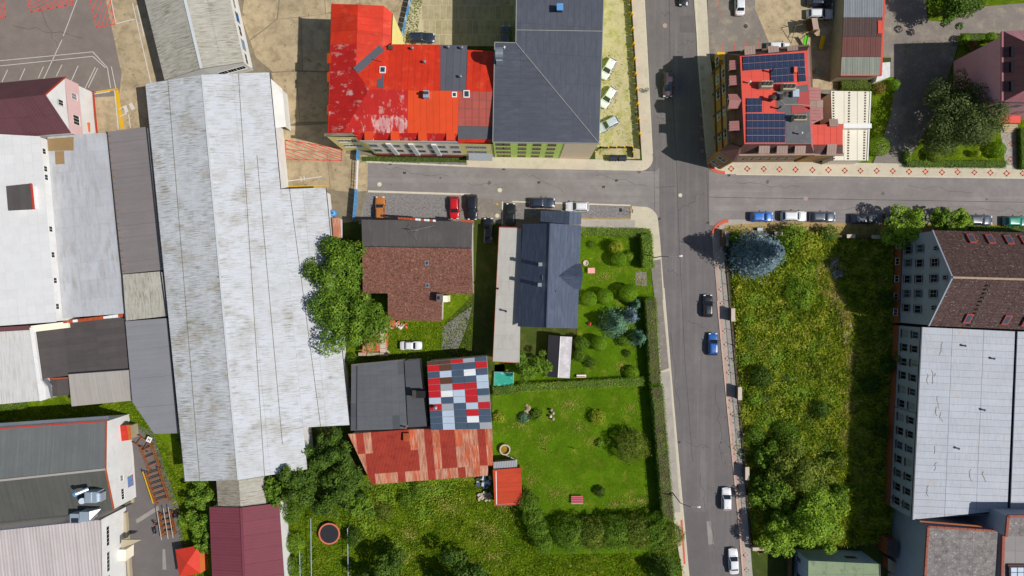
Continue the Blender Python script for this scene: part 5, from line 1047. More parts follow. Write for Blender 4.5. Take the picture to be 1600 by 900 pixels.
for x, y, t_ in ((1203, 113, 13.9), (1169, 130, 13.4), (1248, 210, 13.7), (1203, 157, 14.2), (1216, 155, 14), (1222, 151, 14), (1215, 170, 13.8)): stack(sh, x, y, 12.5, .12 if t_ < 14 else .28, t_, MATS['white_paint'] if t_ < 13.8 else MATS['iron'])
mb = MB(); pth = [P(1218, 156, 12.65), P(1226, 163, 12.65), P(1245, 163, 12.65), P(1268, 165, 12.65)]
for a_, b_ in zip(pth, pth[1:]): mb.tube(a_, b_, .05, n=5)
mb.build('cable', MATS['wall_plinth'], sh)
# cream annex
ca = building('cream_roof_annex', 'low annex with cream corrugated roof beside the solar house', (1330, 200))
q = [(1298, 142, 5.0), (1360, 143, 5.0), (1355, 251, 5.0), (1302, 251, 5.0)]
roof(ca, [q[3], q[2], q[1], q[0]], MATS['cream_sheet'], du=2.6, dv=[0, .5, 1], t=.06, gap=.06, jit=.03, under=MATS['wall_trim']); walls(ca, q, MATS['wall_cream'], .2)
pbox(ca, 'chimney_bar', 1318, 193, 1362, 200, 5.0, 6.6, MATS['white_paint']); strip3(ca, q[1], q[2], .2, .2, MATS['white_paint'], 'gutter', .05)
for xx in (1302, 1327, 1352):
    for k_ in range(26):
        t_ = (k_ + .5) / 26; p = P(xx + (1 if xx < 1320 else -2) * t_, 143 + t_ * 107, 5.0); mb = MB(); mb.box((p.x, p.y, 5.11), (.22, .26, .08)); mb.build('tile_bump', MATS['wall_trim'], ca)
# long shed with mixed roof
ts = building('striped_shed', 'long shed whose roof changes from grey to brown to greenish sheets', (1347, 50))
def sec(y0, y1, m, k=False):
    xl = lambda y: 1319 - y * .045; xr = lambda y: 1380 - y * .045
    roof(ts, [(xr(y1), y1, 4.6), (xl(y1), y1, 4.6), (xl(y0), y0, 4.6), (xr(y0), y0, 4.6)], MATS[m], du=1.0, dv=None)
M('shed_grey', '83888c', rough=.75, var=.08, scale=.5, streak=('9aa0a4', 1.2, .08, .45, .65, .7), corr=.3, orand=.05); M('shed_brown', '54423e', rough=.8, var=.1, scale=.5, streak=('6b5a54', 1.2, .1, .5, .7, .7), corr=.3, orand=.06); M('shed_rust', '744842', rough=.8, var=.08, scale=.5, streak=('8a605a', 1.2, .1, .55, .72, .7), corr=.3, orand=.05); M('shed_green', '8a8d80', rough=.8, var=.08, scale=.5, streak=('a5a898', 1.2, .1, .45, .65, .7), corr=.3, orand=.04)
sec(-90, 27, 'shed_grey'); sec(27.3, 57, 'shed_brown'); sec(57.3, 88.5, 'shed_rust'); sec(89, 117, 'shed_green')
walls(ts, [(1314, 117, 4.5), (1375, 117, 4.5), (1384, -90, 4.5), (1323, -90, 4.5)], MATS['wall_plinth'], .1)
strip3(ts, (1376, 118, 4.5), (1385, -90, 4.5), .35, .25, MATS['salmon'], 'fascia', 0); strip3(ts, (1313, 118, 4.5), (1376, 118, 4.5), .2, .25, MATS['salmon'], 'fascia', 0); pbox(ts, 'patch_sheet', 1372, 32, 1378, 52, 4.6, 4.75, MATS['salmon'])
strip3(ts, (1312, 82, 2.4), (1310, 104, 2.4), .35, .3, MATS['salmon'], 'awning', 0)
ls = building('white_lean_to', 'small white-roofed lean-to at the corner of the striped shed', (1385, 112), 'shed'); q = [(1378, 98, 2.4), (1391, 97, 2.4), (1391, 120, 2.4), (1368, 128, 2.4)]; roof(ls, [q[3], q[2], q[1], q[0]], MATS['tile_white'], du=1.0, dv=1.2); walls(ls, q, MATS['wall_white'], .1)
# mauve house top right
M('mauve', 'a0666c', rough=.7, var=.08, scale=.5, corr=.35, orand=.05, streak=('b07a7c', 1.2, .1, .5, .7, .5)); M('mauve_pale', 'b27d80', rough=.7, var=.08, scale=.5, orand=.05); M('rib_shaded', '5f3f3f', rough=.7, var=.1, scale=.6, orand=.08); M('wall_rose', 'e0c4c4', var=.06, scale=.4)  # ribbed west slope coloured darker: the shade of facing west is painted in
mv = building('mauve_house', 'house with mauve sheet roofs and a ribbed steep slope with shade in its colour at the right edge', (1570, 110), 'house')
roof(mv, [(1567, 158, 13), (1567, 49, 13), (1602, 66, 15), (1602, 140, 15)], MATS['rib_shaded'], du=1.0, base='steep_slope'); roof(mv, [(1567, 48.5, 13), (1720, 44, 13), (1720, 66, 15), (1602, 65.5, 15)], MATS['mauve_pale'], du=1.2); roof(mv, [(1720, 162, 13), (1567, 159, 13), (1602, 140.5, 15), (1720, 140, 15)], MATS['mauve'], du=1.2); roof(mv, [(1602, 140, 15), (1602, 66, 15), (1720, 66, 15), (1720, 140, 15)], MATS['mauve'], du=1.2)
strip3(mv, (1566, 49, 13), (1566, 158, 13), .3, .3, MATS['mauve'], 'gutter', -.05)
for y in (80, 104, 134): pbox(mv, 'roof_window', 1580, y - 8, 1584, y + 8, 13.6, 14.1, MATS['glass_dark'])
c = walls(mv, [(1567, 158, 13), (1567, 52, 13), (1720, 48, 13), (1720, 160, 13)], M('wall_mauve', 'e6aeb4', var=.08, scale=.5), .3)
a_, b_ = nearest_edge(c, 1520, 188); 
for zz in (5.0, 9.2):
    for k_ in range(4): window(mv, a_, b_, (k_ + .4) / 4.5, zz, 1.2, 1.6, fm=MATS['wall_trim'])
mb = MB(); d_ = (b_ - a_).normalized(); n_ = Vector((d_.y, -d_.x)); p_ = a_.lerp(b_, .55) + n_ * .6; mb.box((p_.x, p_.y, 2.6), (3.6, 1.3, .12)); mb.build('awning', MATS['salmon'], mv)
for k_ in range(4): pbox(mv, 'step', 1566 + k_ * 1, 194 + k_ * 3, 1588, 197.5 + k_ * 3, 0, .7 - k_ * .17, MATS['concrete'])

# ---------------- apartment block and white-roofed block ----------------
M('frame_grey', 'a8aab0', var=.1); M('wall_block', 'a2aab8', var=.06, scale=.4, spots=('949698', .5, .5, .7, .5)); M('wall_rust', 'a86038', var=.12, scale=.8); M('roof_tile_brown', '5c4540', rough=.85, var=.16, scale=.9, spots2=('b8a8a0', 3.6, .60, .66, .85), spots=('3e2c28', 2.8, .48, .6, .8), orand=.08); M('tile_lichen', 'b09a80', rough=.9, var=.2, scale=2)
M('white_metal', 'acb1ba', rough=.55, var=.08, scale=.3, orand=.05, streak=('8f8f90', .5, 3.0, .46, .66, .6), spots=('b09c70', .6, .60, .72, .75)); M('reveal', '5e3d34', var=.1)
ap_ = building('apartment_block', 'grey apartment block with brown tiled gable roof and red-framed roof windows', (1520, 440))
N0, N1, RA, RB, S0, S1 = (1457, 360, 11), (1720, 366, 11), (1488, 433.5, 16.7), (1720, 440, 16.7), (1451, 509, 11), (1720, 520, 11)
roof(ap_, [N1, N0, RA, RB], MATS['roof_tile_brown'], du=1.9, dv=.48, name='tile_course', t=.06, gap=.03, jit=.03); roof(ap_, [S0, S1, RB, RA], MATS['roof_tile_brown'], du=1.9, dv=.48, name='tile_course', t=.06, gap=.03, jit=.03)
strip3(ap_, RA, RB, .32, .14, MATS['tile_lichen'], 'ridge_cap', .1); strip3(ap_, N0, RA, .22, .2, MATS['wall_block'], 'barge_board', 0); strip3(ap_, S0, RA, .22, .2, MATS['wall_block'], 'barge_board', 0)
c = walls(ap_, [N0, N1, RB, S1, S0, RA], MATS['wall_block'], .1)
aW, bW = Vector((P(*N0).x + .1, P(*N0).y)), Vector((P(*S0).x + .1, P(*S0).y))
def wy(py, z): return (P(1400, py, z).y - aW.y) / (bW.y - aW.y)
for zz, ys in ((4.6, (391, 411, 436, 459, 481)), (8.0, (388, 411, 436, 459, 483)), (12.2, (410, 435, 459)), (12.3, (388, 481)), (15.0, (434,))):
    for y in ys:
        sm = zz in (12.3, 15.0); window(ap_, aW, bW, wy(y, zz), zz, .8 if sm else 1.35, 1.0 if sm else 1.75, fm=MATS['frame_grey'], out=.25, rows=1 if zz > 12 and not sm else 0)
        if not sm:
            p = aW.lerp(bW, wy(y, zz)); mb = MB(); mb.box((p.x - .2, p.y, zz - 1.05), (.3, 1.45, .25)); mb.build('lintel', MATS['reveal'], ap_)
for x, y, z in ((1516.5, 372, 12.0), (1546, 373, 12.0), (1575, 374, 12.0), (1600, 375, 12)): skylight(ap_, x, y, z, 1.1, 1.5, M('flash_red', 'b8564a', rough=.7, var=.1), slope=(0, -.76), lift=.3)
for x, y, z in ((1511, 498, 12.0), (1571, 500, 12.0), (1602, 503, 12)): skylight(ap_, x, y, z, 1.1, 1.5, MATS['flash_red'], slope=(0, .74), lift=.4)
for k_ in range(11): p = P(1547 - k_ * 3.0, 447 + k_ * 6.2, 16.3 - k_ * .47); mb = MB(); mb.box((p.x, p.y, p.z + .12), (.35, .3, .2)); mb.build('roof_step', MATS['iron'], ap_)
def plinth(parent, y0, y1, x=1392.5):
    a, b = P(x, y0), P(x - 2, y1); mb = MB(); mb.face([Vector((a.x, a.y, 0)), Vector((b.x, b.y, 0)), Vector((b.x, b.y, 2.5)), Vector((a.x, a.y, 2.5))][::-1]); mb.build('ground_floor', MATS['wall_rust'], parent)
a, b = aW, bW; mb = MB(); mb.face([Vector((a.x - .26, a.y, 0)), Vector((a.x - .26, a.y, 2.5)), Vector((b.x - .26, b.y, 2.5)), Vector((b.x - .26, b.y, 0))]); mb.build('ground_floor', MATS['wall_rust'], ap_)
for f in (.12, .3, .5, .7, .88): window(ap_, aW, bW, f, 1.4, 1.2, 1.2, out=.3)
wb = building('white_roof_factory', 'long grey wing with white panelled metal roof south of the apartment block', (1500, 660))
q = [(1440, 511, 9.2), (1586, 518, 9.2), (1574, 797, 9.2), (1425, 812, 9.2)]
roof(wb, [q[1], q[2], q[3], q[0]], MATS['white_metal'], du=1.16, dv=[0, .34, .67, 1], name='roof_panel', t=.05, gap=.05, jit=.02, under=MATS['wall_block'])
q2 = [(1590, 518, 9.5), (1740, 522, 9.5), (1740, 795, 9.5), (1579, 795, 9.5)]; roof(wb, [q2[2], q2[1], q2[0], q2[3]], MATS['white_metal'], du=1.16, dv=[0, .34, .67, 1], name='roof_panel', t=.05, gap=.05, jit=.02, under=MATS['wall_block'])
strip3(wb, (1588, 518, 9.2), (1576.5, 796, 9.2), .35, .1, MATS['gutter'], 'valley_gutter', -.1); strip3(wb, q[0], q[3], .2, .3, MATS['gutter'], 'gutter', -.05)
c = walls(wb, [q[0], q2[1], q2[2], q[3]], MATS['wall_block'], .12)
aW, bW = nearest_edge(c, 1390, 660)
for zz, n_, w_ in ((4.4, 13, 1.35), (7.4, 13, 1.2)):
    for k_ in range(n_):
        f = (k_ + .55) / (n_ + .2); window(wb, aW, bW, f, zz, w_, 1.7, fm=MATS['frame_grey'], out=.03)
        p = aW.lerp(bW, f); mb = MB(); mb.box((p.x - .12, p.y, zz - 1.02), (.22, w_ + .1, .3)); mb.build('lintel', MATS['reveal'], wb)
dW = (bW - aW).normalized(); nW = Vector((dW.y, -dW.x)); a, b = aW + nW * .08, bW + nW * .08
mb = MB(); mb.face([Vector((a.x, a.y, 0)), Vector((b.x, b.y, 0)), Vector((b.x, b.y, 2.3)), Vector((a.x, a.y, 2.3))]); mb.build('ground_floor', MATS['wall_rust'], wb)
for f in (.2, .45, .8, .95):
    p = aW.lerp(bW, f) + nW * .1; mb = MB(); mb.tube((p.x, p.y, 0), (p.x, p.y, 9), .08, n=6); mb.build('downpipe', MATS['steel'], wb)
M('sealant', 'b0a68e', rough=.8, var=.2, scale=2)
for k0 in range(12):
    x0, y0 = (rnd.uniform(1446, 1474), rnd.uniform(520, 780)) if k0 < 10 else (rnd.uniform(1480, 1575), rnd.uniform(530, 780))
    mb = MB(); x, y = x0, y0; pr = P(x, y, 9.28)
    for k_ in range(rnd.randint(2, 4)): x += rnd.uniform(-3, 3); y += rnd.uniform(2, 7); nx = P(x, y, 9.28); mb.bar(pr, nx, rnd.uniform(.04, .09), .02); pr = nx
    mb.build('sealed_crack', MATS['sealant'], wb)
for x, y in ((1505, 540), (1550, 560), (1495, 700), (1535, 640)): stack(wb, x, y, 9.2, .14, 9.7, MATS['steel'])
# concrete-roofed blocks bottom right
M('lichen_conc', '8a8380', rough=.95, var=.2, scale=1.2, spots=('c4bcb2', 3.2, .54, .64, .75), spots2=('625c5a', .9, .45, .7, .8), orand=.05); M('parapet_red', '9e5a4a', rough=.85, var=.15, scale=1.5, orand=.08); M('grey_roof', '96918e', rough=.85, var=.08, scale=.5, orand=.04)
cb = building('lichen_roof_block', 'block with lichen-spotted concrete roof and red parapet below the white roof', (1500, 870))
q = [(1449, 822, 10.2), (1559, 829, 10.2), (1551, 960, 10.2), (1440, 960, 10.2)]
roof(cb, [q[3], q[2], q[1], q[0]], MATS['lichen_conc'], du=2.2, dv=2.2, gap=.02, name='roof_slab'); c = walls(cb, q, MATS['wall_block'], .02)
for a_, b_ in ((q[0], q[1]), (q[0], q[3])):
    for k_ in range(9): strip3(cb, lerp3(a_, b_, k_ / 9), lerp3(a_, b_, (k_ + .96) / 9), .34, .4, MATS['parapet_red'], 'coping_stone', .15)
strip3(cb, (1436, 814, 9.6), (1533, 822, 9.6), .25, .2, MATS['wall_rust'], 'pipe', .1); 
a_, b_ = nearest_edge(c, 1393, 850); window(cb, a_, b_, .93, 5.5, 3.6, 3.2, pm=MATS['glass_dark'], fm=MATS['wall_trim'], mull=2, rows=2, out=.05)
tb = building('roof_tower', 'square tower block with red-coped lichen roof rising beside the white roof', (1590, 820))
q = [(1574, 806, 13.2), (1660, 806, 13.2), (1660, 838, 13.2), (1571, 838, 13.2)]
roof(tb, [q[3], q[2], q[1], q[0]], MATS['lichen_conc'], du=2.2, dv=2.2, name='roof_slab', gap=.02); walls(tb, q, MATS['wall_block'], .02); strip3(tb, q[0], q[1], .4, .35, MATS['parapet_red'], 'coping', .12); strip3(tb, q[0], q[3], .4, .35, MATS['parapet_red'], 'coping', .12)
gb = building('grey_roof_block', 'low grey-roofed block with skylights at the bottom right corner', (1590, 880))
q = [(1567, 836, 10.0), (1680, 836, 10.0), (1680, 960, 10.0), (1563, 960, 10.0)]; roof(gb, [q[3], q[2], q[1], q[0]], MATS['grey_roof'], du=2.5, dv=2.5, gap=.02); walls(gb, q, MATS['wall_block'], .02); strip3(gb, (1566, 836, 10), (1562, 960, 10), .45, .5, MATS['parapet_red'], 'coping', .15)
pbox(gb, 'skylight_curb', 1575, 882, 1640, 930, 10, 10.35, MATS['reveal'])
for i in range(4):
    for j in range(3): pbox(gb, 'skylight', 1580 + i * 10.5, 887 + j * 8, 1589 + i * 10.5, 894 + j * 8, 10.3, 10.75, MATS['sheet_pale'], .15)
ob = building('brick_outhouse', 'small dark outhouse with rust-red door side at the foot of the grey block', (1392, 855), 'shed'); q = [(1388, 843, 3.2), (1405, 847, 3.2), (1403, 872, 3.2), (1386, 868, 3.2)]; roof(ob, q, MATS['bitumen'], du=1.0); walls(ob, q, MATS['wall_rust'], .05)
ob = building('walled_stair', 'low pale walled stair with rust-red panels under the grey block', (1402, 885), 'stair'); q = [(1388, 872, 2.0), (1420, 893, 2.0), (1422, 905, 2.0), (1388, 892, 2.0)]; roof(ob, q, MATS['wall_plinth']); walls(ob, q, MATS['wall_rust'], .05)
for k_ in range(3): pbox(ob, 'step', 1390 + k_ * 8, 896 + k_ * 4, 1398 + k_ * 8, 902 + k_ * 4, 0, .6, MATS['wall_plinth'])
gsd = building('green_roof_shed', 'pale blue rendered garage with mossy green flat roof at the bottom edge', (1318, 890), 'garage'); M('wall_skyblue', 'a8bcd4', var=.08, scale=.5, spots=('8c9cb4', .8, .55, .7, .6)); M('mossy_green', '8a9a78', rough=.9, var=.12, scale=.6, spots=('9a7a64', .9, .6, .68, .8), spots2=('5f6a52', .7, .55, .7, .6), orand=.04)
q = [(1263, 876, 6.0), (1374, 881, 6.0), (1378, 960, 6.0), (1262, 960, 6.0)]; roof(gsd, [q[3], q[2], q[1], q[0]], MATS['mossy_green'], du=3.2, dv=2.5, gap=.02, name='roofing_strip'); c = walls(gsd, q, MATS['wall_skyblue'], .05)
a_, b_ = nearest_edge(c, 1300, 860); window(gsd, a_, b_, .3, 3.4, 2.0, 1.0, fm=MATS['reveal'], pm=MATS['reveal'], sill=False)
a_, b_ = nearest_edge(c, 1240, 885); window(gsd, a_, b_, .15, 2.0, .9, 1.9, fm=MATS['white_paint']); window(gsd, a_, b_, .5, 2.2, 1.4, 1.4, fm=MATS['reveal'], pm=MATS['reveal'])
strip3(gsd, (1374, 881, 6), (1378, 960, 6), .2, .15, MATS['gutter'], 'gutter', .03)
# ---------------- cars ----------------
M('tyre', '1a1a1a', rough=.9, var=.1); M('rim', 'b8bcc0', rough=.3, metal=.7, var=.05); M('lamp_clear', 'e6ecf2', rough=.1, var=.05); M('lamp_red', 'b01818', rough=.2, var=.05); M('car_glass', '222c38', rough=.06, var=.15, scale=2, spec=.9); M('plastic', '232324', rough=.7, var=.1); M('plate', 'f0f0e8', rough=.5, var=.03)
def paint(n, hx): return M('paint_' + n, hx, rough=.28, var=.03, scale=.8, spec=.6, coat=.8)
CARS = {}
def car_meshes(kind):
    if kind in CARS: return CARS[kind]
    Lc, Wc, Hc, x0, x1, dr, df = {'hatch': (4.15, 1.76, 1.48, -.475, .215, .10, .19), 'wagon': (4.75, 1.82, 1.50, -.475, .19, .10, .165), 'sedan': (4.65, 1.80, 1.45, -.37, .20, .13, .165), 'suv': (4.65, 1.88, 1.72, -.475, .20, .08, .15), 'old': (4.0, 1.6, 1.40, -.30, .22, .10, .12), 'pickup': (4.4, 1.72, 1.55, -.02, .24, .06, .12)}[kind]
    hw = Wc / 2; bl = .62 * Hc
    st = [(-.5, .74, bl * .72, .34), (-.488, .87, bl * .93, .30), (-.45, .955, bl, .26), (-.33, 1, bl * 1.02, .22), (-.15, 1, bl * 1.02, .20), (.08, 1, bl, .20), (.2, .995, bl * .985, .20), (.3, .985, bl * .955, .22), (.40, .95, bl * .88, .24), (.46, .88, bl * .79, .28), (.492, .76, bl * .66, .33), (.5, .62, bl * .56, .38)]
    if kind == 'pickup': st = [(a, max(b, .93) if a < 0 else b, (bl * .8 if a < -.03 else c_), d) for a, b, c_, d in st]
    V, F = [], []
    sec = lambda w, t, b: [(0, t + .015), (.5 * w, t + .008), (.80 * w, t - .015), (.94 * w, t - .07), (w, t - .2), (w * .995, (t + b) * .45), (.95 * w, b), (0, b)]
    for x, w, t, b in st:
        s_ = sec(w * hw, t, b); V += [(x * Lc, y, z) for y, z in s_] + [(x * Lc, -y, z) for y, z in s_[-2:0:-1]]
    n = 14
    for i in range(len(st) - 1):
        for k in range(n): F.append((i * n + k, (i + 1) * n + k, (i + 1) * n + (k + 1) % n, i * n + (k + 1) % n))
    F.append(tuple(range(n))); F.append(tuple(range((len(st) - 1) * n + n - 1, (len(st) - 1) * n - 1, -1)))
    # cabin: rounded rectangle rings
    def ring(xa, xb, w, z, r, nn=3):
        o = []
        for cx, cy, a0 in ((xb - r, w - r, 0), (xa + r, w - r, 90), (xa + r, -w + r, 180), (xb - r, -w + r, 270)):
            for k in range(nn + 1): a = R(a0 + 90 * k / nn); o.append((cx + r * math.cos(a), cy + r * math.sin(a), z))
        return o
    xa, xb = x0 * Lc, x1 * Lc; ra, rb_ = xa + dr * Lc, xb - df * Lc; zb, zt = bl - .03, Hc
    rings = [ring(xa, xb, hw * .93, zb, .16), ring(xa + (ra - xa) * .86, xb + (rb_ - xb) * .86, hw * .775, zb + (zt - zb) * .86, .14), ring(ra, rb_, hw * .70, zt - .015, .13), ring(ra + .22, rb_ - .22, hw * .48, zt + .015, .12)]
    m = len(rings[0])
    for i, rg in enumerate(rings):
        b = len(V); V += rg
        if i: F += [(b - m + k, b - m + (k + 1) % m, b + (k + 1) % m, b + k) for k in range(m)]
    F.append(tuple(range(len(V) - m, len(V))))
    def me(nm, v, f, mats, sm=True):
        x = bpy.data.meshes.new(nm); x.from_pydata(v, [], f)
        for mt in mats: x.materials.append(mt)
        if sm: x.polygons.foreach_set('use_smooth', [True] * len(x.polygons))
        x.update(); return x
    D = {'body': me('body', V, F, [MATS['plastic']])}
    # glass: trapezoids lying on the cabin faces
    def pane(nm, c4):
        mb = MB(); p = [Vector(c) for c in c4]; n_ = newell(p); cc = sum(p, Vector()) / 4
        if n_.dot(cc - Vector(((xa + xb) / 2, 0, zb))) < 0: p = p[::-1]; n_ = -n_
        i = len(mb.v); mb.v += [tuple(a + n_ * .022) for a in p] + [tuple(a - n_ * .03) for a in p]; mb.f = [(0, 1, 2, 3), (7, 6, 5, 4), (0, 4, 5, 1), (1, 5, 6, 2), (2, 6, 7, 3), (3, 7, 4, 0)]
        D[nm] = me(nm.split('#')[0], mb.v, mb.f, [MATS['car_glass']], False)
    L2 = lambda a, b, t: a + (b - a) * t
    def fx(t, s): return (L2(xb, xb + (rb_ - xb) * .86, t / .86) if s else L2(xa, xa + (ra - xa) * .86, t / .86))
    def wy(t): return L2(hw * .93, hw * .775, t / .86)
    zz = lambda t: L2(zb, zt, t)
    ta, tb_ = .07, .88
    pane('windscreen', [(fx(ta, 1), -wy(ta) * .86, zz(ta)), (fx(ta, 1), wy(ta) * .86, zz(ta)), (fx(tb_, 1), wy(tb_) * .84, zz(tb_)), (fx(tb_, 1), -wy(tb_) * .84, zz(tb_))])
    ta = .2; pane('rear_window', [(fx(ta, 0), -wy(ta) * .82, zz(ta)), (fx(ta, 0), wy(ta) * .82, zz(ta)), (fx(tb_, 0), wy(tb_) * .8, zz(tb_)), (fx(tb_, 0), -wy(tb_) * .8, zz(tb_))])
    mid = (xa + xb) / 2; ta, tb2 = .12, .84
    for s_ in (-1, 1):
        f0, f1, r0, r1 = fx(ta, 1) - .22, fx(tb2, 1) - .12, fx(ta, 0) + .2, fx(tb2, 0) + .1
        pane('side_window#%d' % (s_ + 1), [(f0, s_ * wy(ta), zz(ta)), (mid + .05, s_ * wy(ta), zz(ta)), (mid + .05, s_ * wy(tb2), zz(tb2)), (f1, s_ * wy(tb2), zz(tb2))])
        if kind != 'pickup': pane('side_window#%d' % (s_ + 11), [(mid - .05, s_ * wy(ta), zz(ta)), (r0, s_ * wy(ta), zz(ta)), (r1, s_ * wy(tb2), zz(tb2)), (mid - .05, s_ * wy(tb2), zz(tb2))])
    def bx(nm, c, d, mt): mb = MB(); mb.box(c, d); D[nm] = me(nm.split('#')[0], mb.v, mb.f, [mt], False)
    for s_ in (-1, 1):
        bx('headlight#%d' % s_, (Lc * .462, s_ * hw * .66, bl * .74), (.20, .36, .14), MATS['lamp_clear']); bx('tail_light#%d' % s_, (-Lc * .478, s_ * hw * .70, bl * .84), (.14, .28, .18), MATS['lamp_red']); bx('mirror#%d' % s_, (Lc * x1 - .25, s_ * (hw + .09), bl + .08), (.14, .2, .13), MATS['plastic'])
    bx('number_plate#f', (Lc * .502, 0, .48), (.03, .5, .12), MATS['plate'])
    for nm_, xx in (('bonnet_gap', Lc * (x1 + .03)), ('boot_gap', Lc * -.40 if kind in ('sedan', 'old') else None)):
        if xx is not None: bx(nm_, (xx, 0, bl * (.995 if xx > 0 else 1.02) + .012), (.025, Wc * .74, .02), MATS['plastic'])
    if kind in ('wagon', 'suv'):
        for s_ in (-1, 1): bx('roof_rail#%d' % s_, ((ra + rb_) / 2, s_ * hw * .62, Hc + .03), (rb_ - ra - .3, .05, .05), MATS['plastic'])
    if kind in ('suv', 'hatch'): bx('aerial', (ra + .25, 0, Hc + .05), (.12, .04, .08), MATS['plastic'])
    for s_ in (-1, 1): bx('wiper#%d' % s_, (Lc * x1 - .12, s_ * hw * .35, bl + .05), (.05, hw * .6, .02), MATS['plastic'])
    if kind == 'pickup': bx('load_bed', (-Lc * .27, 0, bl * .82), (Lc * .40, Wc * .80, .03), MATS['plastic'])
    wr = .33 if Hc > 1.6 else .31; mb = MB(); mb.tube((0, -.11, 0), (0, .11, 0), wr, wr, 18); D['wheel'] = me('tyre', mb.v, mb.f, [MATS['tyre']])
    mb = MB(); mb.tube((0, -.12, 0), (0, .12, 0), wr * .62, wr * .62, 12); D['rim'] = me('rim', mb.v, mb.f, [MATS['rim']], False)
    D['_'] = (Lc, hw, wr); CARS[kind] = D; return D
def car(kind, px, py, ang, pt, label, group=None, hgt=.7, scale=1.0):
    """front of the car points along ang (degrees, 0 = to the right of the photo, 90 = up); px,py = middle of the car"""
    D = car_meshes(kind); p = P(px, py, hgt); root = thing('parked_car', label, 'car', (p.x, p.y, .02), group, R(ang)); root.scale = (scale,) * 3
    Lc, hw, wr = D['_']
    for nm, me in D.items():
        if nm in ('_', 'wheel', 'rim'): continue
        o = link(nm.split('#')[0], me, root)
        if nm == 'body': o.material_slots[0].link = 'OBJECT'; o.material_slots[0].material = pt
    for fx in (-.30, .305):
        for s_ in (-1, 1):
            w = link('wheel', D['wheel'], root); w.location = (fx * Lc, s_ * (hw - .09), wr); link('rim', D['rim'], w)
    return root
W_, BK, NV, BL = paint('white', 'f0f0f0'), paint('black', '1e1e22'), paint('navy', '2a3244'), paint('blue', '1f64b4')
SG, RD, OR, GRN, SV = paint('slate', '4a5462'), paint('red', 'd01018'), paint('bronze', 'c47a38'), paint('green', '12997a'), paint('silver', 'c4ccd4')
SKY, MBR = paint('bright_blue', '2a78d8'), paint('mauve_brown', '4a3a40')
gE = 'cars parked along the east street'; gM = 'cars along the main road'; gF = 'cars on the forecourt'; gG = 'cars on the grassy gravel yard'; gP = 'cars in the car park behind the solar house'
car('wagon', 659, 59, 0, NV, 'dark blue estate car on pale slabs behind red roof', 'cars in the slab yard'); car('hatch', 791, 57, 90, SG, 'blue-grey car in deep shade at inner corner of slate roof', 'cars in the slab yard')
car('hatch', 950, 107, 240, W_, 'white car on gravel beside slate roof, topmost of three', gG); car('hatch', 950, 152, 237, W_, 'white car on gravel beside slate roof, middle of three', gG); car('hatch', 950, 194, 208, SV, 'silver car on gravel beside slate roof, lowest of three', gG)
car('suv', 1043, 132, 270, MBR, 'dark mauve car driving at the edge of the solar house shadow', gM); car('hatch', 1068, -9, 270, BK, 'black car cut by the top edge on the main road', gM)
car('sedan', 1156, 4, 90, W_, 'white car at top edge in the sandy car park', gP); car('suv', 1281, 2, 0, NV, 'dark car at top edge beside the striped shed', gP); car('wagon', 1281, 22, 0, W_, 'white car beside striped shed above the wooden play tower', gP); car('hatch', 1216, 74, 0, W_, 'white car tucked behind the solar roof edge', gP)
car('hatch', 1190, 339, 0, SKY, 'bright blue car first in the kerb row by the crossing', gE); car('suv', 1240, 338, 0, W_, 'white car second in the kerb row on the east street', gE); car('wagon', 1285, 339, 0, SG, 'slate grey car third in the kerb row on the east street', gE); car('wagon', 1350, 342, 0, NV, 'dark navy car with shiny bonnet in tree shade, fourth in kerb row', gE); car('wagon', 1402, 341, 0, BK, 'black car mostly hidden under the kerbside tree', gE); car('wagon', 1530, 344, 0, SG, 'grey car at kerb above the brown tiled roof', gE); car('wagon', 1588, 346, 0, GRN, 'teal green car at the right edge of the picture', gE)
car('hatch', 1106, 478, 90, BK, 'black hatchback on the main road beside iron railings', gM); car('hatch', 1114, 538, 90, BL, 'blue hatchback on the main road below the black one', gM); car('hatch', 1135, 780, 90, W_, 'white hatchback on the main road near the curved lamp', gM); car('sedan', 1146, 877, 93, W_, 'white saloon at bottom edge of the main road', gM)
car('wagon', 594, 327, 90, OR, 'bronze orange estate car on the gravel by the blue gate', gF); car('hatch', 710, 325, 270, RD, 'red hatchback on the gravel beside a black car', gF); car('suv', 738, 324, 270, BK, 'large black car beside the red hatchback', gF); car('hatch', 798, 335, 90, BK, 'black car in front of the pale flat annex', gF); car('sedan', 763, 360, 90, BK, 'black saloon in the shady driveway by the brown house', gF); car('wagon', 847, 317, 0, NV, 'black estate car at kerb beside the white one', gF); car('suv', 902, 323, 180, W_, 'white car on the kerb above the blue-grey house porch', gF, scale=.92)
car('old', 642, 540, 0, W_, 'old white saloon parked on grass behind the brown house')

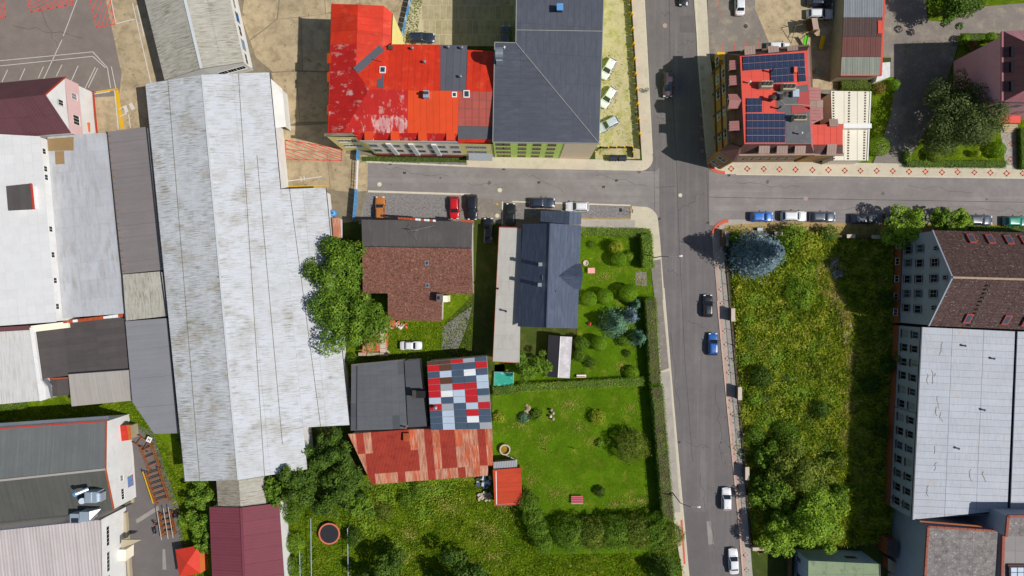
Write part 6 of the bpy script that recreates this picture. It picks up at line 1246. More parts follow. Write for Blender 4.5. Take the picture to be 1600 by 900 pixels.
# ---------------- trees and shrubs ----------------
gT = 'trees between the halls'; MT = MATS
tree('broadleaf_tree', 'big bright green tree overhanging the hall roof, upper crown of the pair', 531, 422, 50, 9.5, MT['leaf_mid'], gT, lobes=18); tree('broadleaf_tree', 'big bright green tree overhanging the hall roof, lower crown of the pair', 548, 503, 56, 10, MT['leaf_mid'], gT, lobes=20)
bush('leafy_bush', 'bush squeezed between hall wall and brick ruin', 550, 562, 10, 2, MT['leaf_mid'])
for i, (x, y, r, h, m, lb) in enumerate(((512, 704, 36, 7, 'leaf_deep', 'dark tree in the thicket beside the rusty roof'), (470, 742, 42, 8, 'leaf_deep', 'dark tree in the thicket overhanging the hall corner'), (538, 756, 42, 7, 'leaf_deep', 'dark tree in the thicket touching the rusty roof corner'), (432, 765, 28, 6, 'leaf_mid', 'green tree in the thicket beside the burgundy roof'), (508, 786, 26, 5, 'leaf_deep', 'low dark tree in the thicket above the trampoline'), (565, 785, 22, 4, 'leaf_mid', 'small green tree at the east end of the thicket'))): tree('thicket_tree', lb, x, y, r, h, MT[m], 'trees of the thicket', lobes=12)
for x, y, r, h, m, lb in ((455, 800, 18, 3, 'leaf_mid', 'shrub beside the burgundy roof above the blue poles'), (462, 850, 16, 2.5, 'leaf_bright', 'bright shrub beside the burgundy roof, middle one'), (455, 885, 16, 2.5, 'leaf_mid', 'shrub beside the burgundy roof at bottom edge'), (552, 840, 13, 3, 'leaf_deep', 'narrow dark shrub right of the blue pole')): bush('shrub', lb, x, y, r, h, MT[m], 'shrubs round the trampoline')
tree('dark_tree', 'dark round tree at the bottom edge left of the spiky one', 604, 898, 40, 6, MT['leaf_deep'], lobes=12); tree('spiky_tree', 'sparse dark tree at the bottom edge casting a spiky shadow', 722, 903, 40, 6.5, MT['leaf_deep'], lobes=14, spread=.8); conifer('dark_conifer', 'dark conifer beside the road at the bottom edge', 1040, 893, 30, 6, MT['leaf_deep'])
conifer('blue_spruce', 'large silvery blue spruce at the street corner', 1186, 397, 38, 14.5, MT['leaf_blue'], leaf=.5, n=9000, power=.62, zc=.34, arms=11, loose=.25)
for x, y, r, h, m, lb in ((1238, 372, 24, 4, 'leaf_bright', 'bright shrub right of the blue spruce'), (1262, 383, 22, 4.5, 'leaf_yellow', 'yellow-green shrub at the shadow edge near kerb row'), (1150, 372, 12, 2.5, 'leaf_mid', 'low green shrub left of the blue spruce'), (1292, 366, 14, 3, 'leaf_mid', 'green shrub by the wall under the kerb cars')): bush('corner_shrub', lb, x, y, r, h, MT[m], 'shrubs round the blue spruce', leaf=.28)
tree('street_tree', 'yellow-green tree overhanging a parked black car', 1412, 358, 34, 6.5, MT['leaf_bright'], 'trees along the apartment block', lobes=14); tree('street_tree', 'green tree between the kerb and the brown tiled roof, left one', 1468, 343, 22, 5, MT['leaf_mid'], 'trees along the apartment block'); tree('street_tree', 'bright bush-like tree above the brown tiled roof, right one', 1500, 346, 20, 4.5, MT['leaf_bright'], 'trees along the apartment block')
hedge('kerb_hedge', 'ragged low hedge between kerb and brown tiled roof', [(1520, 357), (1660, 361)], 1.0, 1.0, MT['leaf_mid'], .22, rough=.14)
for x, y, r, h, m, lb in ((1250, 742, 48, 6, 'leaf_olive', 'olive tree in the wild lot, upper of the lower group'), (1210, 770, 34, 5, 'leaf_mid', 'green tree in the wild lot near the railings'), (1268, 812, 50, 7.5, 'leaf_bright', 'large bright tree in the wild lot above the blue garage'), (1222, 835, 36, 6, 'leaf_bright', 'bright tree in the wild lot at the lower left'), (1300, 770, 26, 4.5, 'leaf_mid', 'green tree at the shadow edge of the wild lot'), (1205, 715, 24, 4, 'leaf_mid', 'small tree in the wild lot by the third pillar')): tree('lot_tree', lb, x, y, r, h, MT[m], 'trees in the wild lot', lobes=13)
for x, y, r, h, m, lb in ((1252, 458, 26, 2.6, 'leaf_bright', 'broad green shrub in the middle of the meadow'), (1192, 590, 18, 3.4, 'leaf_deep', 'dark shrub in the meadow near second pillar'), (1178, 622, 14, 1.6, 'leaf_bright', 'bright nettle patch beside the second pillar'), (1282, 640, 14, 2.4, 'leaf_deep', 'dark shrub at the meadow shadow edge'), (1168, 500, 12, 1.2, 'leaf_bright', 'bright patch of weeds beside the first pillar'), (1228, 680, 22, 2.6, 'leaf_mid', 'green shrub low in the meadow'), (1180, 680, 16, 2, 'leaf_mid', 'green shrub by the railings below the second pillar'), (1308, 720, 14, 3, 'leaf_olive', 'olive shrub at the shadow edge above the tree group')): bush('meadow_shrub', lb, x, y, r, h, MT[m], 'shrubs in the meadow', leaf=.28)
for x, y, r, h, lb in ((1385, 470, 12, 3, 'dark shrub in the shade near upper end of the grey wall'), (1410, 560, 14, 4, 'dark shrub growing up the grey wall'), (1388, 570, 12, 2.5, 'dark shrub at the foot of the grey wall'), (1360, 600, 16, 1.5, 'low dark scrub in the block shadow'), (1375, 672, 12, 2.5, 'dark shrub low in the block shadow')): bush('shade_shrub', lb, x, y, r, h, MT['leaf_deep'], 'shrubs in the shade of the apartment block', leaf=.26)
tree('garden_tree', 'big dark tree in front of the mauve house', 1500, 187, 68, 9, MT['leaf_dark'], lobes=26, leaf=.36); tree('drive_tree', 'tall green tree at the top edge beside the drive', 1492, 6, 40, 9, MT['leaf_deep'], lobes=14)
for x, y, r, m, lb in ((1505, 62, 8, 'leaf_ball', 'clipped ball at left end of the mauve house hedge'), (1547, 59, 8, 'leaf_ball', 'clipped ball in the middle of the mauve house hedge'), (1397, 133, 9, 'leaf_ball', 'clipped ball below the white lean-to'), (1460, 242, 12, 'leaf_olive', 'olive round bush behind the street hedge'), (1558, 234, 13, 'leaf_ball', 'large clipped ball near the garden path'), (1525, 240, 5, 'leaf_yellow', 'small yellow bush in the street garden'), (1374, 228, 16, 'leaf_bright', 'bright round bush beside the cream roof')): bush('topiary', lb, x, y, r, 2.0, MT[m], 'round bushes of the right-hand gardens', ball=True, leaf=.17)
bush('red_shrub', 'reddish shrub behind the mauve house hedge', 1520, 70, 9, 1.2, MT['leaf_red']); bush('red_shrub', 'dark reddish shrub between striped shed and cream roof', 1374, 138, 9, 1.8, MT['leaf_red'])
hedge('garden_hedge', 'clipped hedge above the mauve house', [(1510, 58), (1580, 57)], 1.0, 1.2, MT['leaf_mid']); hedge('garden_hedge', 'clipped street hedge in front of the big dark tree', [(1420, 255), (1572, 256)], 1.1, 1.1, MT['leaf_mid']); hedge('garden_hedge', 'short hedge along the drive beside the big tree', [(1420, 252), (1418, 236)], .9, 1.1, MT['leaf_bright'])
hedge('garden_hedge', 'hedge at right edge beyond the garden path', [(1600, 200), (1602, 262)], 1.2, 1.2, MT['leaf_mid']); hedge('garden_hedge', 'flowering hedge between striped shed and cream roof', [(1316, 132), (1360, 132)], 1.5, 1.4, MT['leaf_olive'])
for k in range(5): bush('path_ball', ['first', 'second', 'third', 'fourth', 'fifth'][k] + ' dark ball from the top beside the garden path', 1596, 212 + k * 12, 5, 1.2, MT['leaf_deep'], 'dark balls along the garden path', ball=True, leaf=.15)
# the garden of the blue-grey house
for x, y, r, h, m, lb, bl_ in ((963, 386, 11, 3.2, 'leaf_yellow', 'yellow-green round bush in the upper garden', False), (967, 405, 12, 3.0, 'leaf_ball', 'green round bush below the yellow-green one', True), (982, 401, 8, 1.4, 'leaf_bright', 'light leafy plant beside the round bushes', False), (924, 382, 6, .8, 'leaf_mid', 'small low plant in the upper garden', False), (921, 467, 12, 3.4, 'leaf_ball', 'clipped ball at the house wall', True), (945, 464, 13, 3.6, 'leaf_ball', 'clipped ball right of the wall one', True), (982, 458, 14, 3.6, 'leaf_ball', 'clipped ball next to the hedge end', True), (936, 537, 12, 3.4, 'leaf_ball', 'clipped ball standing alone on the lawn', True), (988, 583, 11, 1.8, 'leaf_ball', 'clipped ball at the corner of the lower hedge', True), (974, 532, 10, 1.4, 'leaf_mid', 'low shrub below the spruce group', False), (908, 536, 12, 3.4, 'leaf_mid', 'tall shrub beside the garden shed', False), (905, 555, 11, 2.4, 'leaf_mid', 'shrub at the corner of the garden shed', False), (921, 566, 9, 1.2, 'leaf_deep', 'dark spreading plant right of the garden shed', False), (980, 552, 6, .9, 'leaf_deep', 'tiny dark star-shaped plant on the lawn', False)): bush('garden_bush', lb, x, y, r, h, MT[m], 'bushes in the blue-grey house garden', ball=bl_, leaf=.16)
conifer('garden_spruce', 'dark teal spruce in the middle of the garden', 962, 505, 27, 6.5, MT['leaf_teal'], 'spruces in the garden'); conifer('garden_spruce', 'silvery blue spruce at the top of the garden group', 987, 494, 15, 5, MT['leaf_blue'], 'spruces in the garden'); conifer('garden_spruce', 'teal spruce at the right foot of the garden group', 1000, 528, 17, 4.5, MT['leaf_teal'], 'spruces in the garden'); conifer('garden_spruce', 'small teal spruce above the silvery one', 994, 476, 11, 3.5, MT['leaf_teal'], 'spruces in the garden')
tree('fruit_tree', 'leafy fruit tree between flat annex and garden shed', 832, 571, 27, 5, MT['leaf_mid'], lobes=12, leaf=.32)
hedge('clipped_hedge', 'clipped hedge along the top of the upper garden', [(908, 362), (1015, 364)], 1.4, 1.5, MT['leaf_bright']); hedge('clipped_hedge', 'broad clipped hedge at the road corner of the upper garden', [(1011, 366), (1014, 418)], 1.9, 2.6, MT['leaf_bright'])
hedge('clipped_hedge', 'tall roadside hedge with bare top, upper stretch', [(1017, 468), (1025, 600)], 2.0, 2.4, MT['leaf_mid'], topmat=MT['bark']); hedge('clipped_hedge', 'tall roadside hedge with bare top, lower stretch', [(1027, 605), (1045, 812)], 2.1, 2.6, MT['leaf_mid'], topmat=MT['bark'])
hedge('clipped_hedge', 'long clipped hedge across the middle of the lawn', [(813, 606), (1003, 596)], 1.5, 1.3, MT['leaf_bright']); hedge('clipped_hedge', 'short clipped hedge below the pool', [(771, 612), (810, 608)], 1.6, 1.1, MT['leaf_mid'])
for x, y, r, h, m, lb in ((934, 652, 12, 2, 'leaf_yellow', 'yellow bush on the lower lawn'), (938, 693, 7, 1, 'leaf_bright', 'small bright bush on the lower lawn'), (987, 695, 27, 4.2, 'leaf_olive', 'large olive bush near the roadside hedge'), (838, 648, 10, 1.2, 'leaf_mid', 'green bush round the sandy rockery'), (818, 652, 9, 1, 'leaf_teal', 'bluish bush left of the sandy rockery'), (938, 768, 9, 1.4, 'leaf_deep', 'dark low bush right of the red bench'), (780, 652, 9, 1.2, 'leaf_yellow', 'yellowish bush at the corner of the patchwork roof'), (660, 765, 16, 2, 'leaf_bright', 'bright scrub below the rusty roof'), (635, 780, 13, 1.6, 'leaf_mid', 'green scrub below the rusty roof corner'), (600, 800, 14, 1.3, 'leaf_olive', 'olive scrub on the wild lawn')): bush('lawn_bush', lb, x, y, r, h, MT[m], 'bushes on the lower lawn', leaf=.2)
for i, (x, y, r) in enumerate(((890, 834, 24), (925, 835, 25), (960, 833, 25), (993, 832, 25), (1023, 832, 27), (1046, 838, 20))): bush('screen_bush', 'dark round bush in the bottom row, ' + ['first', 'second', 'third', 'fourth', 'fifth', 'sixth'][i] + ' from the left', x, y, r + 3, 5.0, MT['leaf_olive' if i % 2 else 'leaf_mid'], 'row of dark bushes at the foot of the lawn', leaf=.22)
for i, (x, y) in enumerate(((826, 785), (834, 805), (842, 825), (850, 846))): bush('thuja', 'bright thuja beside the red shed, ' + ['first', 'second', 'third', 'fourth'][i] + ' from the shed', x, y, 17, 4.6, MT['leaf_mid'], 'slanting row of thujas', leaf=.2)
for x, y, r, h, lb in ((315, 775, 26, 4.5, 'green tree between works lane and hall end'), (305, 815, 24, 4, 'green tree left of the burgundy roof'), (322, 845, 18, 3.5, 'small tree beside the burgundy roof edge'), (283, 690, 9, 2.5, 'small bush under the hall corner')): tree('lane_tree', lb, x, y, r, h, MT['leaf_mid'], 'trees beside the works lane', lobes=9)
hedge('boundary_hedge', 'row of low bushes along the white roofed block at left edge', [(-20, 637), (36, 632)], 1.6, 1.2, MT['leaf_mid'], rough=.15)
hedge('boundary_hedge', 'weedy strip growing along the red-roofed building front', [(566, 248), (728, 250)], .9, .35, MT['leaf_olive'], .2, rough=.2, dens=.5)

# ---------------- grass ----------------
MEAD = [(1142, 368), (1300, 372), (1392, 380), (1390, 845), (1262, 858), (1180, 858), (1168, 740), (1152, 560)]
grass('meadow_grass', 'tall yellow-green wild grass filling the fenced lot', MEAD, 42, .75, .15, MT['grass_meadow'], lean=.8, clumps=.5)
grass('dry_grass', 'pale dry grass along the shadow edge of the wild lot', [(1282, 400), (1296, 420), (1330, 500), (1334, 560), (1322, 700), (1310, 700), (1322, 560), (1310, 500), (1275, 440)], 60, .7, .07, MT['grass_dry'], lean=.9)
grass('dry_grass', 'dry straw scattered through the wild meadow', MEAD, 5, .6, .11, MT['grass_dry'], lean=.9)
grass('lawn_grass', 'short grass of the garden lawn beside the road', [(906, 358), (1015, 360), (1022, 470), (1030, 610), (1050, 860), (820, 866), (772, 790), (772, 590), (900, 560)], 38, .10, .05, MT['grass_lawn'], .008, lean=.9)
grass('lawn_grass', 'rough grass of the wild lawn at the bottom', [(560, 760), (770, 750), (850, 866), (1060, 864), (1090, 960), (440, 960), (440, 790)], 55, .3, .09, MT['grass_lawn'], .006, lean=.9, clumps=.4); grass('lawn_grass', 'grass behind the brown-roofed house', [(606, 504), (692, 504), (738, 465), (738, 590), (560, 590)], 45, .25, .08, MT['grass_lawn'], .008, lean=.9)
grass('lawn_grass', 'grass strip between the factories at left', [(-40, 640), (205, 625), (240, 672), (300, 745), (325, 850), (320, 960), (300, 960), (275, 800), (236, 690), (210, 660), (-40, 690)], 45, .28, .09, MT['grass_lawn'], .004, lean=.9); grass('weeds', 'weeds on the gravel yard beside the slate roof', [(940, 80), (990, 80), (1000, 246), (935, 246)], 3.2, .2, .09, MT['grass_lawn'], .004, lean=1.2, clumps=.9)
grass('weeds', 'weeds along the dirt verge behind the parked cars', [(1132, 354), (1390, 354), (1390, 370), (1132, 366)], 26, .3, .07, MT['grass_meadow'], .014, lean=1.0); grass('weeds', 'weeds by the blue fence in the slab yard', [(640, 0), (660, 0), (650, 72), (628, 72)], 26, .3, .08, MT['grass_lawn'], .002, lean=1.0)
grass('lawn_grass', 'grass round the mauve house garden', [(1412, 66), (1600, 54), (1600, 260), (1400, 260)], 26, .12, .05, MT['grass_lawn'], .006, lean=.9)

def tufts(name, label, blobs, mat, z, ht=.12, wid=.08):
    xs, ys = [], []
    for x, y, r, n in blobs:
        a = NP.uniform(0, 6.283, n); n = int(n * .75); a = a[:n]; d = np.abs(NP.normal(scale=1.0, size=n)) * r / S; c = P(x, y); xs.append(c.x + d * np.cos(a) * NP.uniform(.7, 1.5)); ys.append(c.y + d * np.sin(a) * NP.uniform(.6, 1.2))
    x = np.concatenate(xs); y = np.concatenate(ys); n = len(x); cen = np.stack([x, y, np.full(n, z + ht * .6)], 1)
    o = leaves(name, cen, NP.normal(scale=.5, size=(n, 3)) + np.array([0, 0, 1]), NP.uniform(.6, 1.4, n) * wid * 2.4, mat, None); return tag(o, label, 'grass', None, 'stuff')
tufts('dry_patches', 'worn dry patches on the garden lawns', [(888, 632, 16, 420), (1000, 782, 18, 500), (962, 788, 12, 300), (870, 770, 16, 350), (830, 752, 16, 400), (945, 432, 10, 260), (1000, 440, 10, 200), (925, 690, 10, 160), (850, 690, 14, 200), (970, 570, 12, 200), (905, 668, 12, 220), (815, 665, 10, 200), (985, 640, 14, 200)], LEAF('grass_worn', (.09, .10, .012), (.16, .15, .028), (.24, .20, .06), .2), .03)
tufts('dry_patches', 'worn dry patches on the wild lawn at the bottom', [(700, 790, 22, 600), (760, 830, 22, 600), (640, 835, 16, 350), (720, 740, 14, 300), (790, 790, 18, 400), (590, 790, 16, 300), (675, 770, 12, 250), (630, 875, 16, 300), (770, 870, 18, 350)], MATS['grass_worn'], .05, .2, .1)
tufts('weed_patches', 'bright weed clumps in the wild lawn at the bottom', [(650, 760, 20, 900), (600, 775, 18, 700), (690, 765, 16, 600), (570, 820, 18, 600), (660, 800, 14, 500), (620, 850, 14, 400)], MT['leaf_bright'], .1, .5, .11)
tufts('weed_patches', 'leafy green weed patches among the meadow grass', [(1175, 470, 14, 500), (1210, 560, 20, 700), (1235, 440, 16, 500), (1165, 560, 12, 400), (1250, 610, 22, 800), (1200, 660, 22, 900), (1270, 540, 14, 400), (1225, 500, 14, 350), (1300, 620, 12, 300), (1240, 690, 24, 900), (1180, 700, 16, 600), (1215, 400, 14, 400), (1265, 420, 12, 350)], MT['leaf_bright'], .35, .5, .12)
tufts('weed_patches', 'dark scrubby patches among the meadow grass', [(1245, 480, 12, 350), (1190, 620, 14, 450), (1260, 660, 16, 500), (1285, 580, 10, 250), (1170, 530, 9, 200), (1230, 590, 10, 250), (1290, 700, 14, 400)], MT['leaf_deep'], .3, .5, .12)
tufts('weed_patches', 'yellow flowering patches among the meadow grass', [(1190, 510, 16, 420), (1240, 540, 16, 420), (1215, 470, 14, 320), (1280, 500, 14, 300), (1205, 600, 14, 300), (1290, 660, 14, 300), (1160, 640, 10, 200)], MT['leaf_yellow'], .4, .5, .10)
# ---------------- street furniture and small things ----------------
def lamp(label, base, head, bend):
    b = P(*base); root = thing('street_lamp', label, 'lamp', (b.x, b.y, .1), 'street lamps on the main road'); hz = 7.2; h_ = P(head[0], head[1], hz); m_ = P(bend[0], bend[1], hz)
    mb = MB(); mb.tube((b.x, b.y, .1), (b.x, b.y, 6.4), .10, .07, 8); mb.tube((b.x, b.y, 6.4), (b.x + (m_.x - b.x) * .5, b.y + (m_.y - b.y) * .5, 7.0), .06, n=7); mb.tube((b.x + (m_.x - b.x) * .5, b.y + (m_.y - b.y) * .5, 7.0), m_, .055, n=7); mb.build('pole', MATS['iron'], root)
    mb = MB(); mb.tube(m_, h_, .05, n=6); mb.build('arm', MATS['steel'], root)
    d = (h_ - m_).normalized(); mb = MB(); mb.tube(h_ - d * .1, h_ + d * .25, .12, .22, 8); mb.tube(h_ + d * .25, h_ + d * .5, .22, .10, 8); mb.build('lamp_head', MATS['white_paint'], root)
lamp('street lamp reaching over the road beside the upper garden hedge', (1021, 403), (1062, 400), (1045, 401)); lamp('street lamp with curved arm over the lower main road', (1050, 769), (1090, 792), (1080, 792))
# railings with pillars
fp = [(1130, 372), (1144, 500), (1155, 620), (1167, 745), (1176, 855)]
rl = thing('iron_railing', 'dark iron railing along the pavement of the wild lot', 'railing', P(1150, 610)); pts = pixpath([(1129.5, 368), (1138.5, 470), (1157, 675), (1172, 855)], 2.6)
for a, b in zip(pts, pts[1:]):
    mb = MB(); mb.box((a.x, a.y, .75), (.08, .08, 1.5)); mb.build('post', MATS['black_iron'], rl); mb = MB(); n = 16
    for z in (.25, 1.3): mb.bar((a.x, a.y, z), (b.x, b.y, z), .05, .05)
    for k in range(1, n): p = a.lerp(b, k / n); mb.tube((p.x, p.y, .2), (p.x, p.y, 1.45), .018, n=4)
    mb.build('railing_panel', MATS['black_iron'], rl)
mb = MB()
for a, b in zip(pts, pts[1:]): mb.bar((a.x + .12, a.y, .12), (b.x + .12, b.y, .12), .3, .3)
mb.build('base_wall', MATS['wall_trim'], rl)
M('pillar_stone', 'd0c0ae', var=.1, scale=1.5); M('rust_iron', '8a5030', rough=.9, var=.25, scale=2, orand=.12)
for i, (x, y) in enumerate(((1145.5, 492), (1156, 615), (1167.5, 740))):
    c = thing('gate_pillar', 'pale stone pillar block in the iron railing, ' + ['topmost', 'middle', 'lowest'][i] + ' of three', 'pillar', P(x, y), 'pillars of the iron railing'); pbox(c, 'shaft', x - 2.5, y - 9.5, x + 3, y + 9.5, 0, 1.9, MATS['wall_trim']); pbox(c, 'cap', x - 2.8, y - 10.2, x + 3.4, y + 10.2, 1.9, 2.05, MATS['pillar_stone'])
for i, (x, y) in enumerate(((1217, 365), (1330, 369), (1369, 370))):
    c = thing('wall_pillar', ['pale pillar block on the garden wall right of the spruce', 'shaded pale block on the wall behind the fourth parked car', 'shaded pale block on the wall left of the kerb tree'][i], 'pillar', P(x, y), 'pillars of the garden wall'); pbox(c, 'shaft', x - 6, y - 2, x + 6, y + 2, 0, 1.6, MATS['wall_trim']); pbox(c, 'cap', x - 6.5, y - 2.8, x + 6.5, y + 2.8, 1.6, 1.75, MATS['pillar_stone'])
gw = thing('garden_wall', 'low brick wall between verge and wild lot', 'wall', P(1270, 368)); 
for x0, x1 in ((1150, 1211), (1223, 1324), (1336, 1363)): mb = MB(); mb.bar(P(x0, 366 + (x0 - 1150) * .02, .5), P(x1, 366 + (x1 - 1150) * .02, .5), .3, 1.0); mb.build('wall_run', MATS['wall_trim'], gw)
c = thing('corner_wall', 'rust-brown low wall at the pavement corner by the spruce', 'wall', P(1131, 370)); pbox(c, 'wall_run', 1128, 358, 1132.5, 384, 0, 1.4, MATS['wall_trim']); pbox(c, 'coping', 1133, 361, 1139, 384, 0, 1.0, MATS['pave_grey'])
c = thing('blue_box', 'small blue box on the verge above the spruce', 'box', P(1187, 358)); pbox(c, 'body', 1184, 356.5, 1191, 360, 0, .7, MATS['blue_paint']); pbox(c, 'lid', 1183.5, 356, 1191.5, 360.5, .7, .78, MATS['sheet_pale'])
# yellow-posted fence by the gravel yard
M('fence_brown', '5c4228', rough=.9, var=.2, scale=1.5, orand=.1); M('yellow_paint', 'f2b81c', rough=.6, var=.06)
yf = thing('yellow_post_fence', 'brown board fence with yellow posts along the left pavement', 'fence', P(993, 120)); ft = lambda y: 984.5 + y * .066
for k in range(-2, 11):
    y0 = 2 + k * 23.2; a, b = P(ft(y0), y0), P(ft(y0 + 23.2), y0 + 23.2)
    if y0 > 222: break
    mb = MB(); mb.box((a.x, a.y, .75), (.3, .42, 1.6)); mb.build('post', MATS['yellow_paint'], yf)
    for j in range(9):
        p, q = a.lerp(b, .08 + j * .1), a.lerp(b, .08 + (j + .93) * .1); mb = MB(); mb.bar((p.x - .05, p.y, .75 + rnd.uniform(0, .05)), (q.x - .05, q.y, .75), .06, 1.4); mb.build('board', MATS['fence_brown'], yf)
y2 = thing('bin_enclosure', 'yellow-posted brown fence round the two refuse containers', 'fence', P(965, 246))
for a, b in (((937, 232), (987, 231)), ((937, 232), (922, 246)), ((987, 231), (988, 247))):
    a, b = P(*a), P(*b); n = max(2, int((b - a).length / 1.4))
    for k in range(n):
        p, q = a.lerp(b, k / n), a.lerp(b, (k + .94) / n); mb = MB(); mb.bar((p.x, p.y, .6), (q.x, q.y, .6), .07, 1.1); mb.build('board', MATS['fence_brown'], y2); mb = MB(); mb.box((p.x, p.y, .65), (.22, .22, 1.3)); mb.build('post', MATS['yellow_paint'], y2)
M('bin_plastic', '262b38', rough=.5, var=.08)
for i, x in enumerate((958.5, 973)):
    c = P(x, 246.5, 1.2); b_ = thing('refuse_container', ['dark wheeled refuse container, left one of the pair by the fence', 'dark wheeled refuse container, right one of the pair by the fence'][i], 'container', (c.x, c.y, .03), 'refuse containers'); mb = MB()
    for dx in (-.55, .55):
        for dy in (-.4, .4): w = MB(); w.tube((c.x + dx - .04, c.y + dy, .1), (c.x + dx + .04, c.y + dy, .1), .1, n=8); w.build('wheel', MATS['tyre'], b_)
    t = [Vector((c.x + sx * .68, c.y + sy * .52, 1.1)) for sx, sy in ((-1, -1), (1, -1), (1, 1), (-1, 1))]; bt2 = [Vector((c.x + sx * .58, c.y + sy * .42, .15)) for sx, sy in ((-1, -1), (1, -1), (1, 1), (-1, 1))]
    mb.face(t); mb.face(bt2[::-1])
    for k in range(4): j = (k + 1) % 4; mb.face([bt2[k], bt2[j], t[j], t[k]])
    mb.build('body', MATS['bin_plastic'], b_); mb = MB()
    for k in range(6): a0, a1 = math.pi * k / 6, math.pi * (k + 1) / 6; mb.slab([Vector((c.x - .7, c.y + .54 * math.cos(a0), 1.1 + .22 * math.sin(a0))), Vector((c.x + .7, c.y + .54 * math.cos(a0), 1.1 + .22 * math.sin(a0))), Vector((c.x + .7, c.y + .54 * math.cos(a1), 1.1 + .22 * math.sin(a1))), Vector((c.x - .7, c.y + .54 * math.cos(a1), 1.1 + .22 * math.sin(a1)))], .04)
    mb.build('lid', MATS['bin_plastic'], b_)
# blue sliding gate and blue fence
bgt = thing('sliding_gate', 'white and blue sliding gate across the yard entrance', 'gate', P(558, 280)); 
for a, b, m, w in (((562, 236), (560.5, 252), 'blue_paint', .3), ((559, 297), (555, 345), 'blue_paint', .3)):
    A, B = P(*a), P(*b); n = max(3, int((A - B).length / .8))
    for k in range(n): p, q = A.lerp(B, k / n), A.lerp(B, (k + .95) / n); mb = MB(); mb.bar((p.x, p.y, 1.0), (q.x, q.y, 1.0), .14, 2.0); mb.build('gate_panel', MATS[m], bgt)
A, B = P(561, 252), P(559, 297)
for z in (.5, 1.0, 1.6): mb = MB(); mb.bar((A.x, A.y, z), (B.x, B.y, z), .09, .09); mb.build('rail', MATS['white_paint'], bgt)
for k in range(9): p = A.lerp(B, k / 8); mb = MB(); mb.box((p.x, p.y, 1.05), (.06, .06, 1.3)); mb.build('post', MATS['white_paint'], bgt)
bf = thing('blue_fence', 'blue panel fence slanting beside the slab yard', 'fence', P(636, 35)); A, B = P(647, -20), P(629, 62)
for k in range(10): p, q = A.lerp(B, k / 10), A.lerp(B, (k + .95) / 10); mb = MB(); mb.bar((p.x, p.y, .9), (q.x, q.y, .9), .1, 1.7); mb.build('fence_panel', MATS['blue_paint'] if k % 3 else MATS['sheet_pale'], bf)
bw = thing('blue_tank', 'blue plastic tank against the hall wall', 'tank', P(521, 334)); mb = MB(); c = P(522, 334); mb.lathe((c.x, c.y, 0), [(.01, 0), (.6, 0), (.62, .2), (.62, 1.1), (.5, 1.25), (.2, 1.3), (.01, 1.3)], 14); mb.build('body', MATS['blue_paint'], bw, True); mb = MB(); mb.tube((c.x, c.y, 1.28), (c.x, c.y, 1.4), .18, n=10); mb.build('lid', MATS['sheet_blue'], bw)
bs = thing('brick_lean_to', 'narrow rusty sheet lean-to against the hall wall', 'shed', P(524, 352)); roof(bs, [(519, 340, 2.2), (532, 341, 1.9), (533, 372, 1.9), (521, 372, 2.2)], MATS['rust_pale'], du=None, dv=.9); walls(bs, [(519, 340, 2.0), (532, 341, 1.9), (533, 372, 1.9), (521, 372, 2.0)], MATS['wall_white'], .1)
# play tower with slides
pt_ = thing('play_tower', 'wooden play tower with green and yellow slides and a swing beam', 'playground', P(1262, 50)); M('slide_green', '5ad818', rough=.4, var=.03); M('slide_yellow', 'f0c808', rough=.4, var=.03); M('play_wood', '8a6a40', rough=.85, var=.2, scale=2, orand=.1)
for x, y in ((1263, 30), (1275, 31), (1262, 46), (1274, 47)): p = P(x, y, 2); mb = MB(); mb.box((p.x, p.y, 1.5), (.14, .14, 3.0)); mb.build('post', MATS['play_wood'], pt_)
mb = MB(); a, b = P(1262, 29, 1.4), P(1276, 48, 1.4); mb.box(((a.x + b.x) / 2, (a.y + b.y) / 2, 1.4), (abs(b.x - a.x), abs(b.y - a.y), .1)); mb.build('platform', MATS['play_wood'], pt_)
rf = [P(1258, 33, 2.6), P(1268, 28, 3.6), P(1271, 46, 3.6), P(1262, 50, 2.6)]; mb = MB(); mb.slab(rf, .06); mb.build('roof', MATS['fence_brown'], pt_); rf2 = [P(1277, 28, 2.9), P(1268, 28, 3.6), P(1271, 46, 3.6), P(1280, 46, 2.9)]; mb = MB(); mb.slab(rf2, .06); mb.build('roof', MATS['timber'], pt_)
def slide(a, b, z0, z1, mat):
    A, B = P(a[0], a[1], z0), P(b[0], b[1], z1); mb = MB(); d = Vector((B.x - A.x, B.y - A.y, 0)).normalized(); n = Vector((-d.y, d.x, 0)) * .26; up = Vector((0, 0, .18)); mb.slab([A - n, A + n, B + n, B - n], .05)
    for s_ in (-1, 1): mb.slab([A + n * s_ + up, A + n * s_ * 1.2 + up, B + n * s_ * 1.2 + up, B + n * s_ + up], .22)
    mb.build('slide', mat, pt_)
slide((1260, 56), (1257, 73), 1.5, .3, MATS['slide_green']); slide((1287, 56), (1282, 77), 1.6, .3, MATS['slide_yellow'])
mb = MB(); pl_ = [P(x, y, 1.35) for x, y in ((1272, 52), (1284, 43), (1295, 43), (1295, 54), (1276, 56))]; mb.slab(pl_, .12); mb.build('deck', MATS['concrete'], pt_)
for a, b in (((1243, 40), (1262, 36)), ((1243, 40), (1236, 68)), ((1254, 56), (1260, 40))): mb = MB(); mb.tube(P(a[0], a[1], 2.2), P(b[0], b[1], 2.2 if b[1] < 60 else 0), .06, n=6); mb.build('beam', MATS['play_wood'], pt_)
for x, y in ((1243, 40), (1254, 58)): p = P(x, y, 1); mb = MB(); mb.tube((p.x, p.y, 0), (p.x, p.y, 2.2), .06, n=6); mb.build('post', MATS['play_wood'], pt_)
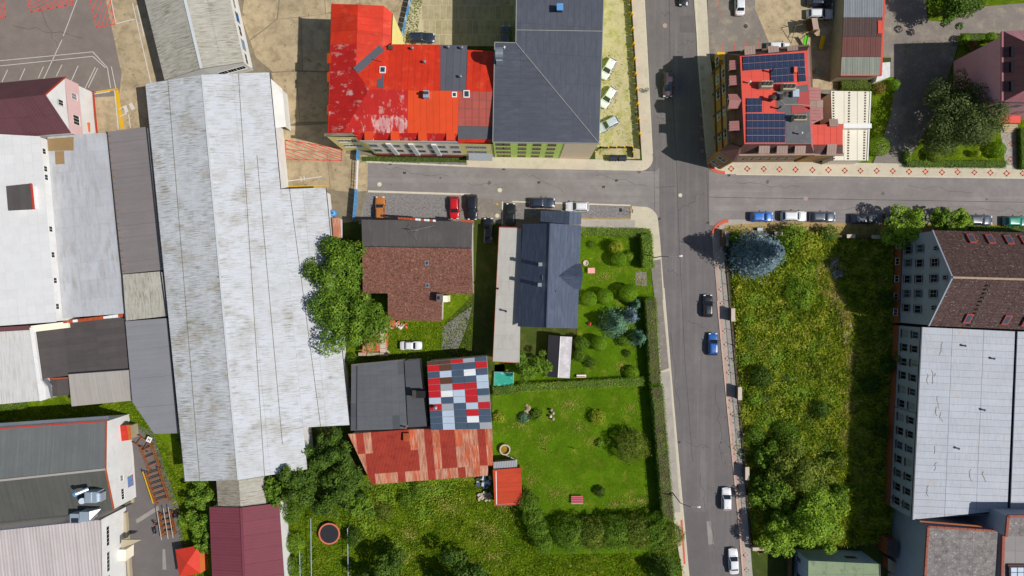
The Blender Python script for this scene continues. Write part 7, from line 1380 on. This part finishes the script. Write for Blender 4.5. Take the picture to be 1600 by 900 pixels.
c = thing('round_swing', 'green round mesh table by the wall of the solar house', 'table', P(1276, 113)); p = P(1276, 113); mb = MB(); mb.lathe((p.x, p.y, .7), [(.01, 0), (.55, 0), (.6, .04), (.01, .05)], 14); mb.build('top', MATS['mossy_green'], c); mb = MB(); mb.tube((p.x, p.y, 0), (p.x, p.y, .7), .06, n=6); mb.build('leg', MATS['iron'], c)
yb = thing('yellow_container', 'yellow container at the corner of the solar house', 'container', P(1124, 89)); pbox(yb, 'body', 1121, 82, 1133, 93, 0, 1.8, MATS['yellow_paint']); pbox(yb, 'lid', 1120.5, 81.5, 1133.5, 93.5, 1.8, 1.9, MATS['yellow_paint'], .0)
# trampoline and poles
tr = thing('trampoline', 'round trampoline with orange rim and black mat', 'trampoline', P(514, 834)); p = P(514.5, 834, .9); M('tramp_orange', 'd8785a', rough=.7, var=.12, scale=1.5); M('tramp_black', '2a2a30', rough=.7, var=.08)
mb = MB(); mb.lathe((p.x, p.y, .9), [(1.95, -.03), (1.95, .04), (1.68, .05), (1.68, -.03)], 28); mb.build('rim_pad', MATS['tramp_orange'], tr); mb = MB(); mb.lathe((p.x, p.y, .88), [(1.72, 0), (.01, -.02)], 28); mb.build('mat', MATS['tramp_black'], tr)
for k in range(6): a = k * math.pi / 3; mb = MB(); mb.tube((p.x + 1.9 * math.cos(a), p.y + 1.9 * math.sin(a), 0), (p.x + 1.9 * math.cos(a), p.y + 1.9 * math.sin(a), .9), .03, n=5); mb.build('leg', MATS['iron'], tr)
for i, (x, y0, y1) in enumerate(((485.5, 811, 905), (543, 826, 905), (468, 862, 905))):
    A, B = P(x, y0, 1.9), P(x + 1, y1, 1.9); bp_ = thing('pole_frame', ['pale blue pole frame left of the trampoline', 'pale blue pole frame right of the trampoline', 'short pale pole frame beside the burgundy roof'][i], 'frame', (A.x, A.y, 0), 'pole frames round the trampoline'); mb = MB(); mb.tube(A, B, .06, n=6); mb.build('rail', MATS['sheet_pale'], bp_)
    for k in range(5): q = A.lerp(B, k / 4); mb = MB(); mb.tube((q.x, q.y, 0), (q.x, q.y, 1.95), .05, n=6); mb.build('post', MATS['sheet_pale'], bp_)
# well ring, bench, pool, rockery
wr_ = thing('well_ring', 'round concrete well ring beside the rusty shed', 'well', P(789, 703)); p = P(789, 703, .8); mb = MB(); mb.lathe((p.x, p.y, 0), [(.98, 0), (.98, .8), (.78, .8), (.78, .2), (.01, .2)], 22); mb.build('ring', MATS['pillar_stone'], wr_); mb = MB(); mb.lathe((p.x, p.y, .3), [(.77, 0), (.01, .02)], 18); mb.build('soil', M('ochre_soil', '9a7a18', var=.3, scale=2), wr_)
rn2 = thing('white_railing', 'short white handrail by the well ring', 'railing', P(800, 715)); 
for a, b in (((790, 711), (807, 719)), ((807, 719), (808, 731))): mb = MB(); mb.tube(P(a[0], a[1], .9), P(b[0], b[1], .9), .05, n=6); mb.build('rail', MATS['white_paint'], rn2)
for x, y in ((790, 711), (807, 719), (808, 731)): q = P(x, y, .9); mb = MB(); mb.tube((q.x, q.y, 0), (q.x, q.y, .9), .05, n=6); mb.build('post', MATS['white_paint'], rn2)
bn = thing('garden_bench', 'red slatted garden bench on the lower lawn', 'bench', P(902, 779)); 
for k in range(4): mb = MB(); a, b = P(892.5, 776 + k * 3, .5), P(911, 776 + k * 3, .5); mb.bar(a, b, .28, .05); mb.build('slat', M('bench_red', 'c8646c', rough=.7, var=.1, orand=.08), bn)
mb = MB(); mb.bar(P(892.5, 786.5, .55), P(911, 786.5, .55), .12, .3); mb.build('backrest', MATS['pillar_stone'], bn)
for x in (894, 909):
    for y in (777, 785): q = P(x, y, .3); mb = MB(); mb.box((q.x, q.y, .24), (.08, .08, .46)); mb.build('leg', MATS['iron'], bn)
po = thing('covered_pool', 'small rectangular pool under a turquoise cover', 'pool', P(787, 592)); M('pool_cover', '3aa890', rough=.3, var=.12, scale=1.2, spots=('a8e0d4', 1.6, .58, .66, .8)); q = [P(x, y, .6) for x, y in ((772, 581), (803, 582), (802, 603.5), (771.5, 602.5))]; mb = MB(); mb.slab(q, .6); mb.build('basin', MATS['sheet_pale'], po); cc = sum(q, Vector()) / 4; mb = MB(); mb.slab([x.lerp(cc, .04) for x in q], .05, lift=.03); mb.build('cover', MATS['pool_cover'], po)
rk = thing('rockery', 'small sandy rockery in the lower lawn', 'rockery', P(823, 645))
for k in range(12):
    q = P(820 + rnd.uniform(0, 7), 633 + k * 2.1); mb = MB(); r_ = rnd.uniform(.25, .5); mb.lathe((q.x, q.y, 0), [(r_, 0), (r_ * .95, r_ * .4), (r_ * .5, r_ * .75), (.01, r_ * .8)], 7); mb.build('stone', MATS['concrete'], rk)
fg = thing('garden_figures', 'pale and reddish garden ornament stones on the lower lawn', 'ornament', P(862, 646))
for k, (x, y, m) in enumerate(((861, 640, 'brick_rose'), (864, 645, 'pillar_stone'), (860, 650, 'white_paint'), (864, 654, 'brick_rose'))): q = P(x, y); mb = MB(); mb.lathe((q.x, q.y, 0), [(.32, 0), (.26, .4), (.2, .7), (.22, .8), (.01, 1.0)], 9); mb.build('stone', MATS[m], fg)
pk2 = thing('pink_table', 'small pink garden table in the upper garden', 'table', P(924, 422)); pbox(pk2, 'top', 918.5, 418.5, 929.5, 427, .65, .72, M('pink_paint', 'f0a8a8', var=.06))
for x in (920, 928):
    for y in (420, 426): q = P(x, y); mb = MB(); mb.box((q.x, q.y, .32), (.07, .07, .66)); mb.build('leg', MATS['wood'], pk2)
tg = thing('planter_ring', 'small oval stone planter by the house wall', 'planter', P(915, 411)); p = P(915, 411); mb = MB(); mb.lathe((p.x, p.y, 0), [(.5, 0), (.5, .35), (.34, .35), (.34, .1), (.01, .1)], 14); mb.build('ring', MATS['pillar_stone'], tg)
bn = thing('white_bench', 'white garden bench against the lower hedge', 'bench', P(909, 588)); pbox(bn, 'seat', 901, 585.5, 916, 589, .42, .48, MATS['white_paint']); pbox(bn, 'backrest', 901, 589, 916, 590.3, .42, .85, MATS['yellow_paint'])
for x in (903, 914): q = P(x, 587); mb = MB(); mb.box((q.x, q.y, .21), (.08, .3, .42)); mb.build('leg', MATS['wood'], bn)
# steel racks and worker in the works lane
M('rack_rust', '9a5a2c', rough=.85, var=.25, scale=2, orand=.12)
def rack(label, cx, cy, L_, W2, ang, levels, n):
    c = P(cx, cy); rt = thing('steel_rack', label, 'rack', (c.x, c.y, .02), 'rusty steel racks along the works lane', R(ang))
    def bar(nm, a, b, w, m='rack_rust'): mb = MB(); mb.bar(a, b, w, w); mb.build(nm, MATS[m], rt, world=False)
    for z in levels:
        for y in (-W2 / 2, W2 / 2): bar('rail', (-L_ / 2, y, z), (L_ / 2, y, z), .12)
        for k in range(n): x = -L_ / 2 + L_ * (k + .5) / n; bar('crossbar', (x, -W2 / 2, z), (x, W2 / 2, z), .12)
    for x in (-L_ / 2, L_ / 2):
        for y in (-W2 / 2, W2 / 2): bar('leg', (x, y, 0), (x, y, levels[-1] + .3), .12)
    return rt, bar
rack('short rusty steel rack at the upper end of the works lane', 225, 692, 3.0, 1.6, -35, (.5,), 2); rack('long rusty steel rack with beams beside the grass, upper one', 238, 712, 4.6, 1.9, -68, (.5, 1.0), 3)
rt, bar = rack('long rusty steel rack with many crossbars, middle one', 250, 758, 6.0, 2.4, -72, (.5, 1.1), 6); bar('pipe', (-3.4, -1.5, 1.2), (2.6, -1.45, 1.2), .16, 'mark_yellow')
rt, bar = rack('rusty steel rack carrying pale pipes beside the worker', 265, 816, 4.0, 2.2, -80, (.5, 1.0), 4)
for y in (-1.2, .0, .9): bar('pipe', (-3.0, y, 1.2), (2.6, y - .1, 1.2), .09, 'pillar_stone')
sg_ = thing('lane_sign', 'white warning sign lying on the first steel rack', 'sign', P(233, 687)); mb = MB(); c = P(233, 687, 1.0); Mx = Matrix.Translation(c) @ Matrix.Rotation(R(-25), 4, 'Z'); mb.box((0, 0, 0), (.9, .95, .04), M4=Mx); mb.build('board', MATS['white_paint'], sg_); mb = MB(); mb.box((-.15, 0, .03), (.1, .5, .02), M4=Mx); mb.box((.15, 0, .03), (.1, .5, .02), M4=Mx); mb.box((0, 0, .03), (.2, .1, .02), M4=Mx); mb.build('symbol', MATS['black_iron'], sg_)
c = P(246.5, 818); wk = thing('person', 'worker in orange vest bending over beside the steel rack', 'person', (c.x, c.y, .015), None, R(75))
M('trousers', '2c2e38', rough=.9, var=.15); M('vest_orange', 'f05a14', rough=.7, var=.06); M('skin_tone', 'c89070', rough=.6, var=.05); M('hair_dark', '2a211c', rough=.8, var=.2)
def skinmesh(name, verts, edges, radii, mat, parent):
    bm_me = bpy.data.meshes.new(name); bm_me.from_pydata(verts, edges, []); o = link(name, bm_me, parent); mod = o.modifiers.new('skin', 'SKIN')
    for i, r_ in enumerate(radii): bm_me.skin_vertices[0].data[i].radius = (r_, r_)
    bm_me.skin_vertices[0].data[0].use_root = True; mod.use_smooth_shade = True; sb_ = o.modifiers.new('sub', 'SUBSURF'); sb_.levels = sb_.render_levels = 2; bm_me.materials.append(mat); return o
BV = [(0, 0, .92), (.12, 0, 1.12), (.26, 0, 1.30), (.34, 0, 1.38), (.42, 0, 1.44), (.50, 0, 1.48),
      (.0, .1, .88), (.06, .12, .48), (-.02, .13, .07), (.14, .14, .04), (0, -.1, .88), (.10, -.13, .48), (.04, -.14, .07), (.20, -.15, .04),
      (.28, .2, 1.32), (.40, .26, 1.06), (.55, .2, .86), (.62, .17, .80), (.28, -.2, 1.32), (.42, -.26, 1.06), (.56, -.2, .88), (.63, -.17, .82)]
BE = [(0, 1), (1, 2), (2, 3), (3, 4), (4, 5), (0, 6), (6, 7), (7, 8), (8, 9), (0, 10), (10, 11), (11, 12), (12, 13), (2, 14), (14, 15), (15, 16), (16, 17), (2, 18), (18, 19), (19, 20), (20, 21)]
BR = [.14, .13, .15, .07, .10, .09, .09, .07, .05, .05, .09, .07, .05, .05, .075, .055, .04, .035, .075, .055, .04, .035]
skinmesh('body', BV, BE, BR, MATS['trousers'], wk)
skinmesh('vest', [(0.02, 0, .98), (.13, 0, 1.13), (.26, 0, 1.29), (.29, .15, 1.31), (.29, -.15, 1.31)], [(0, 1), (1, 2), (2, 3), (2, 4)], [.17, .165, .175, .11, .11], MATS['vest_orange'], wk)
skinmesh('head', [(.40, 0, 1.43), (.47, 0, 1.47), (.52, 0, 1.47)], [(0, 1), (1, 2)], [.09, .115, .10], MATS['skin_tone'], wk); skinmesh('hair', [(.41, 0, 1.50), (.47, 0, 1.55)], [(0, 1)], [.085, .09], MATS['hair_dark'], wk)
wbw = thing('wheelbarrow', 'dark wheelbarrow beside the worker in orange', 'wheelbarrow', P(244, 828), None, R(100)); mb = MB(); t = [Vector(v) for v in ((-.45, -.32, .6), (.45, -.38, .62), (.45, .38, .62), (-.45, .32, .6))]; b4 = [Vector(v) for v in ((-.25, -.2, .3), (.3, -.22, .3), (.3, .22, .3), (-.25, .2, .3))]
for k in range(4): j = (k + 1) % 4; mb.face([b4[k], b4[j], t[j], t[k]])
mb.face(b4); mb.build('tray', MATS['bin_plastic'], wbw, world=False); mb = MB(); mb.tube((.62, -.05, .2), (.62, .05, .2), .2, n=14); mb.build('wheel', MATS['tyre'], wbw, world=False)
for s_ in (-1, 1): mb = MB(); mb.tube((.62, s_ * .08, .2), (-.95, s_ * .3, .62), .025, n=6); mb.build('handle', MATS['steel'], wbw, world=False); mb = MB(); mb.tube((-.3, s_ * .22, .4), (-.35, s_ * .24, 0), .025, n=6); mb.build('leg', MATS['steel'], wbw, world=False)
# bicycle on the pavement
bi = thing('bicycle', 'dark bicycle lying on the pavement by the yellow-posted fence', 'bicycle', P(1006, 138), None, R(5))
bi.location.z = .14; Mx = Matrix.Rotation(R(70), 4, 'X')
def ring3(mb, c, r, w, n=16):
    for k in range(n): a, b = 2 * math.pi * k / n, 2 * math.pi * (k + 1) / n; mb.tube(Mx @ Vector((c[0] + r * math.cos(a), c[1], c[2] + r * math.sin(a))), Mx @ Vector((c[0] + r * math.cos(b), c[1], c[2] + r * math.sin(b))), w, n=5, cap=False)
for x in (-.52, .52):
    mb = MB(); ring3(mb, (x, 0, .33), .33, .03); w = mb.build('wheel', MATS['tyre'], bi, world=False)
    mb = MB()
    for k in range(8): a = k * math.pi / 4; mb.tube(Mx @ Vector((x, 0, .33)), Mx @ Vector((x + .32 * math.cos(a), 0, .33 + .32 * math.sin(a))), .006, n=4)
    mb.build('spokes', MATS['steel'], w, world=False)
mb = MB()
for a, b in (((-.52, 0, .33), (-.08, 0, .3)), ((-.08, 0, .3), (-.2, 0, .82)), ((-.52, 0, .33), (-.18, 0, .75)), ((-.18, 0, .75), (.36, 0, .8)), ((-.08, 0, .3), (.36, 0, .72)), ((.36, 0, .85), (.52, 0, .33))): mb.tube(Mx @ Vector(a), Mx @ Vector(b), .028, n=6)
mb.build('frame', MATS['black_iron'], bi, world=False); mb = MB(); mb.box((-.2, 0, .87), (.26, .14, .06), M4=Mx); mb.build('saddle', MATS['plastic'], bi, world=False); mb = MB(); mb.tube(Mx @ Vector((.36, -.28, .98)), Mx @ Vector((.36, .28, .98)), .022, n=6); mb.tube(Mx @ Vector((.36, 0, .82)), Mx @ Vector((.36, 0, .98)), .022, n=6); mb.build('handlebar', MATS['steel'], bi, world=False)
# brick ruin and rubble behind the brown house
br = thing('brick_ruin', 'roofless brick outbuilding remains under the big tree', 'ruin', P(590, 535)); roof(br, [(565, 552, 2.0), (594, 549, 2.0), (592, 512, 2.0), (572, 515, 2.0)], MATS['rust_bright'], du=None, dv=.9); 
for x0, y0, x1, y1, z1, m in ((594, 512, 602, 551, 1.8, 'pillar_stone'), (601, 518, 605, 542, 1.0, 'brick_red'), (560, 551, 600, 556, 1.2, 'wall_plinth')):
    n = max(2, int(max(x1 - x0, y1 - y0) / 6))
    for k in range(n):
        if x1 - x0 > y1 - y0: pbox(br, 'stone', x0 + (x1 - x0) * k / n, y0, x0 + (x1 - x0) * (k + .93) / n, y1, 0, z1 + rnd.uniform(-.2, .2), MATS[m])
        else: pbox(br, 'stone', x0, y0 + (y1 - y0) * k / n, x1, y0 + (y1 - y0) * (k + .93) / n, 0, z1 + rnd.uniform(-.2, .2), MATS[m])
def heap(name, label, cx, cy, w, h, n, mats, cat, sz=.35, top=.6):
    t = thing(name, label, cat, P(cx, cy))
    for k in range(n):
        q = P(cx + rnd.uniform(-w, w), cy + rnd.uniform(-h, h)); s_ = rnd.uniform(.5, 1.2) * sz; mb = MB(); Mx = Matrix.Translation((q.x, q.y, rnd.uniform(.1, top))) @ Matrix.Rotation(rnd.uniform(0, 3), 4, 'Z') @ Matrix.Rotation(rnd.uniform(-.4, .4), 4, 'X'); mb.box((0, 0, 0), (s_ * 1.6, s_, s_ * .6), M4=Mx); mb.build('block', MATS[rnd.choice(mats)], t)
heap('rubble_heap', 'heap of bricks and white stones below the south wing', 622, 508, 14, 6, 34, ['brick_red', 'pillar_stone', 'white_paint', 'brick_red', 'wall_plinth'], 'rubble'); heap('stone_heap', 'heap of pale stones beside the small red shed', 757, 774, 10, 7, 30, ['pillar_stone', 'wall_plinth', 'concrete'], 'rubble', .4); heap('scrap_heap', 'bluish scrap heap in shade of the rusty shed', 756, 752, 11, 8, 26, ['sheet_pale', 'sheet_blue', 'iron', 'wall_plinth'], 'scrap', .5)
heap('pallet_stack', 'weathered boards stacked in the shade of the wild lot', 1305, 420, 7, 16, 22, ['felt_old', 'timber', 'wall_grey'], 'boards', .8, .3); heap('log_heap', 'bleached branches lying at the meadow shadow edge', 1322, 522, 6, 14, 18, ['timber', 'pillar_stone'], 'branches', .35, .4)
st = thing('stone_trough', 'round stone trough beside the brick ruin', 'trough', P(604, 551)); p = P(604, 551); mb = MB(); mb.lathe((p.x, p.y, 0), [(.55, 0), (.55, .7), (.36, .7), (.36, .2), (.01, .2)], 16); mb.build('ring', MATS['pillar_stone'], st)
lw = thing('lot_wall', 'pale wall closing the wild lot at the lower end', 'wall', P(1220, 858))
for k in range(6): pbox(lw, 'coping', 1176 + k * 10.5, 855.5, 1186 + k * 10.5, 860.5, 0, 1.3, MATS['pillar_stone'])
bd = thing('corrugated_screen', 'dark green fenced pen beside the blue garage', 'fence', P(1205, 880)); 
for a, b in (((1184, 862), (1232, 862)), ((1234, 862), (1233, 905))):
    A, B = P(a[0], a[1], .9), P(b[0], b[1], .9)
    for k in range(8): mb = MB(); mb.bar(A.lerp(B, k / 8), A.lerp(B, (k + .95) / 8), .08, 1.8); mb.build('panel', MATS['wall_trim'], bd)
for x, y, lb in ((853, 702, 'thin dark post on the lower lawn, left one'), (896, 700, 'thin dark post on the lower lawn, right one')):
    q = P(x, y); t = thing('lawn_post', lb, 'post', (q.x, q.y, 0), 'posts on the lower lawn'); mb = MB(); mb.tube((q.x, q.y, 0), (q.x, q.y, 1.2), .07, n=7); mb.build('post_shaft', MATS['rust_iron'], t); mb = MB(); mb.tube((q.x, q.y, 1.2), (q.x, q.y, 1.28), .10, n=7); mb.build('post_cap', MATS['brick_red'], t)
gnm = thing('red_ornament', 'small red garden ornament in the spruce shade', 'ornament', P(921, 506)); p = P(921, 506); mb = MB(); mb.lathe((p.x, p.y, 0), [(.25, 0), (.3, .3), (.2, .6), (.22, .75), (.01, 1.05)], 10); mb.build('figure', M('ornament_red', 'f04a50', var=.05), gnm)
sign = thing('kerb_sign', 'dark blue sign plate on a post at the gravel strip corner', 'sign', P(985, 334)); p = P(985, 332); mb = MB(); mb.tube((p.x, p.y, 0), (p.x, p.y, 2.6), .04, n=6); mb.build('pole', MATS['steel'], sign); mb = MB(); mb.box((p.x, p.y, 2.3), (.05, .7, .6)); mb.build('plate', MATS['sheet_blue'], sign)
print('objects', len(bpy.data.objects))
